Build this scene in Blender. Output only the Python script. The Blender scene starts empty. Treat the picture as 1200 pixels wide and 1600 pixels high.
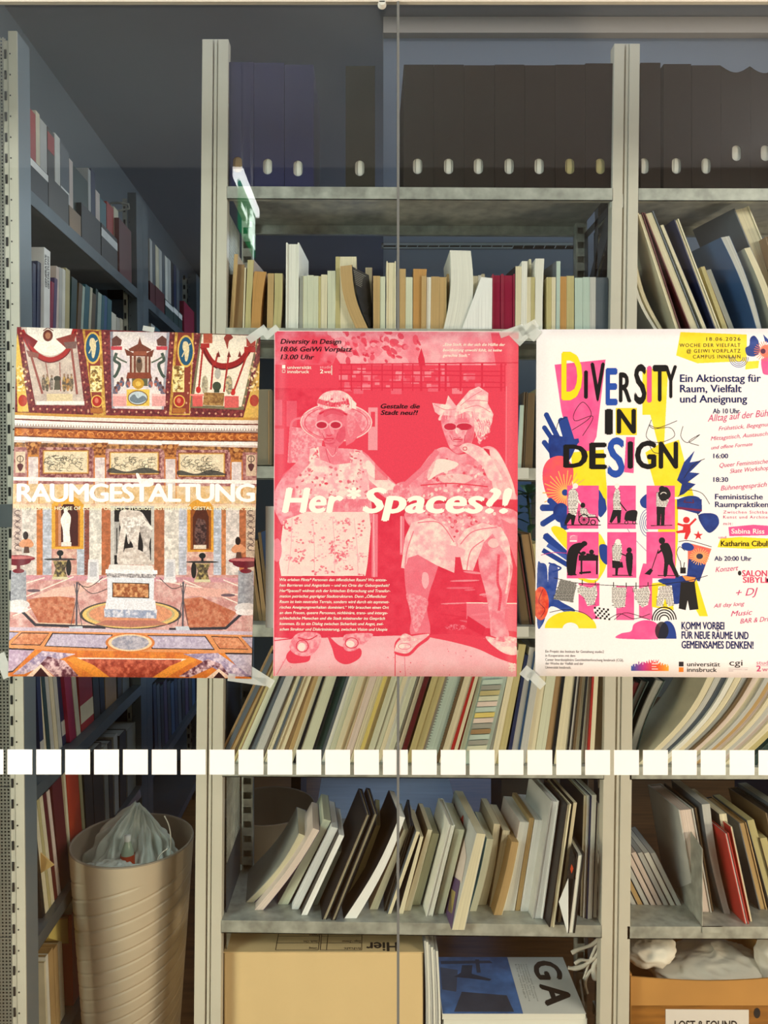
import bpy, math, random
import numpy as np
from mathutils import Vector, Matrix
random.seed(7)
C = bpy.context.scene.collection
F, CX, HZ, CAMZ = 1200.0, 575.0, 757.0, 1.55      # focal length and horizon of the 1200x1600 photo
GL, SF, SR = 1.33, 1.875, 2.15                    # glass plane, rack front, rack rear (metres from the camera)

# ---------------- camera, world, lights, exposure ----------------
cd = bpy.data.cameras.new('camera'); cam = bpy.data.objects.new('camera', cd); C.objects.link(cam)
cam.location = (0, 0, CAMZ); cam.rotation_euler = (math.pi/2, 0, 0)
cd.sensor_fit = 'VERTICAL'; cd.sensor_height = 24; cd.lens = 24*F/1600
cd.shift_x = (600-CX)/1600; cd.shift_y = -(800-HZ)/1600; cd.clip_start = .02
bpy.context.scene.camera = cam
w = bpy.data.worlds.new('world'); bpy.context.scene.world = w; w.use_nodes = True
w.node_tree.nodes['Background'].inputs[0].default_value = (.40, .46, .52, 1)
w.node_tree.nodes['Background'].inputs[1].default_value = .10
def area(name, loc, target, sx, sy, power, col):
    l = bpy.data.lights.new(name, 'AREA'); l.shape = 'RECTANGLE'; l.size = sx; l.size_y = sy
    l.energy = power; l.color = col
    o = bpy.data.objects.new(name, l); C.objects.link(o); o.location = loc
    o.rotation_euler = (Vector(target)-Vector(loc)).to_track_quat('-Z', 'Y').to_euler(); return o
area('corridor_lamp', (2.35, -.45, 2.55), (.3, 1.6, 1.0), 1.0, .5, 44, (1, .905, .82))
area('corridor_lamp', (-2.3, -.45, 2.55), (-.1, 1.6, 1.2), 1.0, .5, 30, (.98, 1, .97))
area('added_green_fill', (-2.2, -.1, 1.5), (0, 1.7, 1.5), .7, .8, 18, (.78, 1, .94))  # added green fill tinting the posts at mid height, no window stands here
area('added_warm_fill', (2.6, .1, .5), (.1, 1.9, .5), .6, .4, 42, (1, .80, .60))  # added warm fill for the lower shelves, no floor lamp stands here
area('added_warm_fill', (-2.3, .2, .35), (-.1, 1.9, .4), .6, .4, 34, (1, .82, .62))  # same added warm fill from the left side
area('added_ceiling_fill', (.5, 1.66, 2.98), (.5, 1.85, 1.6), 2.6, .12, 5, (.80, .88, 1))  # added cool fill brightening the blind and box fronts from above
area('added_rail_fill', (.7, 2.26, 3.005), (.7, 2.30, 1.0), 1.9, .05, 1.6, (1, .95, .92))  # added light for the rail and the top of the blind
area('added_blue_fill', (.7, 3.6, 2.95), (0, 3.0, 1.2), 1.4, .8, 20, (.80, .91, 1))  # added bluish fill for the aisle and the back of the blind
vs = bpy.context.scene.view_settings
vs.view_transform = 'Standard'; vs.look = 'None'; vs.gamma = 1; vs.use_curve_mapping = False; vs.exposure = 0.22

# ---------------- helpers ----------------
def P(px, py, Y): return Vector(((px-CX)/F*Y, Y, CAMZ-(py-HZ)/F*Y))
def X_(px, Y): return (px-CX)/F*Y
def Z_(py, Y): return CAMZ-(py-HZ)/F*Y
def lin(c): return tuple(((v/255)/12.92 if v/255 <= .04045 else ((v/255+.055)/1.055)**2.4) for v in c)
MATS = {}
def mat(name, col, rough=.6, metal=0, noise=0, nscale=8, bump=0, bscale=200, emit=0, stretch=(1,1,1), spec=.5):
    if name in MATS: return MATS[name]
    m = bpy.data.materials.new(name); m.use_nodes = True; nt = m.node_tree; b = nt.nodes['Principled BSDF']
    c = lin(col); b.inputs['Base Color'].default_value = (*c, 1); b.inputs['Roughness'].default_value = rough
    b.inputs['Metallic'].default_value = metal; b.inputs['Specular IOR Level'].default_value = spec
    if emit: b.inputs['Emission Color'].default_value = (*c, 1); b.inputs['Emission Strength'].default_value = emit
    if noise or bump:
        tc = nt.nodes.new('ShaderNodeTexCoord'); mp = nt.nodes.new('ShaderNodeMapping'); mp.inputs['Scale'].default_value = stretch
        nt.links.new(tc.outputs['Object'], mp.inputs['Vector'])
    if noise:
        n = nt.nodes.new('ShaderNodeTexNoise'); n.inputs['Scale'].default_value = nscale; n.inputs['Detail'].default_value = 6
        nt.links.new(mp.outputs[0], n.inputs['Vector'])
        r = nt.nodes.new('ShaderNodeMapRange'); r.inputs['From Min'].default_value = .3; r.inputs['From Max'].default_value = .7
        r.inputs['To Min'].default_value = 1-noise; r.inputs['To Max'].default_value = 1+noise
        nt.links.new(n.outputs['Fac'], r.inputs['Value'])
        mx = nt.nodes.new('ShaderNodeVectorMath'); mx.operation = 'SCALE'; mx.inputs[0].default_value = c
        nt.links.new(r.outputs[0], mx.inputs['Scale']); nt.links.new(mx.outputs[0], b.inputs['Base Color'])
        if metal:
            r2 = nt.nodes.new('ShaderNodeMapRange'); r2.inputs['To Min'].default_value = max(.05, rough-.15); r2.inputs['To Max'].default_value = rough+.2
            nt.links.new(n.outputs['Fac'], r2.inputs['Value']); nt.links.new(r2.outputs[0], b.inputs['Roughness'])
    if bump:
        n2 = nt.nodes.new('ShaderNodeTexNoise'); n2.inputs['Scale'].default_value = bscale
        nt.links.new(mp.outputs[0], n2.inputs['Vector'])
        bp = nt.nodes.new('ShaderNodeBump'); bp.inputs['Strength'].default_value = bump; bp.inputs['Distance'].default_value = .002
        nt.links.new(n2.outputs['Fac'], bp.inputs['Height']); nt.links.new(bp.outputs[0], b.inputs['Normal'])
    MATS[name] = m; return m
def page_mat(col):
    """paper block: fine sheet lines across the thickness (UV u)"""
    key = 'pages_%d_%d_%d' % col
    if key in MATS: return MATS[key]
    m = bpy.data.materials.new(key); m.use_nodes = True; nt = m.node_tree; b = nt.nodes['Principled BSDF']
    b.inputs['Roughness'].default_value = .85; b.inputs['Specular IOR Level'].default_value = .2
    tc = nt.nodes.new('ShaderNodeTexCoord'); mp = nt.nodes.new('ShaderNodeMapping'); oi = nt.nodes.new('ShaderNodeObjectInfo')
    mp.inputs['Scale'].default_value = (900, 2.5, 1)
    nt.links.new(tc.outputs['UV'], mp.inputs['Vector'])
    cmb = nt.nodes.new('ShaderNodeCombineXYZ'); ml = nt.nodes.new('ShaderNodeMath'); ml.operation = 'MULTIPLY'; ml.inputs[1].default_value = 97
    nt.links.new(oi.outputs['Random'], ml.inputs[0]); nt.links.new(ml.outputs[0], cmb.inputs[1]); nt.links.new(cmb.outputs[0], mp.inputs['Location'])
    n = nt.nodes.new('ShaderNodeTexNoise'); n.inputs['Scale'].default_value = 1; n.inputs['Detail'].default_value = 5; n.inputs['Roughness'].default_value = .7
    nt.links.new(mp.outputs[0], n.inputs['Vector'])
    r = nt.nodes.new('ShaderNodeMapRange'); r.inputs['From Min'].default_value = .32; r.inputs['From Max'].default_value = .68
    r.inputs['To Min'].default_value = .72; r.inputs['To Max'].default_value = 1.12
    nt.links.new(n.outputs['Fac'], r.inputs['Value'])
    mx = nt.nodes.new('ShaderNodeVectorMath'); mx.operation = 'SCALE'; mx.inputs[0].default_value = lin(col)
    nt.links.new(r.outputs[0], mx.inputs['Scale']); nt.links.new(mx.outputs[0], b.inputs['Base Color'])
    MATS[key] = m; return m
def cmat(col, rough=.45): return mat('cover_%d_%d_%d' % tuple(col), col, rough, noise=.12, nscale=14)

def tag(o, label=None, cat=None, group=None, kind=None):
    if label: o['label'] = label
    if cat: o['category'] = cat
    if group: o['group'] = group
    if kind: o['kind'] = kind
    return o
def thing(name, label, cat, loc=(0,0,0), group=None):
    o = bpy.data.objects.new(name, None); C.objects.link(o); o.location = loc; o.empty_display_size = .02
    return tag(o, label, cat, group)
def wloc(o):
    v = Vector((0,0,0))
    while o is not None: v += Vector(o.location); o = o.parent
    return v
def mesh(name, vs_, fs, m, parent=None, smooth=False, uvs=None, mats=None, fm=None, base=None):
    """verts in world coordinates; origin goes to the parent's origin or to the mesh's own base"""
    vs_ = [Vector(v) for v in vs_]
    if parent is not None: org = wloc(parent)
    elif base is not None: org = Vector(base)
    else:
        xs = [v.x for v in vs_]; ys = [v.y for v in vs_]; org = Vector(((min(xs)+max(xs))/2, (min(ys)+max(ys))/2, min(v.z for v in vs_)))
    me = bpy.data.meshes.new(name); me.from_pydata([v-org for v in vs_], [], fs)
    o = bpy.data.objects.new(name, me); C.objects.link(o)
    if parent is not None: o.parent = parent
    else: o.location = org
    for mm in (mats or [m]): me.materials.append(mm)
    if fm:
        for p_, i in zip(me.polygons, fm): p_.material_index = i
    if smooth:
        for p_ in me.polygons: p_.use_smooth = True
    if uvs:
        ul = me.uv_layers.new(name='UVMap')
        for p_ in me.polygons:
            for li, vi in zip(p_.loop_indices, p_.vertices): ul.data[li].uv = uvs[vi]
    me.update(); return o
class MB:
    def __init__(s): s.v = []; s.f = []; s.m = []
    def add(s, vs_, fs, mi=0):
        n = len(s.v); s.v += [Vector(v) for v in vs_]; s.f += [tuple(i+n for i in f) for f in fs]; s.m += [mi]*len(fs)
    def box(s, x0, x1, y0, y1, z0, z1, mi=0):
        s.add([(x0,y0,z0),(x1,y0,z0),(x1,y1,z0),(x0,y1,z0),(x0,y0,z1),(x1,y0,z1),(x1,y1,z1),(x0,y1,z1)],
              [(0,3,2,1),(4,5,6,7),(0,1,5,4),(1,2,6,5),(2,3,7,6),(3,0,4,7)], mi)
    def hexa(s, a, b, mi=0):      # a: 4 front verts ccw, b: 4 rear verts in the same order
        s.add(list(a)+list(b), [(0,1,2,3),(7,6,5,4),(0,4,5,1),(1,5,6,2),(2,6,7,3),(3,7,4,0)], mi)
    def tube(s, pts, r, n=8, mi=0, cap=True, rs=None):
        pts = [Vector(p) for p in pts]; rings = []
        for i, p in enumerate(pts):
            d = (pts[min(i+1, len(pts)-1)]-pts[max(i-1, 0)]).normalized()
            u = d.orthogonal().normalized() if i == 0 else (u-d*u.dot(d)).normalized()
            v = d.cross(u); rr = rs[i] if rs else r
            rings.append([p+(u*math.cos(2*math.pi*k/n)+v*math.sin(2*math.pi*k/n))*rr for k in range(n)])
        vs_ = [q for r_ in rings for q in r_]; fs = []
        for i in range(len(pts)-1):
            for k in range(n): fs.append((i*n+k, i*n+(k+1)%n, (i+1)*n+(k+1)%n, (i+1)*n+k))
        if cap: fs += [tuple(range(n))[::-1], tuple((len(pts)-1)*n+k for k in range(n))]
        s.add(vs_, fs, mi)
    def lathe(s, cx, cy, prof, n=24, mi=0):
        vs_ = []; fs = []
        for (r, z) in prof:
            for k in range(n): vs_.append((cx+r*math.cos(2*math.pi*k/n), cy+r*math.sin(2*math.pi*k/n), z))
        for i in range(len(prof)-1):
            for k in range(n): fs.append((i*n+k, i*n+(k+1)%n, (i+1)*n+(k+1)%n, (i+1)*n+k))
        s.add(vs_, fs, mi)
    def build(s, name, m, parent=None, smooth=False, mats=None, **k):
        return mesh(name, s.v, s.f, m, parent, smooth, mats=mats, fm=s.m if mats else None, **k)
def bx(name, x0, x1, y0, y1, z0, z1, m, parent=None):
    b = MB(); b.box(x0, x1, y0, y1, z0, z1); return b.build(name, m, parent)
def bevel(o, w_=.002, seg=2):
    md = o.modifiers.new('bevel', 'BEVEL'); md.width = w_; md.segments = seg; md.limit_method = 'ANGLE'; return o

# text: every glyph is Blender's built-in font, turned to a mesh and fitted into a box
_cap = [None]
def text_mesh(s, bold=0.0, shear=0.0, space=1.0):
    c = bpy.data.curves.new('t', 'FONT'); c.body = s; c.offset = bold; c.shear = shear; c.space_character = space; c.resolution_u = 3; c.size = 1
    o = bpy.data.objects.new('t', c); C.objects.link(o)
    dg = bpy.context.evaluated_depsgraph_get(); dg.update()
    me = bpy.data.meshes.new_from_object(o.evaluated_get(dg))
    vs_ = [tuple(v.co) for v in me.vertices]; fs = [tuple(p.vertices) for p in me.polygons]
    bpy.data.objects.remove(o); bpy.data.curves.remove(c); bpy.data.meshes.remove(me)
    return vs_, fs
def capheight():
    if _cap[0] is None: _cap[0] = max(v[1] for v in text_mesh('H')[0])
    return _cap[0]
def lay_text(mb, s, x0, x1, base, cap, mp, bold=0, shear=0, space=1.0, rot=0, full=False, mi=0):
    """place s from x0 to x1 (2-D units) on baseline; mp maps 2-D to world. full: cap spans the glyph's whole bbox height"""
    vs_, fs = text_mesh(s, 0, shear, space)
    if not vs_: return
    a = min(v[0] for v in vs_)-bold; b = max(v[0] for v in vs_)+bold
    lo = (min(v[1] for v in vs_)-bold*.6) if full else 0; hi = (max(v[1] for v in vs_)+bold*.6) if full else capheight()
    sx = (x1-x0)/(b-a); sy = cap/(hi-lo); cr, sr = math.cos(rot), math.sin(rot)
    for k, (ox, oy) in enumerate([(0, 0)] if not bold else [(-bold, 0), (bold, 0), (0, bold*.6), (0, -bold*.6)]):
        out = []
        for v in vs_:
            dx = (v[0]+ox-a)*sx; dy = (v[1]+oy-lo)*sy; p = mp(x0+dx*cr-dy*sr, base-dx*sr-dy*cr)
            out.append(p+Vector((0, -.00002*k, .00001*k)))
        mb.add(out, fs, mi)
# ---------------- poster prints: drawn by code into image datablocks ----------------
class Art:
    def __init__(s, w_, h_, bg, S=3):
        s.S = S; s.W = int(w_*S); s.H = int(h_*S); s.w = w_; s.h = h_; s.a = np.empty((s.H, s.W, 3), np.float32); s.a[:] = bg
        s.rng = np.random.RandomState(3); s.T = lambda x, y: (x, y)
    def noise(s, h, w_, cell, seed=0, oct=3):
        r = np.random.RandomState(seed); out = np.zeros((h, w_), np.float32); amp = 1; tot = 0
        for o in range(oct):
            c = max(2, cell/2**o); gh, gw = int(h/c)+3, int(w_/c)+3; g = r.rand(gh, gw).astype(np.float32)
            yy = np.arange(h)/c; xx = np.arange(w_)/c; y0 = yy.astype(int); x0 = xx.astype(int)
            fy = (yy-y0)[:, None]; fx = (xx-x0)[None]; fy = fy*fy*(3-2*fy); fx = fx*fx*(3-2*fx)
            v = g[y0][:, x0]*(1-fy)*(1-fx)+g[y0][:, x0+1]*(1-fy)*fx+g[y0+1][:, x0]*fy*(1-fx)+g[y0+1][:, x0+1]*fy*fx
            out += v*amp; tot += amp; amp *= .55
        return out/tot
    def _put(s, mask, x0, y0, col, alpha, tex):
        sub = s.a[y0:y0+mask.shape[0], x0:x0+mask.shape[1]]
        c = np.empty(sub.shape, np.float32); c[:] = col
        if tex:     # tex = (colour2, cell, contrast, seed[, stretch_x])
            n = s.noise(mask.shape[0], mask.shape[1], tex[1]*s.S, tex[3], 4)
            t = np.clip((n-.5)*tex[2]+.5, 0, 1)[..., None]; c = c*(1-t)+np.array(tex[0], np.float32)*t
        m = (mask*alpha)[..., None]; sub[:] = sub*(1-m)+c*m
    def poly(s, pts, col, alpha=1, tex=None):
        q = np.array([s.T(*p) for p in pts], np.float64)*s.S
        x0 = max(0, int(q[:,0].min())); x1 = min(s.W, int(q[:,0].max())+2); y0 = max(0, int(q[:,1].min())); y1 = min(s.H, int(q[:,1].max())+2)
        if x1 <= x0 or y1 <= y0: return
        X = (np.arange(x0, x1)+.5)[None]; Y = (np.arange(y0, y1)+.5)[:, None]; ins = np.zeros((y1-y0, x1-x0), bool)
        for i in range(len(q)):
            xa, ya = q[i-1]; xb, yb = q[i]
            if ya == yb: continue
            ins ^= ((Y > min(ya, yb)) & (Y <= max(ya, yb)) & (X < (Y-ya)*(xb-xa)/(yb-ya)+xa))
        s._put(ins.astype(np.float32), x0, y0, col, alpha, tex)
    def rect(s, x0, y0, x1, y1, col, alpha=1, tex=None): s.poly([(x0,y0),(x1,y0),(x1,y1),(x0,y1)], col, alpha, tex)
    def ell(s, cx, cy, rx, ry, col, alpha=1, tex=None, rot=0, a0=0, a1=360, n=36):
        r = math.radians(rot); pts = []
        for k in range(n):
            t = math.radians(a0+(a1-a0)*k/(n if a1-a0 == 360 else n-1)); x, y = rx*math.cos(t), ry*math.sin(t)
            pts.append((cx+x*math.cos(r)-y*math.sin(r), cy+x*math.sin(r)+y*math.cos(r)))
        s.poly(pts, col, alpha, tex)
    def line(s, pts, wd, col, alpha=1):
        for i in range(len(pts)-1):
            (xa, ya), (xb, yb) = pts[i], pts[i+1]; L = math.hypot(xb-xa, yb-ya) or 1
            nx, ny = -(yb-ya)/L*wd/2, (xb-xa)/L*wd/2; ex, ey = (xb-xa)/L*wd*.2, (yb-ya)/L*wd*.2
            s.poly([(xa+nx-ex,ya+ny-ey),(xb+nx+ex,yb+ny+ey),(xb-nx+ex,yb-ny+ey),(xa-nx-ex,ya-ny-ey)], col, alpha)
    def curve(s, pts, wd, col, alpha=1, n=8): s.line(s.sm(pts, n, False), wd, col, alpha)
    def ring(s, cx, cy, rx, ry, wd, col, a0=0, a1=360, alpha=1, n=40, rot=0):
        r = math.radians(rot); P_ = []
        for k in range(n+1):
            t = math.radians(a0+(a1-a0)*k/n); x, y = rx*math.cos(t), ry*math.sin(t)
            P_.append((cx+x*math.cos(r)-y*math.sin(r), cy+x*math.sin(r)+y*math.cos(r)))
        s.line(P_, wd, col, alpha)
    @staticmethod
    def sm(pts, n=6, closed=True):
        out = []; N = len(pts)
        for i in range(N if closed else N-1):
            p = [pts[(i+k) % N] if closed else pts[min(max(i+k, 0), N-1)] for k in (-1, 0, 1, 2)]
            for j in range(n):
                t = j/n; out.append(tuple(.5*((2*p[1][a])+(-p[0][a]+p[2][a])*t+(2*p[0][a]-5*p[1][a]+4*p[2][a]-p[3][a])*t*t+(-p[0][a]+3*p[1][a]-3*p[2][a]+p[3][a])*t**3) for a in (0, 1)))
        if not closed: out.append(tuple(pts[-1]))
        return out
    def blob(s, pts, col, alpha=1, tex=None): s.poly(s.sm(pts), col, alpha, tex)
    def specks(s, poly_, n, r0, r1, cols, seed=1, sq=1.0):
        r = random.Random(seed); xs = [p[0] for p in poly_]; ys = [p[1] for p in poly_]; k = 0; t = 0
        while k < n and t < n*8:
            t += 1; x = r.uniform(min(xs), max(xs)); y = r.uniform(min(ys), max(ys)); ins = False
            for i in range(len(poly_)):
                xa, ya = poly_[i-1]; xb, yb = poly_[i]
                if (ya > y) != (yb > y) and x < (y-ya)*(xb-xa)/(yb-ya)+xa: ins = not ins
            if ins: s.ell(x, y, r.uniform(r0, r1), r.uniform(r0, r1)*sq, r.choice(cols), r.uniform(.5, 1), rot=r.uniform(0, 180), n=7); k += 1
    def material(s, name, rough=.5):
        im = bpy.data.images.new(name, s.W, s.H); px = np.ones((s.H, s.W, 4), np.float32); px[..., :3] = np.clip(s.a[::-1]/255, 0, 1)
        im.pixels.foreach_set(px.ravel()); im.update(); im.pack()
        m = bpy.data.materials.new(name); m.use_nodes = True; nt = m.node_tree; b = nt.nodes['Principled BSDF']; b.inputs['Roughness'].default_value = rough
        b.inputs['Specular IOR Level'].default_value = .3
        t = nt.nodes.new('ShaderNodeTexImage'); t.image = im; t.extension = 'EXTEND'; nt.links.new(t.outputs[0], b.inputs['Base Color']); return m

def art_hall():
    A = Art(380, 545, (226, 196, 170))
    def T(x, y):
        v0 = (y-511)/545; u = (x-27+13*v0)/380; top = 511+13*u; bot = 1056+4*u; return u*380, (y-top)/(bot-top)*545
    U = lambda cx, cy: T(cx/2.857, 500+cy/2.857)
    L = lambda cx, cy: T(cx/2.857, 780+cy/2.857)
    A.T = U
    MAR = (96, 34, 40); GOLD = (226, 186, 92); BR = (122, 66, 40); CRM = (240, 226, 208); RED = (168, 44, 40)
    A.rect(30, 0, 1200, 450, MAR, tex=((140, 60, 60), 3, 2.5, 4))
    # painted vault panels
    def arcpts(cx, cy, rx, ry, a0, a1, n=14): return [(cx+rx*math.cos(math.radians(a0+(a1-a0)*k/n)), cy+ry*math.sin(math.radians(a0+(a1-a0)*k/n))) for k in range(n+1)]
    A.poly([(95,30),(335,36),(378,382),(160,380)], (214, 200, 186), tex=((186, 168, 158), 10, 2, 6))
    A.poly(arcpts(225, 30, 105, 130, 0, 180), (244, 236, 222)); A.curve([(100,50),(150,140),(225,178),(300,140),(335,45)], 22, RED)
    A.curve([(100,50),(150,152),(225,190),(305,150),(338,50)], 5, (110, 30, 34)); A.poly([(78,35),(170,95),(150,125),(80,60)], (130, 30, 34)); A.poly([(250,85),(335,60),(335,120),(300,130)], (140, 60, 50))
    A.ell(215, 70, 22, 26, (110, 52, 40)); A.ell(215, 70, 12, 15, (176, 120, 90)); A.line([(195,48),(215,35),(238,48)], 4, (110, 52, 40))
    for a, b in (((142,165),(190,328)), ((205,190),(226,312)), ((268,190),(272,318)), ((318,110),(345,330))): A.line([a, b], 10 if a[0] in (142, 318) else 4, (150, 86, 78))
    A.poly([(285,100),(345,96),(340,128),(295,128)], (120, 90, 84)); A.poly([(118,135),(175,150),(172,170),(130,165)], (140, 90, 80))
    for x, h, c in ((196,60,(150,130,110)),(212,70,(196,170,120)),(232,58,(170,160,150)),(288,72,(200,160,90)),(304,66,(190,140,80)),(320,70,(180,150,110))):
        A.ell(x, 285, 9, h/2, c, tex=((90,80,70), 3, 3, x)); A.ell(x, 285-h/2-4, 5, 6, (150, 120, 100))
    A.ell(257, 262, 16, 12, (70, 66, 54)); A.poly([(246,270),(268,270),(272,312),(242,312)], (92, 86, 70)); A.rect(210, 330, 325, 362, (226, 206, 160), .8)
    A.rect(165, 362, 378, 378, (240, 232, 226))
    for cx in (410, 825):      # gold pilaster strips with blue medallions
        d = 15 if cx == 410 else -12
        A.poly([(cx-42,38),(cx+42,42),(cx+42+d*1.5,425),(cx-10+d*1.2 if cx==410 else cx-70,425)], GOLD, tex=((170, 120, 50), 4, 2, cx))
        A.poly([(cx-30,46),(cx+32,50),(cx+32+d,418),(cx-6+d if cx==410 else cx-58,418)], (140, 60, 46))
        A.ell(cx+5, 125 if cx == 410 else 140, 38, 72, GOLD); A.ell(cx+5, 125 if cx == 410 else 140, 31, 63, (34, 86, 118))
        yy = 125 if cx == 410 else 140; A.blob([(cx-5,yy-42),(cx+12,yy-40),(cx+20,yy-8),(cx+12,yy+40),(cx+2,yy+42),(cx-2,yy+5),(cx-10,yy-15)], (224, 208, 166))
        A.line([(cx+10,yy-20),(cx+26,yy-34)], 5, (224,208,166)); A.line([(cx,yy),(cx-12,yy+24)], 5, (224,208,166))
        bx_ = cx+20 if cx == 410 else cx-28
        A.rect(bx_-26, 205, bx_+26, 322, (240, 220, 150)); A.specks([(bx_-22,210),(bx_+22,210),(bx_+22,318),(bx_-22,318)], 60, 3, 9, [(150,110,50),(110,80,40),(250,240,190)], cx)
        A.ell(bx_+4, 363, 26, 28, GOLD); A.ell(bx_+4, 363, 21, 23, (176, 44, 34)); A.ell(bx_+2, 360, 9, 12, (214, 120, 96)); A.rect(bx_-25, 394, bx_+32, 415, (176, 110, 50))
    A.poly([(492,52),(758,56),(732,400),(500,395)], (218, 208, 214), tex=((236, 226, 218), 20, 2, 8))
    A.poly([(492,52),(505,52),(512,395),(500,395)], (150, 150, 160)); A.poly([(745,56),(758,56),(732,400),(722,400)], (160, 160, 170))
    # pagoda
    P1 = (116, 60, 42); A.poly([(624,76),(634,108),(676,132),(672,140),(580,140),(574,130),(616,108)], P1); A.poly([(556,128),(600,150),(650,150),(688,132),(680,165),(566,160)], P1)
    A.rect(596, 140, 655, 158, (150, 84, 60)); A.rect(580, 165, 670, 240, (196, 176, 160))
    for x in (580, 598, 648, 664): A.rect(x, 160, x+9, 245, P1)
    A.ell(622, 200, 14, 36, (110, 84, 66)); A.ell(622, 184, 8, 9, (60, 46, 40)); A.poly([(570,235),(672,235),(680,262),(564,262)], (136, 66, 44)); A.rect(590, 262, 660, 295, (96, 96, 70))
    A.ell(618, 285, 26, 24, (196, 150, 50)); A.ell(618, 285, 12, 12, (230, 190, 90))
    for sx in (1, -1):
        c = 622; m_ = lambda x: c+sx*(x-c)
        A.poly([(m_(500),85),(m_(520),70),(m_(545),90),(m_(540),115),(m_(500),118)], (104, 64, 56)); A.rect(min(m_(497),m_(545)), 118, max(m_(497),m_(545)), 134, (196, 70, 80))
        A.curve([(m_(520),150),(m_(512),180),(m_(535),200),(m_(522),240),(m_(510),255)], 13, (70, 84, 74)); A.curve([(m_(512),160),(m_(540),178),(m_(566),190)], 7, (90,100,84))
        for x, y in ((545, 280), (572, 285), (528, 300), (516, 320)): A.ell(m_(x), y, 11, 18, (196, 110, 90), tex=((80, 100, 130), 3, 3, x)); A.ell(m_(x), y-18, 6, 7, (90, 56, 50))
        A.rect(min(m_(504),m_(565)), 338, max(m_(504),m_(565)), 385, (228, 164, 160)); A.rect(min(m_(504),m_(565)), 330, max(m_(504),m_(565)), 340, (240, 196, 190))
    A.rect(566, 310, 668, 384, (232, 196, 90)); A.ell(616, 348, 42, 30, (196, 210, 216)); A.blob([(580,350),(600,332),(616,350),(640,338),(655,356),(620,372),(590,366)], (96, 110, 122), .8); A.ring(616, 348, 43, 31, 4, (130, 90, 40))
    # right panel
    A.poly([(896,60),(1158,72),(1088,402),(848,392)], (120, 112, 84)); A.poly([(902,64),(1150,72),(1078,388),(862,380)], (238, 226, 206))
    A.curve([(905,120),(950,190),(1010,205),(1075,180),(1128,110)], 24, (150, 34, 34)); A.curve([(905,128),(950,204),(1010,220),(1078,194),(1130,118)], 6, (90, 22, 26))
    A.rect(896, 105, 935, 125, RED); A.rect(1090, 120, 1140, 145, RED)
    for a, b in (((905,130),(886,325)), ((952,190),(942,310)), ((1022,150),(1000,320)), ((1108,140),(1040,330)), ((972,150),(960,200))): A.line([a, b], 8, RED)
    for a in ((886,312),(1040,322)): A.ell(*a, 11, 15, (196, 50, 46))
    for x, y in ((975, 160), (1022, 160), (1070, 160)): A.poly([(x,y-22),(x+9,y+6),(x-9,y+6)], (116, 40, 34))
    A.blob([(1000,80),(1018,62),(1040,78),(1022,96),(1016,130),(1006,100)], (150, 60, 50)); A.rect(908, 62, 948, 104, (186, 90, 66)); A.rect(1100, 74, 1140, 118, (170, 70, 60))
    A.ell(915, 290, 14, 42, (150, 140, 120), tex=((200, 190, 160), 3, 3, 5)); A.ell(1022, 290, 16, 42, (120, 116, 100), tex=((210, 190, 150), 3, 3, 6)); A.ell(972, 240, 14, 24, (180, 176, 166)); A.ell(968, 296, 19, 20, (66, 76, 58)); A.rect(956, 308, 980, 324, (60, 66, 50))
    A.poly([(912,324),(1002,326),(998,384),(905,380)], (124, 84, 46), tex=((190, 150, 90), 3, 2.4, 3)); A.rect(860, 334, 905, 386, (214, 96, 92)); A.rect(1002, 340, 1066, 392, (214, 100, 96)); A.line([(850,335),(908,335)], 8, (236,140,130))
    for sx, x0, x1 in ((0, 70, 130), (1, 1090, 1160)):
        A.poly([(x0,120) if not sx else (1160,180),(x0+10,60) if not sx else (1160,440),(x1,410) if not sx else (1085,440),(x0+10,410) if not sx else (1140,240)], GOLD)
        xx = x0+30 if not sx else x1-28
        A.specks([(xx-22,200),(xx+20,200),(xx+24,318),(xx-20,318)], 40, 3, 8, [(150,110,50),(250,236,190)], 5); A.ell(xx+3, 360, 20, 26, (180, 60, 40))
    # stars on the maroon frames
    for p0, p1 in (((95,60),(150,400)), ((345,60),(395,410)), ((468,60),(478,410)), ((772,60),(742,410)), ((880,60),(826,415)), ((1150,110),(1078,420)), ((150,396),(395,404)), ((480,408),(740,414)), ((850,412),(1078,425))):
        n = 9
        for k in range(n): x = p0[0]+(p1[0]-p0[0])*k/(n-1); y = p0[1]+(p1[1]-p0[1])*k/(n-1); A.ell(x, y, 5, 6, (214, 160, 130), n=4)
    # cornice bands (bowed, sagging to the right)
    def band(y0, y1, col, tex=None, dy=24):
        f_ = lambda x: dy*(x-70)/1080+8*math.sin((x-70)/1080*math.pi)*.6
        xs = [40+i*57 for i in range(21)]; A.poly([(x, y0+f_(x)) for x in xs]+[(x, y1+f_(x)) for x in xs[::-1]], col, tex=tex)
    band(412, 424, (200, 150, 70)); band(424, 446, (236, 222, 208)); band(440, 446, (120, 50, 40)); band(446, 462, (240, 232, 226)); band(462, 480, (180, 160, 150)); band(480, 516, (150, 74, 34), ((206, 126, 60), 4, 3, 12)); band(478, 483, (90, 36, 26)); band(516, 520, (90,40,30)); band(520, 545, (246, 240, 236)); band(538, 542, (200, 170, 160)); band(545, 556, (226, 214, 220))
    for i in range(90): x = 72+i*12; A.ell(x, 466+24*(x-70)/1080+4.8*math.sin((x-70)/1080*math.pi), 3.6, 5, (250, 246, 240), n=6)
    for i in range(24): x = 80+i*45; A.ring(x+10, 499+24*(x-70)/1080+4, 14, 9, 3.4, (232, 160, 90), 20*i, 20*i+230, n=10)
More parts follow.
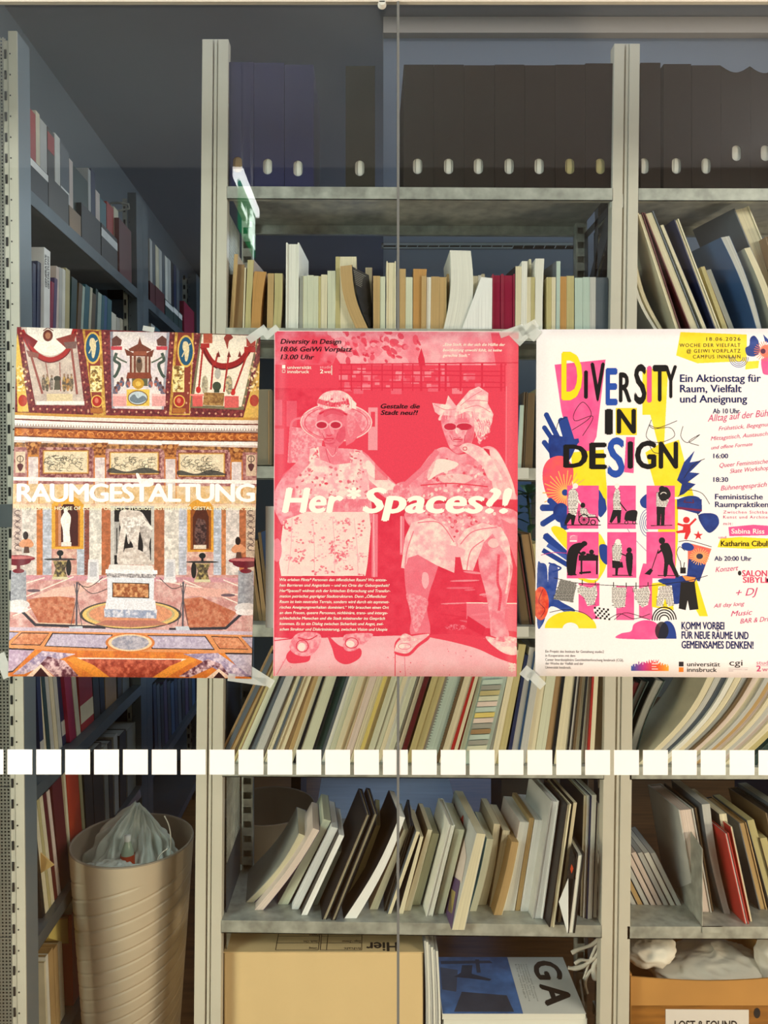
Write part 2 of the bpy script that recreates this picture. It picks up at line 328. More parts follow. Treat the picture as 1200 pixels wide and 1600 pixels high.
    # wall with grisaille reliefs
    A.poly([(30,548),(1160,574),(1160,745),(30,730)], (196, 150, 144), tex=((150, 90, 90), 5, 3, 14)); A.poly([(30,545),(1160,570),(1160,592),(30,566)], (96, 60, 40), tex=((206, 150, 90), 5, 2.6, 9))
    for (x0, y0, x1, y1), sd in (((200,588,390,680),1), ((497,595,703,683),2), ((805,600,998,693),3)):
        A.rect(x0-22, y0-20, x1+22, y1+26, (206, 160, 150), tex=((120, 60, 66), 4, 3, sd)); A.rect(x0-9, y0-8, x1+9, y1+8, (150, 90, 40)); A.rect(x0-5, y0-4, x1+5, y1+4, (222, 180, 110)); A.rect(x0, y0, x1, y1, (228, 212, 182))
        r = random.Random(sd)
        for k in range(60):
            x = r.uniform(x0+15, x1-15); y = r.uniform(y0+22, y1-14); A.ring(x, y, r.uniform(6, 22), r.uniform(4, 16), 2.6, r.choice([(90,84,70),(60,56,50),(140,126,100),(245,236,210)]), r.uniform(0, 180), r.uniform(200, 360), n=7, alpha=.75)
        if sd > 1: A.blob([(x0,y1-22),(x0+70,y1-6),(x1-60,y1-24),(x1,y1-10),(x1,y1),(x0,y1)], (50, 48, 46), .8)
    for x, y0 in ((148,545),(445,548),(760,555),(1055,568)):
        A.poly([(x-36,y0),(x+40,y0),(x+30,y0+18),(x+26,y0+58),(x-22,y0+58),(x-30,y0+18)], (110, 56, 28), tex=((196, 130, 70), 3, 3, x)); A.ell(x, y0+12, 12, 9, (206, 150, 90)); A.rect(x-24, y0+56, x+28, y0+66, (196, 130, 60))
        A.rect(x-26, y0+66, x+30, 900, (196, 116, 60)); A.rect(x-20, y0+66, x+24, 900, (234, 222, 218), tex=((206, 190, 190), 5, 2.6, x+1))
    for x in (92, 1122):
        A.rect(x-22, 588+(14 if x > 200 else 0), x+22, 682+(14 if x > 200 else 0), (220, 196, 170)); A.ring(x, 620, 14, 14, 3, (70, 40, 36)); A.blob([(x-14,650),(x,640),(x+14,650),(x,676)], (90, 40, 44)); A.line([(x,605),(x,640)], 3, (70,40,36))
    A.poly([(30,700),(1160,716),(1160,732),(30,716)], (248, 240, 232)); A.poly([(30,730),(1160,744),(1160,880),(30,880)], (238, 214, 170), .55, tex=((214, 170, 90), 9, 3, 21))
    A.blob([(608,688),(620,686),(640,715),(680,705),(684,738),(640,742),(620,725)], (250, 246, 240))
    A.ell(320, 880, 60, 60, (222, 176, 70)); A.ell(905, 880, 60, 60, (222, 176, 70)); A.rect(70, 745, 130, 880, (200, 150, 130), .6, tex=((240,220,200), 4, 3, 3))
    # ---- lower half
    A.T = L
    A.rect(30, 20, 1160, 345, (226, 196, 180), tex=((196, 140, 130), 7, 2.5, 30)); A.rect(30, 22, 1160, 62, (246, 232, 190), .6)
    for x0, x1, c in ((30,100,(222,200,190)),(100,165,(232,222,214)),(165,192,(214,130,70)),(192,232,(206,210,222)),(345,385,(206,214,226)),(378,400,(150,84,70)),(400,455,(240,234,224)),(455,497,(196,116,76)),(690,735,(190,120,84)),(735,800,(240,232,222)),(800,835,(214,216,228)),(955,990,(206,212,226)),(990,1010,(214,140,90)),(1010,1070,(234,222,216)),(1070,1100,(196,120,80)),(1100,1150,(226,206,184))):
        A.rect(x0, 40, x1, 345, c, tex=(tuple(int(v*.82) for v in c), 5, 2.6, x0))
    for x0, x1 in ((192,232),(350,385),(800,832),(958,988)):
        for y in range(90, 340, 14): A.line([(x0, y), (x1, y)], 2, (150, 160, 180), .7)
    for x0, x1 in ((62,98),(1100,1142)):
        for y in range(60, 220, 26): A.ring((x0+x1)/2, y, 13, 10, 3, (80, 56, 60), y*7, y*7+260, n=10); A.line([(x0+3,y+13),(x1-3,y+13)], 2, (90,66,66))
    A.rect(232, 20, 375, 222, (222, 166, 60)); A.ell(303, 40, 71, 55, (222, 166, 60)); A.rect(248, 30, 358, 212, (176, 104, 40)); A.poly([(262,60),(285,22),(330,22),(350,60),(350,208),(262,208)], (72, 26, 22))
    A.rect(262, 20, 274, 208, (196,140,110))
    A.blob([(296,48),(305,58),(318,82),(312,140),(316,185),(306,206),(286,204),(282,140),(272,95),(282,68)], (244, 238, 230)); A.ell(295, 50, 9, 13, (244, 238, 230)); A.rect(275, 192, 320, 210, (236, 226, 216))
    A.rect(838, 30, 955, 235, (222, 160, 60)); A.ell(897, 50, 58, 50, (222, 160, 60)); A.rect(852, 44, 944, 226, (150, 84, 34)); A.poly([(862,80),(880,38),(918,38),(934,80),(934,220),(862,220)], (84, 40, 24))
    A.blob([(880,92),(900,88),(918,100),(924,150),(914,200),(880,200),(870,160)], (116, 84, 78), tex=((50, 30, 30), 3, 3, 2)); A.rect(866, 204, 922, 222, (226, 210, 190))
    # centre niche and the marble group
    A.rect(495, 30, 690, 292, (200, 196, 190)); A.rect(512, 40, 676, 290, (34, 26, 26)); A.rect(512, 100, 534, 250, (170, 166, 162)); A.line([(523,130),(523,240)], 5, (60,56,54))
    MB_ = (238, 230, 222); MS = (196, 182, 172)
    A.blob([(540,52),(600,50),(632,60),(640,120),(620,150),(560,150),(536,110)], MB_, tex=(MS, 7, 2, 40)); A.blob([(545,110),(566,130),(556,200),(545,280),(524,280),(530,200)], MB_, tex=(MS, 6, 2, 41)); A.blob([(585,110),(622,120),(618,200),(612,284),(594,284),(596,210),(572,160)], MB_, tex=(MS, 6, 2, 42))
    A.blob([(628,60),(650,80),(680,140),(668,200),(672,286),(640,286),(640,200),(626,140)], (228, 220, 214), tex=((160,150,144), 5, 2.4, 43)); A.line([(622,75),(680,132)], 13, MB_); A.poly([(560,220),(600,215),(640,235),(690,290),(530,290)], (232, 224, 216), tex=(MS, 5, 2.4, 44))
    A.blob([(548,92),(600,80),(650,100),(610,130),(590,170),(575,200),(565,150)], (248, 244, 238), tex=((176,164,156), 3, 2.6, 45))
    # floor
    A.rect(30, 338, 1160, 830, (222, 184, 178), tex=((196, 140, 136), 8, 2.6, 50)); A.poly([(30,338),(1160,352),(1160,372),(30,360)], (206, 150, 160))
    for a, b in (((30,470),(330,345)), ((60,520),(480,350)), ((1150,500),(820,360)), ((1140,440),(700,360)), ((200,350),(30,400)), ((1000,360),(1150,420))): A.line([a, b], 5, (246, 228, 216))
    OR = (206, 142, 112)
    A.poly([(120,448),(240,430),(335,440),(335,556),(178,556)], OR, tex=((176, 96, 70), 5, 2.4, 51)); A.poly([(815,445),(900,436),(1060,505),(1010,572),(842,572)], OR, tex=((176, 96, 70), 5, 2.4, 52))
    A.poly([(250,395),(440,378),(330,430),(140,440)], (232,190,176)); A.poly([(840,430),(1060,440),(1010,400),(800,390)], (226,176,164)); A.ell(152, 408, 30, 7, (110, 90, 100)); A.ell(1020, 428, 32, 7, (110, 90, 100))
    A.line([(90,490),(160,560),(470,572)], 12, (60, 56, 64)); A.line([(1082,510),(1010,575),(760,580)], 12, (60, 56, 64)); A.line([(100,484),(170,552),(470,562)], 4, (230,206,180))
    A.ell(585, 515, 228, 66, (80, 74, 72)); A.ell(585, 515, 216, 61, (232, 196, 120)); A.ell(585, 513, 198, 54, (196, 176, 130)); A.ell(585, 512, 186, 50, OR, tex=((226, 160, 120), 5, 2.4, 53)); A.poly([(470,540),(700,540),(760,560),(585,572),(420,560)], (176, 110, 100), .8)
    A.poly([(466,486),(704,492),(700,532),(468,526)], (150, 160, 186), tex=((226, 226, 236), 4, 3, 54)); A.poly([(478,445),(694,450),(700,496),(470,490)], (232, 232, 238)); A.poly([(480,345),(690,350),(688,455),(482,450)], (226, 230, 238)); A.poly([(474,330),(700,334),(694,352),(480,348)], (120, 116, 120), tex=((226,220,220), 3, 3, 7))
    A.poly([(474,312),(704,316),(704,334),(472,330)], (240, 240, 242)); A.poly([(490,292),(682,296),(690,316),(484,312)], (232, 228, 224)); A.poly([(503,371),(668,375),(668,442),(503,438)], (70, 50, 40)); A.poly([(507,375),(664,379),(664,438),(507,434)], (222, 170, 120), tex=((150, 84, 50), 4, 3, 55))
    for sx, c in ((0, 84), (1, 1100)):
        x0 = c
        A.poly([(x0-34,318),(x0+34,318),(x0+36,488),(x0-36,488)], (176, 178, 186), tex=((140, 142, 150), 3, 2.4, 60+sx)); A.ell(x0, 470+14*sx, 50, 22, (220, 216, 216)); A.ell(x0, 492+12*sx, 46, 14, (236,230,230))
        A.rect(x0-8, 285, x0+8, 318, (110, 30, 44)); A.ell(x0, 320, 26, 10, (120, 34, 48)); A.ell(x0-2, 264+10*sx, 76, 15, (134, 40, 56)); A.ell(x0-2, 274+10*sx, 58, 22, (110, 28, 44)); A.ell(x0-2, 260+10*sx, 70, 7, (190, 110, 110))
        xb = 120 if not sx else 1068; yb = 0 if not sx else 24
        A.blob([(xb-34,200+yb),(xb-14,178+yb),(xb+14,178+yb),(xb+32,200+yb),(xb+20,215+yb),(xb-20,215+yb)], (216, 150, 110)); A.ell(xb-4, 162+yb, 12, 18, (44, 28, 24)); A.poly([(xb-10,212+yb),(xb+10,212+yb),(xb+14,240+yb),(xb-14,240+yb)], (90, 60, 50))
        xt = 270 if not sx else 905; yt = 0 if not sx else 12
        A.ell(xt, 268+yt, 74, 5, (60, 56, 56)); A.ell(xt, 240+yt, 15, 13, (34, 34, 36)); A.rect(xt-5, 250+yt, xt+5, 266+yt, (34,34,36)); A.poly([(xt-32,275+yt),(xt+36,275+yt),(xt+22,310+yt),(xt+32,352+yt),(xt-34,352+yt),(xt-20,310+yt)], (190, 170, 110), tex=((70, 60, 50), 4, 3, 9)); A.ell(xt+38*(1-2*sx), 305+yt, 12, 36, (40,36,34)); A.rect(xt-36, 346+yt, xt+36, 358+yt, (214, 206, 170))
    for x0 in (396, 738): A.poly([(x0,268),(x0+46,268),(x0+48,362),(x0-4,362)], (226, 224, 226)); A.poly([(x0+8,280),(x0+38,280),(x0+38,345),(x0+6,345)], (196, 196, 202)); A.rect(x0-8, 358, x0+52, 372, (236,232,232))
    for x0 in (345, 820):
        A.line([(x0,370),(x0-2,565)], 8, (90, 86, 96)); A.line([(x0-12,378),(x0+22,560)], 3, (80, 76, 84)); A.line([(x0+12,378),(x0-26,560)], 3, (80, 76, 84)); A.poly([(x0-36,568),(x0+24,566),(x0+30,584),(x0-30,586)], (200, 206, 216))
    for a, b, c in (((345,375),(400,392),(460,348)), ((820,385),(770,398),(715,352)), ((350,370),(410,420),(480,400))): A.curve([a, b, c], 3, (60, 56, 60))
    A.poly([(30,570),(1160,590),(1160,606),(30,586)], (206, 190, 206)); A.poly([(30,586),(1160,606),(1160,700),(30,668)], (222, 150, 96))
    def fr(p, c, t): A.poly(p, (44, 30, 34)); cx = sum(q[0] for q in p)/len(p); cy = sum(q[1] for q in p)/len(p); A.poly([(cx+(q[0]-cx)*.965, cy+(q[1]-cy)*.88) for q in p], c, tex=(t, 4, 2.6, int(cx)))
    fr([(235,596),(505,603),(480,668),(200,656)], (178, 166, 190), (206, 196, 214)); fr([(660,606),(920,610),(962,672),(680,668)], (178, 166, 190), (206, 196, 214)); fr([(98,594),(222,596),(182,652),(48,648)], (196, 120, 84), (226, 160, 120)); fr([(944,610),(1066,614),(1112,670),(982,668)], (196, 120, 84), (226, 160, 120)); fr([(30,590),(88,592),(34,640),(20,640)], (170,160,190), (200,190,210)); fr([(1080,612),(1170,614),(1170,680),(1130,670)], (170,160,190), (200,190,210))
    A.ell(583, 640, 110, 44, (214, 130, 70)); A.ell(583, 640, 98, 38, (236, 206, 170)); A.ell(583, 640, 84, 32, (150, 150, 166), tex=((196,190,200), 5, 3, 4))
    A.poly([(20,668),(1170,690),(1170,830),(20,830)], (224, 140, 60), tex=((206, 110, 50), 8, 2, 70))
    fr([(20,662),(158,668),(60,770),(20,776)], (176, 150, 176), (206, 186, 206)); fr([(1005,684),(1170,686),(1170,800),(1100,790)], (176, 166, 186), (206, 196, 210))
    for p, sd in (([(190,676),(340,690),(250,720),(110,780),(60,780)], 1), ([(820,690),(975,686),(1130,790),(1020,790),(900,720)], 2)): A.poly(p, (150, 134, 166), tex=((222, 206, 220), 5, 3, sd))
    for p, sd in (([(215,700),(290,720),(355,790),(250,795),(190,740),(150,770)], 3), ([(930,712),(990,735),(1030,790),(960,745),(850,795),(800,790)], 4)): A.poly(p, (226, 196, 200), tex=((96, 50, 66), 6, 3.5, sd))
    A.poly([(340,706),(838,712),(700,803),(470,800)], (246, 236, 220)); A.poly([(362,712),(815,716),(742,806),(455,800)], (150, 60, 44), tex=((206, 110, 84), 5, 2.6, 6)); A.poly([(330,700),(420,740),(500,800),(440,800),(300,716)], (232, 150, 60)); A.poly([(850,706),(760,745),(670,803),(730,803),(880,716)], (232,150,60))
    A.poly([(185,735),(245,795),(120,790)], (246, 220, 200)); A.poly([(185,750),(225,795),(150,790)], (60, 30, 36)); A.poly([(980,755),(1030,795),(920,800)], (246, 220, 200)); A.poly([(980,770),(1010,800),(950,803)], (60,30,36))
    # print grain and contrast
    A.T = lambda x, y: (x, y); n = A.noise(A.H, A.W, 5, 99, 2)[..., None]; A.a *= .87+.2*n; A.a[:] = 255*np.clip(A.a/255, 0, 1)**1.03
    return A.material('hall_print')

def art_pink():
    A = Art(381, 540, (237, 68, 92)); U = lambda cx, cy: ((420+cx/3-429), (510+cy/3-517)); L = lambda cx, cy: ((420+cx/3-428), (780+cy/3-517))
    BG = (237, 68, 92); D = (226, 48, 76); M = (244, 128, 146); LT = (250, 182, 190); W_ = (250, 232, 222)
    A.T = U
    A.poly([(280,20),(1200,20),(1200,180),(340,180),(300,120)], M, tex=(LT, 22, 2.5, 1)); A.poly([(30,20),(290,20),(330,110),(300,180),(30,180)], BG, tex=(M, 22, 3, 5))
    r = random.Random(4)
    for k in range(130):
        x = r.gauss(480, 120); y = r.gauss(85, 36)
        if 280 < x < 720 and y > 24: A.ell(x, y, r.uniform(8, 26), r.uniform(6, 16), r.choice([BG, D, M, LT]), .75, rot=r.uniform(0, 90), n=8)
    A.poly([(1040,30),(1180,30),(1180,260),(1080,270)], BG, .8); A.poly([(715,100),(730,150),(735,190),(705,190),(700,150)], D)
    A.rect(30, 182, 1180, 290, BG, .55)
    for k in range(70):
        x = r.uniform(330, 1000); y = r.uniform(190, 290); A.rect(x, y, x+r.uniform(12, 50), y+r.uniform(10, 34), r.choice([M, LT, BG]), .6)
    for y in (178, 205, 225, 258, 290): A.line([(330, y), (1180, y+r.uniform(-12, 6))], 6, D)
    for x in list(range(340, 700, 48))+[715, 800, 830, 900, 1000, 1090, 1110]: A.line([(x, 175), (x, 300)], 6 if x < 700 else 10, D)
    A.rect(1110, 180, 1180, 830, (240, 84, 106)); A.line([(1115,280),(1115,830)], 4, M); A.rect(30, 290, 330, 420, BG, tex=(D, 10, 2, 8))
    for a, b in ((30, 345), (85, 350), (30, 480)): A.rect(a, b, a+r.uniform(20, 50), b+120, M, .5)
    A.rect(468, 380, 512, 580, LT, .8); A.rect(480, 400, 500, 470, BG); A.rect(1000, 520, 1060, 600, BG)
    # chair behind the left woman
    A.poly([(100,470),(260,490),(240,640),(90,640)], LT, tex=(M, 3, 3, 9)); A.curve([(100,640),(105,480),(120,440),(160,430)], 10, M)
    # left woman
    A.blob([(60,720),(130,640),(180,580),(230,560),(300,570),(390,575),(450,590),(510,650),(600,740),(660,790),(640,840),(560,810),(480,760),(500,870),(60,870),(30,790)], M, tex=(LT, 14, 2.5, 11))
    A.blob([(400,580),(450,600),(520,680),(600,745),(640,790),(600,800),(520,760),(440,680)], LT, tex=(W_, 14, 2.6, 12)); A.blob([(455,640),(475,630),(495,670),(500,710),(470,690)], W_)
    A.poly([(262,540),(330,560),(320,610),(280,600)], M)
    DR = [(195,575),(235,565),(245,625),(310,650),(385,640),(380,590),(440,580),(450,640),(470,700),(480,860),(130,860),(125,720),(190,650)]
    A.poly(DR, LT, tex=(W_, 9, 3, 13)); A.specks(DR, 150, 4, 11, [BG, M, W_, (226, 90, 110)], 14, .7)
    A.ell(318, 450, 170, 92, M); A.ell(318, 446, 160, 84, LT, tex=(M, 6, 3, 15)); A.ring(318, 450, 166, 88, 4, W_); A.ring(318, 452, 148, 76, 3, BG)
    A.blob([(232,370),(245,325),(290,302),(350,305),(395,340),(400,380),(320,400)], LT, tex=(W_, 6, 3, 16)); A.curve([(232,350),(310,368),(398,350)], 22, BG, .6); A.specks([(240,340),(390,340),(395,375),(240,375)], 30, 3, 8, [W_, D], 3); A.poly([(368,320),(412,360),(410,390),(385,380)], W_)
    A.blob([(228,430),(250,395),(300,385),(350,395),(372,440),(368,500),(345,550),(305,570),(268,545),(240,500)], (240, 106, 128), tex=(M, 7, 2.6, 17)); A.poly([(350,400),(400,420),(440,490),(400,540),(365,560)], (243,120,138)); A.curve([(240,410),(300,388),(370,415)], 9, D)
    for x in (250, 315): A.ell(x, 462, 31, 21, LT); A.ell(x, 463, 24, 15, (200, 40, 68))
    A.line([(275,458),(292,458)], 6, LT); A.poly([(278,475),(298,505),(270,508)], M); A.line([(262,528),(305,525)], 5, D); A.curve([(275,575),(300,610),(320,590)], 4, LT)
    A.blob([(262,395),(290,388),(340,392),(352,420),(300,410),(262,425)], (232, 84, 108), .8); A.blob([(285,470),(298,505),(310,500),(302,475)], (250, 160, 174), .8); A.curve([(272,508),(285,514),(300,508)], 3, D); A.blob([(335,480),(358,470),(360,520),(335,545),(320,520)], (228, 70, 96), .55); A.blob([(240,480),(262,490),(270,520),(255,515)], LT, .5)
    for p in (((262,532),(285,537),(308,528)), ((250,500),(262,522)), ((325,500),(318,530)), ((262,545),(285,552),(310,545)), ((270,575),(278,610),(290,640)), ((318,565),(312,600))): A.curve(p, 3, (222, 60, 88), .8)
    A.blob([(372,395),(400,420),(408,470),(385,520),(368,470)], LT, .5, tex=(M, 3, 3, 77)); A.curve([(160,420),(200,395),(235,388)], 3, M); A.curve([(168,480),(220,520),(262,530)], 3, M); A.curve([(380,530),(440,500),(468,460)], 3, M)
    for i in range(14): A.curve([(238+i*11,312+abs(i-7)*4),(232+i*12,345),(228+i*12.4,385)], 2, M, .6)
    A.blob([(60,720),(110,660),(180,600),(185,650),(130,720),(120,800),(80,830)], LT, .45, tex=(M, 5, 3, 78)); A.blob([(560,770),(620,775),(660,800),(640,830),(590,820)], LT, .8, tex=(M, 3, 3, 79))
    # right woman
    A.blob([(610,800),(700,680),(770,590),(830,565),(900,600),(1040,560),(1110,640),(1150,760),(1160,870),(700,870)], M, tex=(LT, 14, 2.6, 18)); A.blob([(1030,570),(1085,600),(1150,740),(1160,860),(1080,840),(1040,680)], LT, tex=(W_, 16, 2, 19))
    TP = [(760,640),(800,600),(900,640),(960,650),(1040,640),(1030,740),(1060,870),(710,870),(730,720)]
    A.poly(TP, LT, tex=(M, 7, 3, 20)); A.specks(TP, 90, 4, 12, [W_, M, BG], 21); A.blob([(755,665),(800,620),(890,640),(860,670),(800,690),(750,720)], W_); A.blob([(800,700),(900,690),(960,710),(900,740),(820,730)], W_, .6); A.curve([(715,745),(860,735),(1030,750)], 6, BG)
    A.blob([(800,440),(820,400),(880,380),(960,380),(1030,390),(1050,440),(1020,500),(990,540),(960,480),(900,420)], W_, tex=(LT, 5, 3, 22))
    A.blob([(808,430),(850,400),(920,400),(960,440),(965,500),(945,560),(900,595),(860,580),(830,520)], (243, 122, 142), tex=(LT, 8, 2.6, 23))
    for x, rx in ((852, 30), (918, 38)): A.ell(x, 469, rx, 18, (210, 44, 72)); A.ring(x, 469, rx, 18, 3, LT)
    A.ell(886, 488, 10, 14, W_); A.line([(868,530),(910,528)], 5, D)
    A.poly([(768,358),(830,365),(842,322),(880,372),(940,300),(985,280),(1030,310),(1028,360),(1055,410),(1045,448),(985,400),(930,395),(880,418),(800,415),(780,400)], W_, tex=(LT, 8, 3, 24))
    A.blob([(880,480),(896,512),(908,505),(898,478)], LT, .7); A.blob([(935,480),(962,470),(958,530),(930,570),(915,545)], (230, 76, 102), .55); A.blob([(835,495),(858,505),(866,540),(848,530)], LT, .5)
    for p in (((862,535),(886,541),(910,533)), ((850,510),(862,532)), ((922,508),(918,535)), ((868,556),(890,560),(905,552)), ((870,520),(886,524),(902,518))): A.curve(p, 3, (222, 60, 88), .8)
    for i in range(15): A.curve([(812+i*11,404-(i % 5)*2),(808+i*11.5,416+(i % 3)*3),(806+i*11.7,427+(i % 4)*3)], 3, [W_, M, LT][i % 3], .7)
    for i in range(12): A.curve([(965+i*6,430),(985+i*5,470),(970+i*6,520-i*3)], 3, [W_, M][i % 2], .7)
    A.blob([(700,690),(760,620),(790,600),(770,680),(730,740)], LT, .4, tex=(M, 5, 3, 80)); A.blob([(1060,620),(1120,700),(1150,800),(1110,830),(1070,740)], M, .4, tex=(LT, 5, 3, 81))
    for p in (((775,365),(830,390),(880,385)), ((900,370),(950,330),(1000,300)), ((920,385),(980,370),(1040,400)), ((930,350),(980,345),(1030,350))): A.curve(p, 3, M)
    A.specks([(980,430),(1045,430),(1030,520),(985,550)], 60, 3, 9, [W_, LT, M], 6); A.line([(990,560),(985,600)], 4, BG); A.poly([(1010,570),(1036,575),(1040,605),(1020,600)], D)
    A.blob([(900,560),(935,545),(985,560),(1020,585),(1060,640),(1100,720),(1040,720),(1000,650),(940,600),(905,580)], LT, tex=(W_, 8, 2.4, 25)); A.ring(922, 572, 9, 8, 3, D)
    A.blob([(600,740),(640,728),(668,760),(665,800),(600,800),(585,770)], LT, tex=(M, 4, 3, 26)); A.line([(640,745),(735,660),(790,585)], 26, M)
    A.rect(500, 640, 560, 720, BG, .5)
    # ---- lower half
    A.T = L
    A.poly([(30,0),(1170,0),(1170,640),(30,660)], BG, tex=(D, 12, 1.5, 30))
    SK = [(70,100),(180,60),(470,60),(480,130),(465,300),(455,360),(60,362),(50,300),(60,180)]
    A.poly([(30,0),(480,0),(490,110),(60,120),(30,60)], M, tex=(LT, 8, 3, 31)); A.poly(SK, W_, tex=((252, 220, 214), 8, 2, 32))
    r = random.Random(9)
    for k in range(75):
        x = r.uniform(75, 455); y = r.uniform(90, 352); c = r.choice([M, (240, 96, 116), LT])
        for j in range(5): A.ell(x+r.uniform(-16, 16), y+r.uniform(-12, 12), r.uniform(3, 8), r.uniform(2, 6), c, .75, n=6)
    for x0, x1 in ((110,90),(205,215),(300,310),(400,420)): A.curve([(x0,90),((x0+x1)/2+5,220),(x1,350)], 3, LT)
    A.rect(484, 70, 512, 365, M); A.line([(492,70),(496,365)], 5, LT); A.rect(616, 80, 636, 260, M); A.line([(622,80),(622,250)], 5, LT); A.ell(40, 240, 22, 55, M)
    for k in range(26):
        x = r.uniform(860, 1140); y = r.uniform(330, 600); A.ell(x, y, r.uniform(20, 70), r.uniform(3, 7), r.choice([D, M, LT]), .7, rot=r.uniform(-8, 10))
    A.poly([(930,485),(1165,490),(1165,620),(1000,600),(930,560)], M, .85); A.line([(930,485),(1165,488)], 5, W_); A.poly([(935,545),(1020,600),(1010,640),(930,600)], D); A.ell(880, 600, 50, 14, M, tex=(D, 2, 3, 4))
    A.poly([(30,650),(130,655),(600,640),(1165,655),(1165,832),(30,832)], LT, tex=((251, 196, 202), 14, 2, 33)); A.line([(30,665),(110,655)], 5, D); A.line([(596,690),(596,830)], 4, BG); A.line([(640,730),(645,830)], 3, M); A.line([(40,825),(110,700)], 4, M)
    A.specks([(40,700),(1150,700),(1150,825),(40,825)], 60, 1.2, 3.5, [BG, M], 7)
    A.blob([(740,640),(900,632),(1020,655),(1100,710),(1165,735),(1165,770),(1080,745),(980,700),(860,668)], BG)
    A.blob([(85,735),(120,700),(190,700),(195,755),(150,770),(100,768)], BG); A.blob([(280,640),(340,690),(430,700),(430,745),(370,775),(320,755),(300,700)], BG)
    A.blob([(100,690),(140,630),(240,632),(240,690),(195,735),(130,730)], M, tex=(LT, 5, 3, 34)); A.ell(157, 694, 18, 20, W_); A.curve([(140,650),(190,660),(230,640)], 5, D); A.ring(160, 690, 28, 28, 4, D)
    A.blob([(352,650),(380,632),(490,632),(450,680),(400,712),(358,705)], M, tex=(LT, 5, 3, 35)); A.ell(385, 680, 20, 16, W_); A.ring(392, 675, 30, 24, 4, D)
    # right woman's lap, legs and sandals
    A.blob([(640,60),(800,20),(1000,30),(1165,60),(1165,200),(1000,150),(900,240),(700,160)], M, tex=(LT, 9, 3, 36)); A.specks([(720,60),(1100,60),(1060,150),(880,180),(740,120)], 70, 4, 10, [W_, LT, BG], 8)
    A.blob([(642,250),(700,240),(790,290),(785,350),(755,440),(745,520),(760,600),(750,650),(690,655),(665,620),(670,560),(655,480),(640,380)], (243, 116, 136), tex=(M, 10, 2.4, 37)); A.blob([(650,440),(745,470),(735,540),(700,620),(680,600),(665,520)], LT, .8, tex=(M, 3, 3, 38)); A.blob([(725,345),(748,350),(752,395),(735,420),(720,390)], LT)
    A.blob([(1000,190),(1060,150),(1110,200),(1145,300),(1135,400),(1120,480),(1110,560),(1130,640),(1080,660),(1045,640),(1040,560),(1020,440),(985,300)], LT, tex=(M, 12, 2.6, 39)); A.curve([(1080,260),(1075,380),(1090,440),(1082,520)], 12, BG, .7); A.curve([(1115,230),(1130,330),(1115,440)], 9, W_, .7); A.ell(1055, 205, 26, 22, W_, .7)
    A.poly([(640,180),(670,110),(760,85),(840,130),(880,210),(872,345),(790,310),(700,260),(655,275),(640,325),(622,322)], W_, tex=(LT, 8, 2.4, 40)); A.curve([(700,110),(800,110),(870,200)], 5, M); A.curve([(640,320),(650,240),(680,150)], 5, M)
    A.poly([(885,200),(920,140),(1000,110),(1090,130),(1130,200),(1140,310),(1100,240),(1050,160),(1010,200),(960,335),(912,330)], W_, tex=(LT, 8, 2.6, 41)); A.curve([(900,210),(960,150),(1070,130)], 5, M); A.curve([(930,330),(950,240),(1010,190)], 5, M); A.poly([(1090,90),(1165,130),(1165,320),(1140,240)], M); A.blob([(840,215),(920,235),(900,270),(850,260)], LT)
    A.blob([(592,700),(600,665),(640,640),(750,628),(755,655),(710,690),(660,735),(600,728)], BG); A.blob([(594,704),(606,672),(640,650),(740,632),(752,640),(700,680),(655,722),(600,716)], LT, tex=(W_, 8, 2.4, 42)); A.ell(620, 690, 20, 12, W_); A.blob([(618,650),(640,630),(680,645),(710,660),(640,665)], W_, tex=(M, 5, 2, 3)); A.ring(640, 690, 30, 14, 3, M)
    A.blob([(1015,650),(1050,640),(1165,700),(1165,745),(1110,735),(1040,690)], BG); A.blob([(1020,645),(1060,650),(1165,690),(1165,728),(1110,722),(1050,682)], LT, tex=(W_, 7, 2.4, 43)); A.blob([(1060,655),(1110,640),(1165,650),(1165,672),(1100,668)], W_, tex=(M, 5, 2, 4)); A.ell(1120, 702, 26, 12, W_)
    for p in (((1132,770),(1158,790)), ((1132,790),(1158,770)), ((1145,768),(1145,808)), ((1130,800),(1160,800))): A.line([p[0], p[1]], 7, W_)
    A.T = lambda x, y: (x, y); n = A.noise(A.H, A.W, 3, 97, 2)[..., None]; A.a *= .88+.08*n
    A.rect(0, 0, 381, 1, W_); A.rect(0, 0, 1, 540, LT)
    return A.material('pink_print')

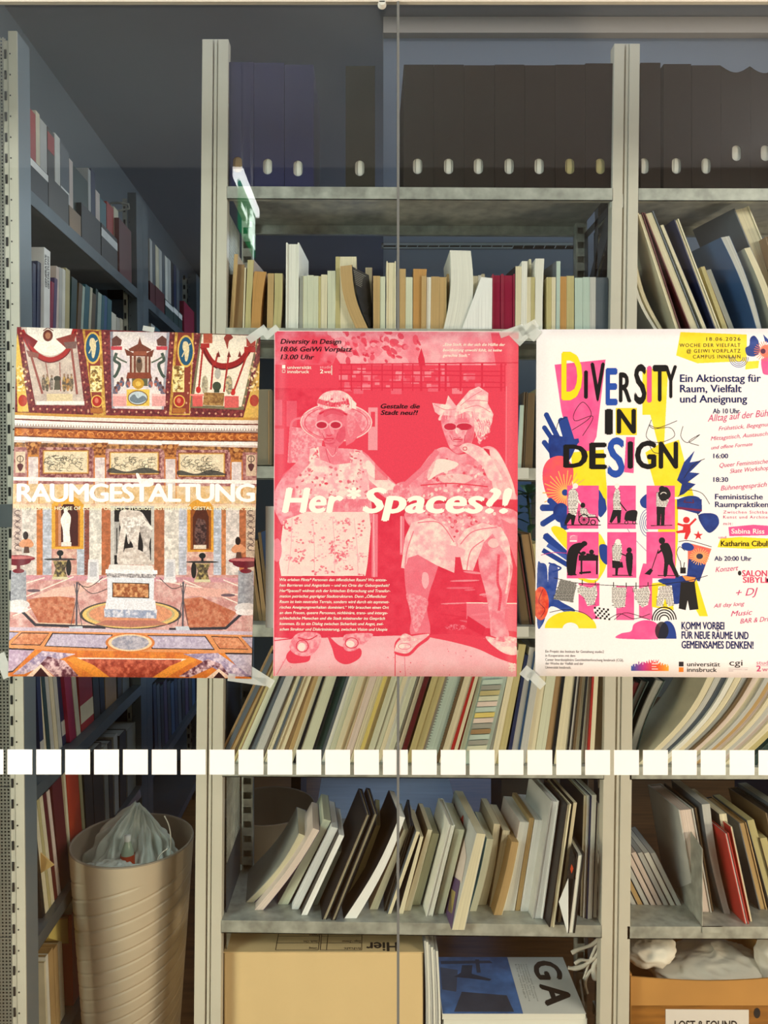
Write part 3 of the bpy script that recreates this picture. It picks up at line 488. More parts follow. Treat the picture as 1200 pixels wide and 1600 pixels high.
def art_diversity():
    WH = (244, 238, 236); A = Art(385, 542, WH); k = 3.243
    U = lambda cx, cy: ((830+cx/k-837), (510+cy/k-515)); L = lambda cx, cy: ((830+cx/k-837), (780+cy/k-515)); A.T = U
    PK = (232, 74, 138); YE = (242, 212, 28); BL = (32, 62, 140); BK = (26, 24, 26); SA = (240, 92, 90); OR = (244, 148, 70); RD = (212, 46, 50)
    tp = ((240, 104, 156), 14, 1.6, 1); ty = ((248, 224, 60), 18, 1.6, 2); tb = ((24, 42, 110), 12, 2, 3)
    A.poly([(752,32),(1088,46),(1086,182),(1150,178),(1145,215),(1080,222),(1082,180),(838,190),(730,150)], YE, tex=ty); A.blob([(1080,115),(1100,100),(1105,65),(1125,52),(1145,75),(1150,100),(1155,130),(1130,155),(1090,150)], BL, tex=tb); A.poly([(1170,45),(1200,75),(1200,90),(1180,82)], BL)
    A.blob([(1165,170),(1230,160),(1240,240),(1180,248),(1165,225)], PK, tex=tp)
    A.ell(1185, 130, 30, 32, SA, .8)
    for i in range(26): t = i/26*2*math.pi; A.line([(1180+14*math.cos(t),130+14*math.sin(t)),(1180+56*math.cos(t),130+50*math.sin(t))], 3.2, (240, 120, 70))
    A.ell(1170, 130, 13, 13, (80, 30, 60))
    for i, rr in enumerate((22, 31, 40, 48)): A.ring(1047, 160, rr, rr+2, 3, BL, 0, 180)
    A.poly([(115,195),(373,170),(328,560),(290,640),(195,610),(150,430)], PK, tex=tp)
    A.poly([(560,225),(690,205),(670,600),(745,576),(820,860),(640,870),(575,640),(640,600),(600,450),(560,450)], YE, tex=ty); A.poly([(200,640),(365,625),(382,830),(380,920),(300,910),(210,800)], YE, tex=ty); A.rect(425, 415, 532, 552, YE)
    A.poly([(478,562),(522,562),(516,745),(468,740)], PK, tex=tp)
    # left hand-like leaves
    for a, b, wd in (((75,450),(150,600),26), ((150,480),(185,600),32), ((65,515),(150,640),24), ((65,590),(140,690),26), ((170,470),(215,610),26), ((120,600),(235,580),22)): A.line([a, b], wd, BL); A.ell(*a, wd/2, wd/2, BL)
    A.blob([(90,560),(160,560),(210,570),(240,580),(225,610),(190,680),(130,720),(95,680)], BL, tex=tb)
    A.curve([(205,527),(300,455),(260,385),(215,440),(222,480),(300,455),(305,480),(258,555)], 3, BK); A.curve([(125,520),(140,480),(180,460)], 3, BK)
    A.curve([(605,475),(580,560),(640,590),(720,560),(700,515),(620,520),(595,500),(640,515),(735,480)], 3, BK); A.curve([(765,508),(755,560),(790,590),(850,550),(795,585),(845,605)], 3, BK); A.curve([(590,590),(620,640),(680,640)], 3, BK)
    A.blob([(60,720),(95,670),(160,660),(210,720),(200,830),(180,908),(95,880),(60,800)], SA, tex=((232, 74, 110), 12, 2, 5))
    for i in range(30):
        t = i/30*2*math.pi; A.line([(172+16*math.cos(t),845+16*math.sin(t)),(172+(95+20*(i % 2))*math.cos(t),845+(95+20*(i % 2))*math.sin(t))], 5, (246, 178, 96))
    # right spiky leaf
    A.poly([(735,780),(770,690),(825,630),(800,690),(860,680),(800,740),(850,745),(790,790),(830,800),(770,850),(745,860),(760,800)], BL, tex=tb); A.curve([(770,770),(820,700),(875,672)], 3, BK); A.ell(170, 843, 16, 16, BL)
    A.curve([(740,862),(790,830),(860,845),(900,900)], 3, BK)
    A.blob([(335,830),(365,870),(380,930),(340,960)], BL); A.blob([(550,880),(590,850),(600,920),(560,915)], BL)
    for x0, x1 in ((180,340),(383,528),(582,724)): A.rect(x0, 808, x1, 930, PK, tex=tp)
    A.blob([(735,880),(800,858),(850,870),(848,905),(800,920),(740,905)], BL, tex=tb); A.T = L
    # lower area
    for a, b, wd in (((60,45),(150,45),34), ((60,125),(160,60),30), ((150,60),(170,150),36), ((95,10),(150,60),30)): A.line([a, b], wd, BL); A.ell(*a, wd/2, wd/2, BL)
    A.ell(150, 70, 40, 50, BL, tex=tb); A.blob([(340,0),(372,0),(375,60),(345,90)], BL)
    A.blob([(100,150),(130,138),(180,170),(190,260),(130,200)], YE, tex=ty); A.line([(75,190),(185,290)], 36, BL); A.ell(78, 192, 18, 18, BL); A.line([(62,262),(185,335)], 24, BL); A.line([(85,235),(180,300)], 20, (60, 90, 170)); A.curve([(50,285),(110,272),(180,275)], 3, (200, 60, 130))
    A.blob([(335,185),(370,215),(385,290),(370,360),(320,425),(250,410),(240,395),(340,395)], YE, tex=ty); A.blob([(345,235),(385,240),(385,330),(350,300)], BL)
    A.blob([(32,345),(50,325),(78,340),(85,420),(92,335),(130,335),(136,400),(130,500),(220,560),(190,582),(100,545),(60,635),(32,635)], BL, tex=((70, 90, 160), 10, 2.4, 9)); A.curve([(90,325),(150,350),(110,370)], 8, BL)
    A.ell(50, 530, 40, 85, (218, 60, 44), tex=((236, 100, 60), 6, 3, 4)); A.curve([(60,460),(40,520),(70,560),(50,600)], 3, (120,30,40))
    A.poly([(725,0),(740,0),(740,155),(725,155)], YE); A.poly([(640,150),(740,150),(740,215),(725,400),(640,400)], YE, .9)
    A.poly([(735,0),(860,0),(862,58),(845,75),(735,45)], BL, tex=tb); A.poly([(735,38),(862,52),(860,62),(735,50)], (120,30,70)); A.blob([(845,80),(900,70),(940,85),(945,130),(900,170),(860,130)], BL, tex=tb); A.line([(838,70),(850,95)], 4, BK); A.line([(780,0),(770,15),(820,18),(815,0)], 5, (90,30,60))
    # running red figure, star, kite
    A.ell(783, 105, 17, 16, RD); A.line([(740,125),(790,140),(830,100)], 11, RD); A.poly([(768,125),(802,125),(805,165),(785,205),(772,200),(778,170),(735,172),(730,162),(765,155)], RD)
    st = []
    for i in range(10): rr = 25 if i % 2 == 0 else 10; t = math.radians(-90+36*i); st.append((843+rr*math.cos(t), 183+rr*math.sin(t)))
    A.poly(st, RD)
    A.poly([(790,220),(910,250),(850,415),(790,390)], SA, tex=((244, 130, 90), 8, 2, 3)); A.poly([(795,300),(880,330),(850,415),(785,395)], BL, tex=tb); A.ell(790, 240, 32, 20, BL, rot=15)
    for i in range(22): t = i/22*2*math.pi; A.line([(850+16*math.cos(t),290+14*math.sin(t)),(850+48*math.cos(t),290+42*math.sin(t))], 4, (246, 178, 110))
    A.ell(850, 288, 17, 14, (50, 50, 70)); A.curve([(745,215),(800,210),(910,240)], 3, BK)
    for rr in (16, 26, 36, 46): A.ring(590, 120, rr*.9, rr*1.5, 3, (50,70,150), 90, 275)
    A.curve([(485,150),(520,200),(590,270)], 3, (150,120,160)); A.curve([(748,310),(735,270),(750,240),(775,260)], 3, BK)
    A.poly([(545,395),(565,325),(612,330),(612,610),(545,600)], PK, tex=tp); A.rect(240, 425, 345, 608, PK, tex=tp); A.rect(430, 440, 520, 612, PK, tex=tp); A.poly([(610,425),(700,415),(720,560),(610,545)], YE); A.poly([(830,390),(892,590),(850,590),(800,500),(780,400)], YE, tex=ty)
    A.blob([(640,410),(740,390),(830,385),(820,430),(760,520),(700,520),(700,450)], BL, tex=tb); A.poly([(760,385),(830,395),(820,420),(780,410)], OR)
    for x0, x1, y0, y1 in ((180,338,0,150),(384,528,0,150),(582,725,0,152),(180,340,168,402),(384,531,168,398),(582,727,165,400)): A.rect(x0, y0, x1, y1, PK, tex=tp)
    NP = (236, 230, 222)
    def news(p, sd, dark=(60, 56, 54)):
        A.poly(p, NP); ys = [q[1] for q in p]; xs = [q[0] for q in p]; r = random.Random(sd)
        y = min(ys)+4
        while y < max(ys)-3:
            x = min(xs)
            while x < max(xs):
                wd = r.uniform(5, 16); c = (x+wd/2, y); ins = False
                for i in range(len(p)):
                    xa, ya = p[i-1]; xb, yb = p[i]
                    if (ya > c[1]) != (yb > c[1]) and c[0] < (c[1]-ya)*(xb-xa)/(yb-ya)+xa: ins = not ins
                if ins: A.line([(x, y), (x+wd, y)], 3.2, dark)
                x += wd+4
            y += 8
    # panel 1: person pushing a wheelchair
    A.T = L; news([(190,-40),(212,-60),(235,-30),(238,20),(225,90),(190,70),(183,10)], 1); A.ell(222, -66, 14, 14, NP); A.poly([(185,70),(225,85),(215,130),(203,130),(200,100),(178,130),(166,125)], BK); A.line([(236,5),(262,45)], 8, NP)
    A.ell(260, 32, 12, 14, BK); news([(248,45),(275,45),(290,75),(325,80),(322,92),(262,92),(246,70)], 2); A.ring(266, 105, 26, 26, 6, BK); A.ring(312, 118, 12, 12, 5, BK); A.line([(285,92),(330,92),(345,115)], 6, BK); A.line([(240,60),(240,100)], 5, BK); A.line([(165,132),(350,132)], 4, BK)
    for i in range(6): t = i*math.pi/6; A.line([(266-24*math.cos(t),105-24*math.sin(t)),(266+24*math.cos(t),105+24*math.sin(t))], 2, BK)
    # panel 2: pram
    news([(418,-30),(430,-60),(446,-40),(450,20),(455,55),(415,60),(412,0)], 3); A.ell(432, -66, 12, 13, NP); A.poly([(412,55),(455,55),(450,120),(435,122),(432,85),(405,122),(395,116)], BK); A.line([(448,20),(480,60)], 6, BK)
    A.blob([(470,100),(480,65),(512,55),(535,62),(532,95),(525,112),(480,108)], BK); A.ring(480, 118, 8, 8, 4, BK); A.ring(520, 118, 8, 8, 4, BK); A.line([(390,125),(535,125)], 4, BK)
    # panel 3: person holding a child
    A.poly([(632,30),(676,30),(672,130),(654,132),(655,70),(650,132),(634,132)], BK); news([(632,-30),(650,-45),(690,-20),(694,10),(680,40),(630,36)], 4); A.ell(660, -50, 16, 17, BK); A.blob([(640,-30),(676,-62),(700,-40),(700,-10),(660,10)], BK); A.ring(668, -20, 16, 14, 4, NP, 200, 330); A.line([(604,134),(712,132)], 4, BK)
    # panel 4: bending over a table
    A.blob([(185,380),(180,290),(200,240),(240,222),(275,230),(250,260),(235,290),(225,370),(222,384)], BK); A.ell(268, 226, 15, 13, BK); A.line([(235,265),(265,290)], 11, BK); A.rect(240, 284, 338, 312, BK); A.rect(250, 312, 258, 382, BK); A.rect(328, 312, 336, 382, BK); A.line([(185,384),(228,384)], 7, BK); A.line([(245,375),(300,370)], 10, BK); A.ell(264, 274, 12, 9, BK); A.ell(305, 268, 12, 12, BK); A.line([(280,280),(320,284)], 10, BK)
    A.rect(195, 184, 234, 218, (240, 130, 165)); A.rect(195, 210, 230, 216, WH); A.ring(214, 200, 17, 15, 2, WH, 180, 300)
    # panel 5: woman with child
    news([(425,215),(440,208),(456,225),(458,280),(448,315),(412,312),(408,250)], 5); A.ell(438, 216, 14, 14, NP); A.poly([(408,310),(448,314),(455,345),(440,350),(436,385),(425,385),(425,350),(410,348)], BK); A.ell(495, 258, 13, 14, BK); A.blob([(480,275),(510,275),(512,325),(506,384),(492,384),(480,330)], BK); A.line([(452,275),(485,290)], 6, BK); A.line([(455,320),(460,345)], 10, BK); A.line([(410,386),(510,386)], 4, BK)
    # panel 6: sweeping
    A.ell(660, 210, 16, 17, BK); A.blob([(650,235),(690,222),(712,270),(718,320),(745,385),(728,390),(695,330),(685,385),(668,385),(672,320),(665,280)], BK); A.line([(668,250),(640,272)], 10, BK); A.line([(642,255),(608,355)], 4, BK); A.poly([(602,350),(615,360),(600,384),(572,378)], BK); A.line([(640,386),(750,386)], 4, BK); A.rect(752, 345, 780, 375, BK); A.line([(757,345),(752,310)], 4, BK); A.line([(770,345),(773,320)], 4, BK)
    # washing line
    A.curve([(115,400),(230,425),(400,437),(560,440),(700,425),(800,410),(890,385)], 3, BK)
    for x, y in ((258,425),(325,432),(416,437),(480,440),(530,438),(590,436)): A.line([(x,y-16),(x,y+12)], 4, BK)
    news([(150,405),(230,425),(212,525),(112,508)], 6, (50,50,48)); A.poly([(150,405),(230,425),(212,525),(112,508)], (60, 62, 58), .5)
    news([(240,435),(300,450),(328,435),(335,480),(318,535),(285,542),(268,500),(235,475)], 7); news([(408,446),(482,446),(474,545),(440,552),(412,540)], 8); news([(512,445),(535,455),(590,440),(602,470),(590,535),(560,548),(532,520)], 9); news([(642,440),(710,435),(722,535),(690,545),(676,500),(664,545),(632,540)], 10); A.poly([(755,420),(825,415),(832,470),(845,555),(800,560),(790,510),(780,560),(745,552)], BK)
    # bottom forms
    A.ell(200, 655, 130, 86, YE, tex=ty, a0=180, a1=360); A.ell(200, 656, 40, 30, WH, a0=180, a1=360); A.curve([(95,575),(180,560),(260,575),(310,610)], 3, BK)
    A.blob([(315,560),(345,540),(395,555),(385,600),(340,600)], WH)
    for i in range(7):
        for j in range(5):
            if (i+j) % 2 == 0: x = 318+i*11+j*1.5; y = 546+j*12+i*1.5; A.rect(x, y, x+10, y+10, BK)
    A.curve([(395,605),(450,580),(520,605),(600,580)], 3, BK); A.curve([(420,610),(480,575),(600,610)], 3, BK)
    for rr in (60, 48, 36, 24): A.ring(672, 612, rr, rr*1.1, 6, BK, 180, 355)
    A.blob([(440,705),(455,680),(505,668),(520,632),(570,612),(625,622),(662,665),(668,705)], PK, tex=tp); A.ell(688, 705, 46, 90, BL, a0=180, a1=360); A.ell(660, 665, 34, 46, BK, .8); A.rect(640, 705, 736, 740, WH)
    # name banners
    A.poly([(995,140),(1120,128),(1230,135),(1230,180),(1000,186)], PK, tex=tp); A.poly([(955,198),(1050,190),(1260,200),(1260,240),(1100,250),(940,242)], YE, tex=ty); A.ell(1052, 372, 9, 12, BK); A.ell(1190, 408, 8, 10, BK)
    # logos
    x0, x1, y0, y1 = 506, 694, 820, 868
    for i in range(47):
        t = i/46; c = [(60, 90, 170), (200, 60, 140), (244, 90, 60), (248, 180, 60)]; q = t*3; a = min(2, int(q)); f_ = q-a; cc = tuple(c[a][j]*(1-f_)+c[a+1][j]*f_ for j in range(3))
        top = y0+22-18*math.sin(t*3.1)+6*math.sin(i*1.9)+4*math.sin(i*3.3); A.rect(x0+i*4, top, x0+i*4+5, y1, cc)
    for i in range(5): A.line([(600+i*9,830),(596+i*12,812)], 3, (236,70,90))
    for y in (832, 846, 858): A.line([(610,y),(640-(8 if y == 846 else 0),y)], 4, WH)
    A.rect(746, 821, 770, 844, (40, 38, 44)); A.rect(746, 849, 770, 872, (244, 140, 50)); A.line([(997,850),(1095,850)], 1.6, (150,130,140)); A.line([(997,857),(1092,858)], 2, (170,150,160)); A.line([(997,865),(1020,865)], 2, (170,150,160)); A.line([(1135,838),(1260,838)], 2, (206,120,150))
    A.T = lambda x, y: (x, y); n = A.noise(A.H, A.W, 4, 95, 2)[..., None]; A.a *= .985+.03*n
    return A.material('diversity_print')
# ---------------- materials ----------------
M_post = mat('post_paint', (206, 200, 184), .38, noise=.05, nscale=6, bump=.05, bscale=300)
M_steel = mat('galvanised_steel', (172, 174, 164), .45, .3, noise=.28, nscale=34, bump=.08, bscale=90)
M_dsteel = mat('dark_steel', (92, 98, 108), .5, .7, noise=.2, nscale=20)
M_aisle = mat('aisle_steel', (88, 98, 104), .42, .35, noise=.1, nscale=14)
M_slot = mat('slot_shadow', (24, 24, 26), .8)
M_white = mat('white_enamel', (214, 216, 208), .4, noise=.04)
M_blackm = mat('black_lacquer', (22, 23, 26), .4)
M_wall = mat('library_wall', (116, 125, 132), .9, noise=.03, nscale=3)
M_ceil = mat('library_ceiling', (122, 128, 140), .95, noise=.04, nscale=3)
M_blind = mat('blind_fabric', (140, 148, 162), .8, noise=.03, nscale=90, stretch=(1,1,6))
_n = M_blind.node_tree; _t = _n.nodes.new('ShaderNodeBsdfTranslucent'); _t.inputs[0].default_value = (.50, .58, .66, 1); _m = _n.nodes.new('ShaderNodeMixShader'); _m.inputs[0].default_value = .45
_n.links.new(_n.nodes['Principled BSDF'].outputs[0], _m.inputs[1]); _n.links.new(_t.outputs[0], _m.inputs[2]); _n.links.new(_m.outputs[0], _n.nodes['Material Output'].inputs[0])

# ---------------- setting: library behind the glass, corridor in front of it ----------------
def struct(o): o['kind'] = 'structure'; return o
def wood(name, c1, c2):
    m = mat(name, c1, .35, noise=.3, nscale=5, stretch=(1, 9, 1)); return m
struct(bx('floor', -3.2, 3.2, -3.2, 6.0, -.08, 0, wood('wood_floor', (126, 88, 50), 0)))
struct(bx('ceiling', -3.2, 3.2, 1.342, 6.0, 3.015, 3.1, M_ceil))
lw = MB()
a0 = [((-31*y-1262)/1200, y) for y in (1.43, 6.0)]
lw.add([(a0[0][0]-.1,a0[0][1],0),(a0[0][0],a0[0][1],0),(a0[1][0],a0[1][1],0),(a0[1][0]-.1,a0[1][1],0),(a0[0][0]-.1,a0[0][1],3.1),(a0[0][0],a0[0][1],3.1),(a0[1][0],a0[1][1],3.1),(a0[1][0]-.1,a0[1][1],3.1)],
       [(0,3,2,1),(4,5,6,7),(0,1,5,4),(1,2,6,5),(2,3,7,6),(3,0,4,7)])
struct(lw.build('wall_left', M_wall))
struct(bx('wall_right', 3.1, 3.2, 1.42, 6.0, 0, 3.1, M_wall))
# back wall with a tall window band
wb = MB(); wb.box(-1.6, -.35, 5.6, 5.7, 0, 3.1); wb.box(1.25, 3.1, 5.6, 5.7, 0, 3.1); wb.box(-.35, 1.25, 5.6, 5.7, 0, .12); wb.box(-.35, 1.25, 5.6, 5.7, 2.5, 3.1)
struct(wb.build('wall_back', M_wall))
wf = MB()
for x in (-.35, .42, 1.21): wf.box(x, x+.04, 5.56, 5.64, .12, 2.5)
for z in (.12, 1.2, 2.46): wf.box(-.35, 1.25, 5.57, 5.63, z, z+.04)
win = struct(wf.build('window_1', M_blackm))
sk = mat('dusk_sky', (120, 160, 215), .9, emit=1.0)
p_ = mesh('sky_pane', [(-.31,5.66,.16),(1.21,5.66,.16),(1.21,5.66,2.46),(-.31,5.66,2.46)], [(0,1,2,3)], sk, win)
# corridor shell (seen only as a reflection and as the source of bounced light)
struct(bx('ceiling_corridor', -3.2, 3.2, -.72, 1.332, 2.95, 3.05, mat('corridor_ceiling', (222, 224, 228), .9)))
struct(bx('trim_1', -3.2, 3.2, -.95, -.72, 2.5, 3.05, mat('corridor_beam', (150, 146, 142), .8)))
struct(bx('ceiling_rear', -3.2, 3.2, -3.2, -.95, 2.95, 3.05, mat('corridor_beam2', (120, 120, 120), .8)))
struct(bx('wall_rear', -3.2, 3.2, -3.3, -3.2, 0, 3.1, mat('corridor_wall', (150, 158, 152), .9)))
struct(bx('wall_corridor_left', -3.3, -3.2, -3.3, 1.42, 0, 3.1, mat('corridor_wall_side', (170, 165, 158), .9)))
struct(bx('wall_corridor_right', 3.2, 3.3, -3.3, 1.42, 0, 3.1, MATS['corridor_wall_side']))
# glazed partition: lintel, two panes, joint, fitting
struct(bx('trim_2', -3.2, 3.2, 1.3325, 1.3415, Z_(1, 1.33), 3.05, mat('lintel_paint', (214, 206, 192), .6)))
g = bpy.data.materials.new('pane_glass'); g.use_nodes = True; nt = g.node_tree; nt.nodes.clear()
out = nt.nodes.new('ShaderNodeOutputMaterial'); mix = nt.nodes.new('ShaderNodeMixShader'); tr = nt.nodes.new('ShaderNodeBsdfTransparent'); gl = nt.nodes.new('ShaderNodeBsdfGlossy'); fr = nt.nodes.new('ShaderNodeLayerWeight'); pw_ = nt.nodes.new('ShaderNodeMath'); pw_.operation = 'POWER'; pw_.inputs[1].default_value = 5; ma_ = nt.nodes.new('ShaderNodeMath'); ma_.operation = 'MULTIPLY_ADD'; ma_.inputs[1].default_value = .95; ma_.inputs[2].default_value = .045
tr.inputs[0].default_value = (.965, .985, .975, 1); gl.inputs['Roughness'].default_value = 0.0; fr.inputs[0].default_value = .5
nt.links.new(fr.outputs['Facing'], pw_.inputs[0]); nt.links.new(pw_.outputs[0], ma_.inputs[0]); nt.links.new(ma_.outputs[0], mix.inputs[0]); nt.links.new(tr.outputs[0], mix.inputs[1]); nt.links.new(gl.outputs[0], mix.inputs[2]); nt.links.new(mix.outputs[0], out.inputs[0])
xs_ = X_(622, 1.336)
ST = mat('white_vinyl', (255, 252, 248), .5)
pw = []
for nm, x0, x1 in (('window_2', -3.2, xs_-.0022), ('window_3', xs_+.0022, 3.2)):
    o = struct(bx(nm, x0, x1, 1.333, 1.341, .02, Z_(1, 1.33), g)); pw.append(o)
for k in range(-2, 28):
    x0 = 11.5+45.14*k; x1 = x0+39; t = 1171+k*.045
    segs = [(x0, x1)] if not (x0 < 622 < x1) else [(x0, 620), (624, x1)]
    for a, b in segs:
        q = MB(); q.hexa([P(a,t+39,1.3322), P(b,t+39,1.3322), P(b,t,1.3322), P(a,t,1.3322)], [P(a,t+39,1.3329)-Vector((0,.0,0)), P(b,t+39,1.3329), P(b,t,1.3329), P(a,t,1.3329)])
        q.build('marker_square', ST, pw[0] if b < 622 else pw[1])
struct(bx('trim_3', xs_-.0021, xs_+.0021, 1.3312, 1.345, .02, Z_(1, 1.33), mat('joint_silicone', (112, 114, 112), .35)))
cl = thing('glass_clamp', 'small round metal clamp at the top edge of the left pane', 'clamp', P(597, 8, 1.325))
q = MB(); c_ = P(597, 4, 1.325)
vs2 = []; 
for yy, rr in ((1.322, .006), (1.3325, .0075)):
    for i in range(16): vs2.append((c_.x+rr*math.cos(i*math.pi/8), yy, c_.z+rr*math.sin(i*math.pi/8)))
q.add(vs2, [tuple(range(16))[::-1]]+[(i, (i+1) % 16, 16+(i+1) % 16, 16+i) for i in range(16)]); q.build('disc', M_white, cl)
q = MB(); q.box(c_.x-.0045, c_.x+.0045, 1.321, 1.3222, c_.z-.0007, c_.z+.0007); q.build('slot', M_slot, cl)
# hanging blind behind the racks
bl = thing('roller_blind', 'wide blue-grey blind hanging from a cassette behind the tall rack', 'blind', (X_(800,2.42), 2.42, Z_(620,2.42)))
bx('cassette', X_(599,2.40), 1.9, 2.40, 2.50, Z_(51,2.40), 3.012, mat('cassette_paint', (176, 168, 162), .7), bl)
bx('fabric', X_(599,2.42), 1.88, 2.43, 2.436, Z_(620,2.42), Z_(51,2.42)+.02, M_blind, bl)
# shiny slotted rail in front of the blind
rl = thing('slotted_rail', 'bright metal rail with slots hanging in front of the blue-grey blind', 'rail', P(750, 390, 2.38))
RM = mat('bright_rail', (214, 230, 244), .3, .1)
q = MB()
yt, ybm = Z_(384, 2.38), Z_(388, 2.38)
q.box(X_(596,2.38), X_(905,2.38), 2.37, 2.375, Z_(384.5,2.38), Z_(381,2.38)); q.box(X_(596,2.38), X_(800,2.38), 2.37, 2.375, Z_(389.5,2.38), Z_(387.5,2.38))
q.box(X_(596,2.38), X_(599,2.38), 2.37, 2.375, Z_(389.5,2.38), Z_(381,2.38)); q.box(X_(903,2.38), X_(905.5,2.38), 2.37, 2.376, Z_(500,2.38), Z_(378,2.38)); q.build('frame', RM, rl)
q = MB(); q.box(X_(599,2.38), X_(903,2.38), 2.379, 2.384, Z_(389,2.38), Z_(379,2.38)); q.build('backing', M_blackm, rl)
for i in range(18):
    x = 618+16.6*i
    if x < 902:
        q = MB(); q.hexa([P(x-1,388,2.366), P(x+.4,388,2.366), P(x+2.6,383,2.366), P(x+1.2,383,2.366)], [P(x-1,388,2.369), P(x+.4,388,2.369), P(x+2.6,383,2.369), P(x+1.2,383,2.369)]); q.build('tooth', RM, rl)

# ---------------- main rack facing the glass ----------------
def hexq(mb, pa, Y0, Y1, mi=0):   # pa: px polygon (bl, br, tr, tl) at the front plane, extruded straight back
    a = [P(x, y, Y0) for x, y in pa]; mb.hexa(a, [Vector((v.x, Y1, v.z)) for v in a], mi)
rack = thing('storage_rack', 'tall metal library rack of shelves standing right behind the glass', 'rack', (.1, 1.95, 0))
FB = 757+F*CAMZ/SF     # pixel row of the floor at the rack front
def post(l0, r0, l1, r1, ytop, nm):
    """l0,r0 at the top; l1,r1 at row 1600"""
    def ex(t0, t1, y): return t0+(t1-t0)*(y-ytop)/(1600-ytop)
    def sec(a, b, Yf, Yb, mb): 
        f_ = lambda y, s: ex(l0+(r0-l0)*s, l1+(r1-l1)*s, y)
        hexq(mb, [(f_(FB,a),FB),(f_(FB,b),FB),(f_(ytop,b),ytop),(f_(ytop,a),ytop)], Yf, Yb)
    m = MB(); sec(0, .40, SF, SF+.03, m); sec(.46, .58, SF+.004, SF+.03, m); sec(.61, 1, SF, SF+.03, m); sec(.02, .98, SF+.012, SF+.028, m)
    return bevel(m.build('post', M_post, rack), .0008, 1)
post(316, 357, 303, 345, 61, 'l'); post(960, 1000, 937, 983, 68, 'r'); post(1604, 1644, 1582, 1624, 74, 'x')
def px_post_r(y): return 357-12*(y-61)/1539       # inner edges of the centre bay
def px_post_l2(y): return 960-23*(y-68)/1532
# rear posts: slotted uprights
for xa in (X_(352, SF), X_(962, SF)-.03, X_(975, SF)+.01, X_(1608, SF)):
    m = MB(); m.box(xa, xa+.004, SR-.03, SR, 0, 2.4); m.box(xa+.026, xa+.03, SR-.03, SR, 0, 2.4); m.box(xa, xa+.03, SR-.004, SR, 0, 2.4)
    for i in range(60): m.box(xa+.004, xa+.026, SR-.03, SR-.027, .02+i*.04, .042+i*.04)
    m.build('rear_upright', M_steel, rack)
LV = {'top': (291, 293.5), 'A': (512, 514.5), 'B': (728, 732), 'C': (976, 980), 'D': (1194, 1198), 'E': (1438, 1446), 'F': (1672, 1681)}
def zs(lv, X):
    a, b = LV[lv]; x0, x1 = X_(350, SF), X_(950, SF); t = min(1.6, max(-.2, (X-x0)/(x1-x0)))
    if t > 1: b = {'E': 1447.5}.get(lv, b+.5); return Z_(b+(t-1)*2, SF)
    return Z_(a+(b-a)*t, SF)
def shelf(lv, xa, xb):
    m = MB(); za, zb = zs(lv, xa), zs(lv, xb); h = .031
    def slab(y0, y1, t0, t1): m.hexa([(xa,y0,za-t1),(xb,y0,zb-t1),(xb,y0,zb-t0),(xa,y0,za-t0)], [(xa,y1,za-t1),(xb,y1,zb-t1),(xb,y1,zb-t0),(xa,y1,za-t0)])
    slab(SF, SF+.002, 0, h); slab(SF+.002, SR-.002, 0, .002); slab(SR-.002, SR, 0, h); slab(SF, SF+.014, h-.002, h); slab(SR-.014, SR, h-.002, h)
    return m.build('shelf_board', M_steel, rack)
for lv, (a, b) in LV.items():
    ya = (a+b)/2
    shelf(lv, X_(px_post_r(ya)-1, SF), X_(px_post_l2(ya)+1, SF))
    shelf(lv, X_(px_post_l2(ya)+41, SF), X_(1608, SF))
# perforated end panels and brackets inside the centre bay
def grid_panel(x, y0, y1, z0, z1, pitch, w_, m, name, parent):
    mb = MB(); n = int((y1-y0)/pitch)
    for i in range(n+1): y = y0+i*pitch; mb.box(x, x+.001, y, y+w_, z0, z1)
    k = int((z1-z0)/pitch)
    for i in range(k+1): z = z0+i*pitch; mb.box(x+.0002, x+.0012, y0, y1, z, z+w_)
    o = mb.build(name, m, parent); o['kind'] = 'stuff'; return o
for i, x in enumerate((X_(349, SF), X_(958.5, SF), X_(974, SF))):
    if i == 0:
        for z0, z1 in ((zs('A', x)+.0, zs('top', x)-.04), (zs('E', x)+.12, zs('D', x)-.03), (.05, zs('E', x)-.03)): grid_panel(x, SF+.04, SR-.04, z0, z1, .009, .004, M_steel, 'perforated_panel', rack)
        for z0, z1 in ((zs('E', x), zs('E', x)+.12), (zs('B', x), zs('A', x)-.03), (zs('C', x), zs('B', x)-.03), (zs('D', x), zs('C', x)-.03)): bx('end_plate', x, x+.0015, SF+.035, SR-.035, z0, z1, M_dsteel, rack)
    else:
        for lv in ('top', 'A', 'B', 'C', 'D', 'E'):
            z = zs(lv, x); s = -.0015 if i == 1 else 0
            m = MB()
            for a_, b_ in (((SF+.03, z-.19), (SR-.03, z-.03)),):      # triangular shelf bracket with a strut
                m.hexa([(x+s,SF+.03,z-.05),(x+s+.0015,SF+.03,z-.05),(x+s+.0015,SF+.03,z-.03),(x+s,SF+.03,z-.03)], [(x+s,SR-.03,z-.05),(x+s+.0015,SR-.03,z-.05),(x+s+.0015,SR-.03,z-.03),(x+s,SR-.03,z-.03)])
                m.hexa([(x+s,SF+.03,z-.10),(x+s+.0015,SF+.03,z-.10),(x+s+.0015,SF+.03,z-.03),(x+s,SF+.03,z-.03)], [(x+s,SR-.03,z-.25),(x+s+.0015,SR-.03,z-.25),(x+s+.0015,SR-.03,z-.20),(x+s,SR-.03,z-.20)])
                m.box(x+s, x+s+.0015, SR-.06, SR-.03, z-.25, z-.03); m.box(x+s, x+s+.0015, SR-.15, SR-.125, z-.18, z-.03)
            m.build('shelf_bracket', M_dsteel, rack)
            bx('hook', x+s*3-.001, x+s*3+.001, SF+.005, SF+.012, z-.045, z-.012, M_white, rack)
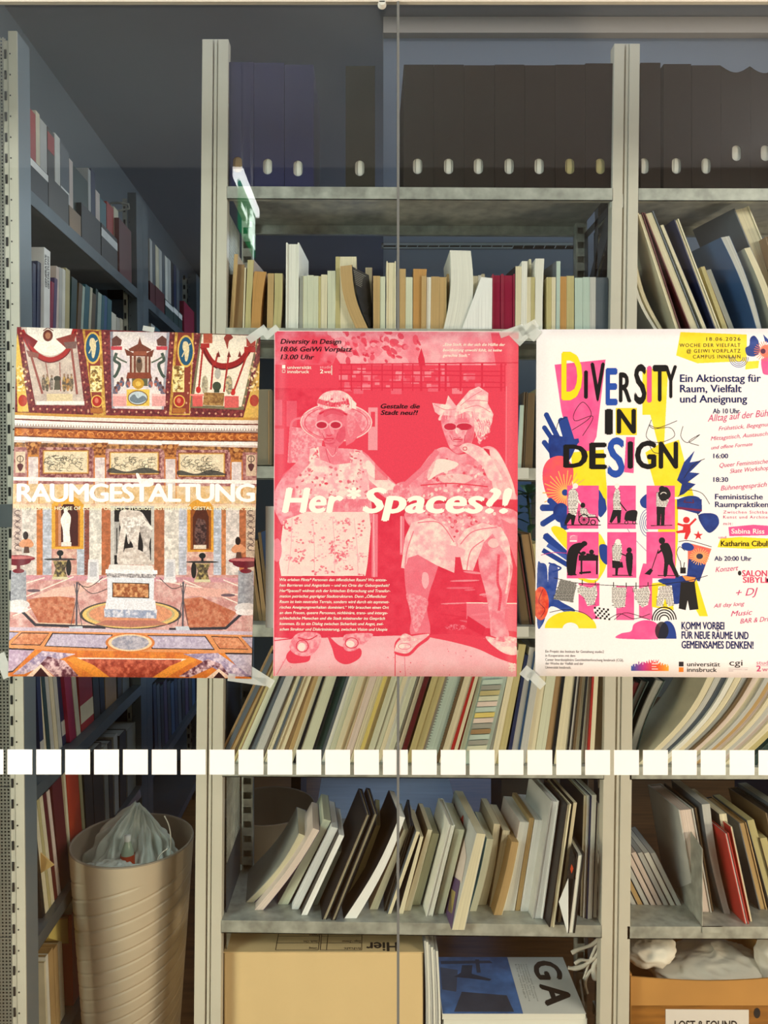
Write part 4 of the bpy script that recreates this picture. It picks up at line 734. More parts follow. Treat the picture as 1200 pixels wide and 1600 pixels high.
# far row of racks seen through the gaps
fr_ = thing('far_rack', 'dark metal rack standing in the next aisle behind the tall rack', 'rack', (.3, 3.3, 0))
for z in (.35, .8, 1.22, 1.62, 2.02): bx('shelf_board', -.32, 1.7, 3.2, 3.5, z, z+.035, M_dsteel, fr_)
for x in (-.32, .68, 1.67): bx('upright', x, x+.04, 3.2, 3.5, 0, 2.15, M_blackm, fr_)
# white-enamel tag holder plates on the right gap
lb = bx('label_holder', X_(800,SF), X_(826,SF), SF-.0012, SF-.0002, Z_(748,SF), Z_(731,SF), M_white, rack)
lb = bx('label_holder', X_(800,SF), X_(826,SF), SF-.0012, SF-.0002, Z_(995,SF), Z_(979,SF), M_white, rack)

# ---------------- rack along the left aisle ----------------
def LX(Y, k=892): return (-31*Y-k)/1200
def LY(px, k=892): return k/(544-px)
def LP(px, py, k=892): Y = LY(px, k); return Vector((LX(Y, k), Y, Z_(py, Y)))
lr = thing('aisle_rack', 'long metal bookshelf running back along the left wall of the aisle', 'rack', (LX(2.8)-.12, 2.8, 0))
def lslab(mb, Y0, Y1, z0, z1, o0, o1):   # o: offsets from the aisle plane into the shelf (m)
    mb.hexa([(LX(Y0)-o1,Y0,z0),(LX(Y0)-o0,Y0,z0),(LX(Y0)-o0,Y0,z1),(LX(Y0)-o1,Y0,z1)], [(LX(Y1)-o1,Y1,z0),(LX(Y1)-o0,Y1,z0),(LX(Y1)-o0,Y1,z1),(LX(Y1)-o1,Y1,z1)])
LZ = [CAMZ+v for v in (.69, .32, -.03, -.38, -.707, -1.06, -1.41)]
bays = [(1.80, 2.71), (2.86, 3.78), (3.93, 5.2)]
for Y0, Y1 in bays:
    for z in LZ:
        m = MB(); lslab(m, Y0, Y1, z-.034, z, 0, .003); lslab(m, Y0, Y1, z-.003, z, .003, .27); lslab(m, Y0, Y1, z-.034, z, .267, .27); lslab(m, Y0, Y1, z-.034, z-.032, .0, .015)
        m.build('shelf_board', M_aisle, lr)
tops = {1.735: CAMZ+(757-50)*1.735/1200, 2.71: CAMZ+(757-308)*2.75/1200, 3.78: CAMZ+(757-430)*3.8/1200}
for Y0, Y1 in ((1.735, 1.80), (2.71, 2.782), (2.788, 2.86), (3.78, 3.852), (3.858, 3.93), (5.2, 5.27)):
    zt = tops.get(Y0, tops[2.71] if Y0 < 3 else tops[3.78])
    m = MB(); lslab(m, Y0, Y1, 0, zt, 0, .003); lslab(m, Y0, Y0+.003, 0, zt, .003, .012); lslab(m, Y1-.003, Y1, 0, zt, .003, .012); lslab(m, Y0, Y1, 0, zt, .02, .022)
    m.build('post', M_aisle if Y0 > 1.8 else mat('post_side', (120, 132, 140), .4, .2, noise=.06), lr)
    # slotted strips facing the glass
    xr = LX(Y0); near = Y0 < 1.8; q = Y0/F
    m = MB(); m.box(xr-22*q, xr-15*q, Y0-.001, Y0+.002, 0, zt-.02); m.build('slotted_strip', M_post if near else M_steel, lr)
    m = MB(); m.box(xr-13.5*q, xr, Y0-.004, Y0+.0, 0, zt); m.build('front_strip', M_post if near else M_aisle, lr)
    m = MB(); k = int(zt/.047)
    for i in range(k): m.box(xr-20.5*q, xr-17.5*q, Y0-.003, Y0-.0012, .02+i*.047, .04+i*.047)
    for i in range(k): m.box(xr-11.5*q, xr-10*q, Y0-.0055, Y0-.0042, .028+i*.047, .031+i*.047)
    o = m.build('slots', M_slot, lr); o['kind'] = 'stuff'
    if Y0 > 2:   # loop handle of a book end near the post top
        continue
# perforated sheet end panel on the near end
m = MB(); Yp = 1.80; x1 = X_(9, Yp); x0 = x1-.12; zt = Z_(58, Yp); pt = .0082
n = int((x1-x0)/pt)
for i in range(n+1): m.box(x0+i*pt, x0+i*pt+.0042, Yp, Yp+.001, 0, zt)
for i in range(int(zt/pt)+1): m.box(x0, x1+.003, Yp-.0003, Yp+.0007, i*pt, i*pt+.0042)
o = m.build('perforated_panel', M_post, lr); o['kind'] = 'stuff'
bx('backing_plate', x0, x1, Yp+.02, Yp+.022, 0, zt-.01, M_blackm, lr)
bx('panel_clip', X_(-6,1.72), X_(14,1.72), 1.72, 1.728, Z_(824,1.72), Z_(788,1.72), mat('clip_grey', (66, 72, 78), .5), lr)
for (px, py) in ((197, 323), (305, 445)):    # bracket loops that hold the side stops near the posts
    Y = LY(px-(-10)); v = P(px, py, Y); m = MB(); m.tube([v+Vector((-.05,0,.012)), v+Vector((-.02,0,.014)), v+Vector((.012,0,.008)), v+Vector((.014,0,-.006)), v+Vector((-.02,0,-.014)), v+Vector((-.05,0,-.012)), v+Vector((-.05,0,.012))], .004, 6)
    m.build('bracket_loop', M_steel, lr, smooth=True)

# exit sign hanging in the corridor; the photograph shows its reflection in the pane
es = thing('exit_sign', 'lit green exit sign with running figure and arrow hanging from the corridor ceiling', 'sign', (-.414, .05, 2.38))
bx('housing', -.43, -.398, -.14, .23, 2.528, 2.558, mat('sign_tube', (255, 255, 255), .5, emit=9), es)
bx('panel', -.418, -.410, -.12, .21, 2.375, 2.528, mat('sign_green', (10, 120, 66), .5, emit=5), es)
SW = mat('sign_white', (235, 255, 240), .5, emit=9)
for x in (-.4195, -.4085):
    m = MB()
    def sq(a, b, c, d): m.box(x-.0006, x+.0006, a, b, c, d)
    # arrow and running figure, doorway
    sq(.10, .19, 2.445, 2.462); m.add([(x,.10,2.42),(x,.10,2.487),(x,.065,2.4535)], [(0,1,2)])
    m.build('arrow', SW, es); m = MB(); sq(-.10, -.03, 2.395, 2.51); m.build('doorway', SW, es)
    m = MB(); y0 = -.0
    m.tube([(x,y0,2.48),(x,y0+.01,2.445)], .010, 6); m.tube([(x,y0+.01,2.445),(x,y0+.035,2.425),(x,y0+.03,2.395)], .006, 6); m.tube([(x,y0+.01,2.445),(x,y0-.012,2.42),(x,y0-.02,2.39)], .006, 6); m.tube([(x,y0,2.475),(x,y0+.028,2.46)], .005, 6); m.tube([(x,y0,2.475),(x,y0-.022,2.458)], .005, 6); m.tube([(x,y0-.006,2.495),(x,y0-.004,2.507)], .008, 6)
    m.build('running_figure', SW, es)
for y in (-.06, .15): m = MB(); m.tube([(-.414, y, 2.556), (-.414, y, 2.952)], .004, 8); m.build('hanging_rod', M_white, es)
# ---------------- posters taped to the corridor side of the glass ----------------
YP = 1.3300
def poster(name, label, corners, w_, h_, art_m, curl, off=0):
    tl, tr_, br, bl_ = [P(x, y, YP) for x, y in corners]
    base = (bl_+br)/2
    t = thing(name, label, 'poster', (base.x, YP, base.z))
    def mp(u, v, d=0):
        a, b = u/w_, v/h_; q = (tl*(1-a)+tr_*a)*(1-b)+(bl_*(1-a)+br*a)*b; q.y = YP-.0012-curl(a, b)-d; return q
    nu, nv = 16, 20; vs_ = []; uv = []; fs = []
    for j in range(nv+1):
        for i in range(nu+1): vs_.append(mp(w_*i/nu, h_*j/nv)); uv.append((i/nu, 1-j/nv))
    for j in range(nv):
        for i in range(nu): a = j*(nu+1)+i; fs.append((a, a+nu+1, a+nu+2, a+1))
    o = mesh('sheet', vs_, fs, art_m, t, True, uvs=uv)
    sd = o.modifiers.new('thickness', 'SOLIDIFY'); sd.thickness = .0004; sd.offset = -1
    return t, mp
def flat(name, col, rough=.6): return mat('ink_%d_%d_%d' % col, col, rough, spec=.15)
TAPE = bpy.data.materials.new('clear_tape'); TAPE.use_nodes = True; nt = TAPE.node_tree; b = nt.nodes['Principled BSDF']; b.inputs['Base Color'].default_value = (.75, .8, .76, 1); b.inputs['Alpha'].default_value = .42; b.inputs['Roughness'].default_value = .3
def tape(parent, px, py, w_, h_, ang):
    m = MB(); c, s = math.cos(math.radians(ang)), math.sin(math.radians(ang)); pts = []
    for dx, dy in ((-w_/2,h_/2),(w_/2,h_/2),(w_/2,-h_/2),(-w_/2,-h_/2)): pts.append((px+dx*c-dy*s, py+dx*s+dy*c))
    m.hexa([P(x, y, YP-.0022) for x, y in pts], [P(x, y, YP-.0019) for x, y in pts]); m.build('tape', TAPE, parent)
class Lettering:
    def __init__(s, mp, conv): s.mp = mp; s.conv = conv; s.g = []
    def t(s, txt, x0, x1, base, cap, col, **k):
        """coordinates in crop units of the photograph; conv turns them into poster units"""
        mb = MB(); s.g.append((col, mb, 'letter' if len(txt) == 1 else 'lettering'))
        a = s.conv(x0, base); b = s.conv(x1, base); c = s.conv(x0, base-cap); rot = k.pop('rot', 0)
        sl = math.atan2(a[1]-b[1], b[0]-a[0])
        lay_text(mb, txt, a[0], a[0]+math.hypot(b[0]-a[0], b[1]-a[1]), a[1], a[1]-c[1], lambda u, v: s.mp(u, v, .0003), rot=rot+(sl if abs(sl) < .1 else 0), **k)
    def build(s, parent):
        for c, m, nm in s.g: m.build(nm, flat('i', c), parent)

# -- left poster
p1, mp1 = poster('event_poster', 'glossy poster of a frescoed marble hall with large white headline', [(27,511),(407,524),(393,1060),(14,1056)], 380, 545, art_hall(), lambda a, b: .004*max(0, b-.8)*max(0, .3-a)*8+.003*max(0, a-.85)*b*4)
def T1(x, y):
    v0 = (y-511)/545; u = (x-27+13*v0)/380; top = 511+13*u; bot = 1056+4*u; return u*380, (y-top)/(bot-top)*545
L1 = Lettering(mp1, lambda cx, cy: T1(cx/2.857, 500+cy/2.857))
L1.t('RAUMGESTALTUNG', 76, 1140, 810, 78, (252, 248, 242), bold=.034, space=.9)
L1.t('WHO ROMAN. HOUSE OF CODED OBJECTS. STUDIO2. INSTITUTE FÜR GESTALTUNG, UIBK 2026', 70, 1142, 848, 15, (250, 246, 214), bold=.012)
L1.build(p1)
for a in ((402,522,34,13,-35),(6,1040,16,40,-20),(404,1056,14,52,-58),(386,1062,60,12,8),(232,514,18,8,10)): tape(p1, *a)
# -- centre poster
p2, mp2 = poster('event_poster', 'pink duotone poster of two seated women in summer dresses', [(429,517),(810,518),(807,1057),(427,1056)], 381, 540, art_pink(), lambda a, b: .002*max(0, .08-b)*6)
L2 = Lettering(mp2, lambda cx, cy: (420+cx/3-429+1.5*(cy/3)/540, 510+cy/3-517))
BK, CW = (28, 20, 24), (250, 240, 226)
for s_, x1, b_ in (('Diversity in Design', 340, 82), ('18.06 GeiWi Vorplatz', 392, 118), ('13.00 Uhr', 214, 155)): L2.t(s_, 55, x1, b_, 22, BK, bold=.02, shear=.22)
L2.t('Gestalte die', 525, 708, 384, 21, BK, bold=.024, shear=.22); L2.t('Stadt neu?!', 525, 700, 414, 21, BK, bold=.024, shear=.22)
L2.t('universität', 88, 200, 200, 15, CW, bold=.01); L2.t('innsbruck', 88, 190, 220, 15, CW, bold=.01); L2.t('studio', 240, 298, 197, 13, (248, 170, 180)); L2.t('2', 240, 256, 220, 18, CW, bold=.02); L2.t('wei', 259, 292, 220, 15, CW)
for s_, x1, b_ in (('„Eine Stadt, in der sich die Hälfte der', 1107, 90), ('Bevölkerung unwohl fühlt, ist keine', 1092, 116), ('gerechte Stadt.“', 942, 141)): L2.t(s_, 815, x1, b_, 13, CW, bold=.02, shear=.22)
L2.t('Her', 62, 352, 872, 112, CW, bold=.04, shear=.18); L2.t('*', 366, 434, 812, 60, CW, full=True, bold=.05); L2.t('Spaces?!', 440, 1142, 872, 112, CW, bold=.04, shear=.18)
body = ['Wie erleben Flinta* Personen den öffentlichen Raum? Wo entste-', 'hen Barrieren und Angsträum – und wo Orte der Geborgenheit?', 'Her*Spaces?! widmet sich der kritischen Erforschung und Transfor-', 'mation patriachat geprägter Stadtstrukturen. Denn „Öffentlicher', 'Raum ist kein neutrales Terrain, sondern wird durch ein asymmet-', 'risches Aneignungsverhalten dominiert.“ Wir brauchen einen Ort', 'an dem Frauen, queere Personen, nichbinäre, trans- und interge-', 'schlechtliche Menschen und die Stadt miteinander ins Gespräch', 'kommen. Es ist ein Dialog zwischen Sicherheit und Angst, zwi-', 'schen Struktur und Diskriminierung, zwischen Vision und Utopie']
for i, (s_, x1) in enumerate(zip(body, (555,568,572,555,567,565,560,547,540,558))): L2.t(s_, 52, x1, 810+385+i*25.8, 13, CW, bold=.02, shear=.22)
L2.build(p2)
def r2(nm, x0, y0, x1, y1): m = MB(); m.add([L2.mp(*L2.conv(x, y), .0003) for x, y in ((x0,y1),(x1,y1),(x1,y0),(x0,y0))], [(0,1,2,3)]); m.build(nm, flat('i', CW), p2)
r2('logo_square', 63,182,78,198); r2('logo_bar', 294,183,297,228)
m = MB()
for q in ((63,203,78,205), (63,216,78,218), (63,203,65,218), (76,203,78,218)): m.add([L2.mp(*L2.conv(x, y), .0003) for x, y in ((q[0],q[3]),(q[2],q[3]),(q[2],q[1]),(q[0],q[1]))], [(0,1,2,3)])
m.build('logo_frame', flat('i', CW), p2)
for a in ((424,519,26,10,-40),(800,517,40,10,-20),(812,524,24,24,45)): tape(p2, *a)
# -- right poster
p3, mp3 = poster('event_poster', 'white poster with cut-paper collage and colourful letters, right of the pink one', [(838,515),(1223,513.5),(1223,1059),(836,1056)], 385, 542, art_diversity(), lambda a, b: 0)
k3 = 3.243; L3 = Lettering(mp3, lambda cx, cy: (830+cx/k3-837.5+(cy/k3)*1.6/542, 510+cy/k3-515))
NB = (24, 34, 92)
def glyph(ch, x0, y0, x1, y1, col, **k): L3.t(ch, x0, x1, y1, y1-y0, col, full=True, **k)
YE, BL3, PK3, BK3 = (246, 216, 30), (40, 78, 168), (232, 84, 142), (24, 22, 22)
for g_ in (('D',150,130,256,376,YE),('I',265,225,284,368,BK3),('V',297,185,370,383,BK3),('E',374,213,434,402,BL3),('R',441,235,505,387,BK3),('S',518,193,580,398,BK3),('I',583,203,607,388,PK3),('T',612,198,683,383,BK3),('Y',672,200,735,366,BK3),
           ('I',370,420,410,550,BK3),('N',430,420,527,545,BK3),('D',160,600,284,718,BK3),('E',291,590,380,725,BK3),('S',383,563,470,768,BL3),('I',485,584,512,722,BK3),('G',522,580,630,725,BK3),('N',642,585,740,722,BK3)):
    glyph(*g_, bold=.035)
for s_, x0, b_ in (('18.06.2026', 884, 77), ('WOCHE DER VIELFALT', 748, 108), ('@ GEIWI VORPLATZ', 784, 137), ('CAMPUS INNRAIN', 816, 166)): L3.t(s_, x0, 1056, b_, 18, (40, 40, 50), space=1.25)
for s_, x1, b_ in (('Ein Aktionstag für', 1160, 284), ('Raum, Vielfalt', 1062, 336), ('und Aneignung', 1090, 388)): L3.t(s_, 750, x1, b_, 37, NB, bold=.02)
PS = (206, 70, 120)
L3.t('Ab 10 Uhr', 916, 1052, 443, 24, NB, bold=.02); L3.t('16:00', 918, 993, 669, 23, NB, bold=.02); L3.t('18:30', 918, 993, 788, 23, NB, bold=.02)
for s_, x0, x1, b_, cp in (('Alltag auf der Bühne', 890, 1240, 485, 34), ('Frühstück, Begegnung', 945, 1225, 530, 20), ('Mittagstisch, Austausch', 905, 1195, 580, 20), ('und offene Formate', 908, 1118, 625, 18), ('Queer Feministischer', 950, 1210, 716, 22), ('Skate Workshop', 1002, 1200, 745, 22), ('Bühnengespräch', 955, 1190, 832, 24)):
    L3.t(s_, x0, x1, b_, cp, PS, shear=.35, rot=.09)
L3.t('Feministische', 926, 1168, 876, 27, NB, bold=.018); L3.t('Raumpraktiken', 926, 1196, 915, 27, NB, bold=.018)
o_ = 875.6   # lower crop offset (270 photo px)
for s_, x1, b_ in (('Zwischen Sichtbarkeit,', 1260, 72), ('Kunst und Architektur', 1245, 97), ('mit:', 1016, 130)): L3.t(s_, 968, x1, o_+b_, 15, PS, space=1.2)
L3.t('Sabina Riss', 1008, 1175, o_+173, 24, (250,240,240), bold=.018); L3.t('und', 944, 982, o_+198, 13, PS); L3.t('Katharina Cibulka', 955, 1225, o_+236, 27, BK3, bold=.018)
L3.t('Ab 20:00 Uhr', 922, 1110, o_+310, 23, NB, bold=.02)
for s_, x0, x1, b_, cp in (('Konzert', 928, 1045, 368, 26), ('+ DJ', 1032, 1145, 490, 36), ('All day long', 918, 1076, 548, 20), ('Music', 1005, 1115, 590, 26), ('BAR & Drinks', 1052, 1240, 626, 24)): L3.t(s_, x0, x1, o_+b_, cp, PS, shear=.35, rot=.09)
L3.t('SALON', 1062, 1188, o_+388, 30, (220, 56, 100), bold=.02); L3.t('SIBYLLE', 1066, 1222, o_+420, 28, (220, 56, 100), bold=.02)
for s_, x1, b_ in (('KOMM VORBEI', 972, 656), ('FÜR NEUE RÄUME UND', 1094, 704), ('GEMEINSAMES DENKEN!', 1119, 752)): L3.t(s_, 756, x1, o_+b_, 36, NB, bold=.03)
for s_, x1, b_ in (('Ein Projekt des Instituts für Gestaltung studio2', 365, 779), ('in Kooperation mit dem', 221, 800), ('Center Interdisziplinäre Geschlechterforschung Innsbruck (CGI),', 464, 821), ('der Woche der Vielfalt und der', 262, 840), ('Universität Innsbruck.', 200, 860)): L3.t(s_, 70, x1, o_+b_, 13, (90, 90, 96))
L3.t('universität', 784, 950, o_+843, 22, BK3, bold=.005); L3.t('innsbruck', 784, 934, o_+871, 22, BK3, bold=.005); L3.t('cgi', 997, 1063, o_+838, 30, BK3); L3.t('studio', 1133, 1222, o_+832, 20, (206,110,140)); L3.t('2', 1133, 1156, o_+866, 28, PS, bold=.02); L3.t('wei', 1162, 1215, o_+866, 22, (206,110,140))
L3.build(p3)
for a in ((826,512,30,14,-30),(833,520,20,20,40),(824,1052,18,18,40),(838,1062,14,30,-45)): tape(p3, *a)
# white sheet behind, between the left and centre posters
ws = MB(); hexq(ws, [(415,981),(520,981),(520,791),(415,791)], 1.346, 1.3465); ws = ws.build('paper_sheet', mat('plain_paper', (238, 232, 222), .8)); tag(ws, 'blank white paper sheet behind the glass, half hidden by the pink poster', 'paper')
# ---------------- books: one thing each ----------------
PG = dict(cream=(228,218,186), pale=(236,234,222), green=(214,216,190), tan=(194,162,112), dtan=(160,130,92), olive=(196,184,132), brown=(112,92,66), orange=(196,148,88), grey=(158,158,148), white=(250,250,246), dark=(60,56,50), pink=(226,208,196), lgrey=(196,196,190), crimson=(150,30,62), navy=(40,48,84), black=(28,27,30), red=(176,46,40), teal=(60,110,120), blue=(70,104,150), purple=(92,70,110), mint=(190,208,196), yellow=(226,206,120), maroon=(96,32,34), slate=(92,100,108), kraft=(150,120,84), dgreen=(44,66,62), lblue=(150,180,205), orangered=(196,70,34), ochre=(190,140,50))
ONES = ['', 'first','second','third','fourth','fifth','sixth','seventh','eighth','ninth','tenth','eleventh','twelfth','thirteenth','fourteenth','fifteenth','sixteenth','seventeenth','eighteenth','nineteenth']
TENS = {20:'twentieth',30:'thirtieth',40:'fortieth',50:'fiftieth',60:'sixtieth',70:'seventieth',80:'eightieth'}; TN = {20:'twenty',30:'thirty',40:'forty',50:'fifty',60:'sixty',70:'seventy',80:'eighty'}
def ordinal(n): return ONES[n] if n < 20 else (TENS[n] if n % 10 == 0 else TN[n//10*10]+'-'+ONES[n % 10])
WORD = dict(pale='off-white', green='pale green', dtan='dull tan', lgrey='light grey', dgreen='dark green', lblue='light blue', orange='orange-tan', orangered='orange-red')
def wd(c): return WORD.get(c, c)
ROWBOOKS = {}
def book(row, xb0, xb1, xt0, xt1, yt, pc='cream', cl=None, cr=None, Y=1.89, yb=None, d=.16, bend=0, yaw=0, hard=False, ct=None, lv=None, note=None, tilt=.45, nm='book'):
    lv = lv or ROWLV[row]
    zb = zs(lv, X_(xb0, SF))
    if yb is not None: Y = F*(CAMZ-zb)/(yb-HZ)
    zb = zs(lv, X_((xb0+xb1)/2, Y))+.0004; zt = Z_(yt, Y)
    b0, b1, t0, t1 = (X_(v, Y) for v in (xb0, xb1, xt0, xt1)); n = 8 if bend else 1; bm = bend/F*Y
    d = min(d, SR-.003-Y) if Y < SR-.05 else d
    lean = ((t0+t1)-(b0+b1))/2/(zt-zb); dz = -lean*(t1-t0)*tilt
    ct = ct if ct is not None else (.0028 if hard else .0010)
    ct = min(ct, (b1-b0)*.25); ins = .003 if hard else 0
    def prof(a, b, top):     # a,b inset from left and right; rows of (x_left, x_right, z_left, z_right)
        out = []
        for i in range(n+1):
            t = i/n; o = bm*math.sin(math.pi*t); xl = b0+(t0-b0)*t+o+a; xr = b1+(t1-b1)*t+o-b
            z = zb+(zt-zb)*t; out.append((xl, xr, z-(top if i == n else 0), z+dz*t**4-(top if i == n else 0)))
        return out
    def slab(mb, pr, y0, y1, mi=0):
        v = []; L = len(pr)
        for yy in (y0, y1):
            for (xl, xr, zl, zr) in pr: o = yaw*(yy-Y); v += [(xl+o, yy, zl), (xr+o, yy, zr)]
        f = []; K = 2*L
        for i in range(L-1):
            a = 2*i; f += [(a, a+1, a+3, a+2), (K+a+1, K+a, K+a+2, K+a+3), (K+a, a, a+2, K+a+2), (a+1, K+a+1, K+a+3, a+3)]
        f += [(K, K+1, 1, 0), (2*L-2, 2*L-1, K+2*L-1, K+2*L-2)]; mb.add(v, f, mi); return v
    x0 = (b0+b1)/2
    th = thing(nm, 'x', 'book', (x0, Y+d/2, zb))
    pg = MB(); pr = prof(ct, ct, ins); v = slab(pg, pr, Y+ins, Y+d-.002)
    uvs = []
    for yy in (0, 1):
        for i in range(len(pr)): uvs += [(0, i/n*.2), (pr[0][1]-pr[0][0], i/n*.2)]
    if PG[pc][0] < 90 or pc in ('crimson',): pm = page_mat(PG[pc])
    else: pm = page_mat(PG[pc])
    mesh('page_block', pg.v, pg.f, pm, th, uvs=uvs)
    cl = cl or pc; cr = cr or pc
    cv = MB(); pr = prof(0, 0, 0)
    slab(cv, [(a, a+ct, z0, z0+(z1-z0)*.1) for a, b, z0, z1 in pr], Y, Y+d, 0)
    slab(cv, [(b-ct, b, z1-(z1-z0)*.1, z1) for a, b, z0, z1 in pr], Y, Y+d, 1)
    slab(cv, [(a, b, z0, z1) for a, b, z0, z1 in pr], Y+d-.0018, Y+d, 0)
    cv.build('cover', None, th, mats=[cmat(PG[cl]), cmat(PG[cr])])
    w_ = (xt1-xt0); h_ = zt-zb; lean_w = 'leaning right' if lean > .12 else 'leaning left' if lean < -.12 else 'upright'
    size = 'thin' if w_ < 7.5 else 'thick' if w_ > 17 else 'slim' if w_ < 11 else 'medium'
    covs = [wd(c) for c in (cl, cr) if c != pc]
    ROWBOOKS.setdefault(row, []).append((xb0+xb1, th, size, wd(pc), covs[0] if covs else None, lean_w, note))
    return th
ROWLV = dict(A='A', RA='A', B='B', C='C', D='D', RD='D', E='E', RE='E', F='F')
ROWTXT = dict(A='row above the pink poster', RA='right bay above the white poster', B='shelf hidden behind the posters', C='lower shelf behind the posters', D='row under the pink poster', RD='right bay under the white poster', E='centre bay, below the white squares', RE='right bay, below the white squares', F='bottom shelf beside the carton')
def B(row, *a, **k): return book(row, *a, **k)
# ---- row A (Y measured along the shelf), xb0 xb1 xt0 xt1 ytop
A_ = [ (355,363,355,364,429,'brown',{'Y':1.95}), (358.5,364,366,372,397,'tan',{}), (364,378,371,382.5,413,'dtan',{'Y':1.90}), (379,382,382.5,385,418,'cream',{'cr':'brown'}),
 (382.5,392,387,397,406,'olive',{'cr':'kraft','yaw':.10}), (392,406.5,397.5,416,424,'orange',{'bend':-2}), (407.5,418,410,419,444,'brown',{'Y':1.93}), (417,426.5,418.5,428,427,'tan',{}), (426.5,439,429,442,427,'olive',{'bend':1,'cr':'brown'}), (440.5,446,441,446,446,'grey',{'Y':1.93}),
 (446.3,466,447,467.3,379,'pale',{'hard':1,'ct':.0035,'cl':'pale','cr':'pale','yaw':.07}), (467,474,468.5,474.5,431,'grey',{'cr':'olive'}), (474,480,474.6,480.4,431,'green',{}), (480.3,489.5,480.6,490,430,'green',{}), (489.7,497,490.2,497.4,431,'green',{}), (497.2,501,497.6,501.6,431.4,'olive',{}), (501.3,511,501.9,511.4,429,'cream',{}),
 (512,523.5,511.8,525,423,'green',{}), (524,532,524.4,531,401,'olive',{}), (532.2,556,531.4,557,401,'cream',{'bend':-1}), 
 (571,581.5,571,582,418,'cream',{'cr':'maroon','Y':1.93}), (583.2,593.5,583.2,594,431,'tan',{'cr':'olive'}), (594.3,602.5,594.5,602.5,432,'green',{'cr':'slate'}), (603.2,618.4,604,618.6,408,'cream',{'hard':1}),
 (624.6,633.5,624.6,634,420,'tan',{}), (633.8,644.4,634.2,644.6,433,'green',{}), (644.8,658,645.5,667,420,'orange',{'cl':'brown'}), (658.3,665.8,659,666.5,431,'tan',{'Y':1.885}), (666.3,672.3,667,673.5,433,'pale',{}), (672.6,686,673.8,686.4,432,'tan',{}), (686.3,697.5,686.6,697.6,433,'tan',{'cr':'olive'}), (697.8,703,698,703.6,428,'tan',{'Y':1.93}),
 (693,731,703,735.5,391,'pale',{'bend':6,'Y':1.885,'note':'tall fanned'}), (732,738,732.4,738.5,431,'cream',{'Y':1.93}), (738.6,746.5,738.8,747,431,'cream',{'Y':1.93}), (747,752,747.3,752,430,'pale',{'Y':1.93}), (752.3,757,752.5,757.5,428,'cream',{'Y':1.94}),
 (722,768.6,752,769.2,433,'white',{'Y':1.88,'note':'bright fanned-open'}), (769.5,784.8,769.6,784.9,428,'crimson',{'hard':1,'cl':'crimson','cr':'crimson'}), (785.2,804,785.3,804.2,428,'crimson',{'hard':1,'cl':'crimson','cr':'crimson'}),
 (804.4,813.5,805,815,416,'cream',{'cl':'black','yaw':-.12}), (813.8,822.8,815.5,824,408,'pale',{}), (823,829,823.5,829.5,433,'cream',{}), (829.3,836,829.8,836.4,433,'olive',{}), (836.4,847.6,836.8,850.4,404,'pale',{'bend':-1}), (848,851.6,849,852.4,430,'brown',{'Y':1.93}),
 (834.6,836.2,826.5,830,405,'cream',{'Y':1.94}), (854.3,861.6,854.5,862,433,'olive',{}), (862,867.8,862.3,868.4,433,'cream',{}), (868.4,874.6,869,875.6,408,'mint',{'cl':'slate','yaw':-.16}), (875.2,885,875.4,885.2,432,'orange',{}), (885.4,896.8,885.6,896.8,431,'olive',{}),
 (898.2,910.4,898.2,910.6,434,'mint',{'note':'loose-leaf'}), (911,921.6,911.2,921.6,433,'mint',{'note':'loose-leaf'}), (922,930.4,922.2,930.8,433,'lgrey',{'note':'loose-leaf'}), (931,950,931.2,950,433.5,'slate',{'cl':'slate','cr':'slate'})]
for r_ in A_: B('A', *r_[:6], **r_[6])
# curved tan book with a black cover turned to the glass
tb_ = B('A', 556, 575.5, 531.5, 550.5, 416, 'tan', Y=1.876, bend=-6.5, cr='black', cl='tan', yaw=.03, note='curved')
m = MB(); Yc = 1.884
prof_ = [(550.5,416.5),(554,440),(559.5,465),(567,490),(577,511.5)]
top_ = [(576.5,430),(579,455),(581,475),(582,495),(582.8,511.5)]
for i in range(4):
    a, b = prof_[i], prof_[i+1]; c, d_ = top_[i], top_[i+1]
    m.hexa([P(b[0],b[1],Yc), P(d_[0],d_[1],Yc+.03), P(c[0],c[1],Yc+.03), P(a[0],a[1],Yc)], [P(b[0],b[1],Yc+.002), P(d_[0],d_[1],Yc+.032), P(c[0],c[1],Yc+.032), P(a[0],a[1],Yc+.002)])
m.build('back_cover', cmat(PG['black']), tb_)
m = MB()
for i in range(8):
    y = 424+i*3.0; m.add([P(552.3+i*.5,y-1.2,Yc-.0012), P(575.5,y+10.2,Yc+.0285), P(575.5,y+9.4,Yc+.0285), P(552.3+i*.5,y-2,Yc-.0012)], [(0,1,2,3)])
m.build('blurb_lines', cmat(PG['grey']), tb_)
# ---- right bay, shelf A (leaning left at the top)
for r_ in [ (1026,1031,985,990,421,'pale',{'bend':-8,'Y':1.92}), (1034,1040,990,996,415,'cream',{'bend':-7,'Y':1.92,'cr':'brown'}), (1057,1065,996.5,1004.5,333,'cream',{'hard':1,'cr':'maroon','yaw':.05}), (1079,1095,1006,1021,332,'cream',{'hard':1,'cl':'maroon','cr':'slate'}), (1100,1106,1032,1037,352,'cream',{'cr':'navy'}),
 (1118,1127,1053,1060.5,343,'cream',{'cl':'navy','hard':1,'yaw':-.10}), (1131,1139,1095,1101,417,'olive',{'cr':'kraft','Y':1.9}), (1141,1149,1103,1111,422,'grey',{'cr':'slate','Y':1.9}), (1183,1191,1126,1140,371,'lgrey',{'bend':5,'cl':'blue','cr':'blue','yaw':-.2}), (1210,1222,1163,1172,388,'cream',{'bend':4}), (1228,1252,1146,1170,326,'cream',{'cl':'slate','hard':1,'Y':1.93,'yaw':-.22}), (1238,1252,1196,1210,370,'brown',{'cl':'kraft','Y':1.9})]: B('RA', *r_[:6], **r_[6])
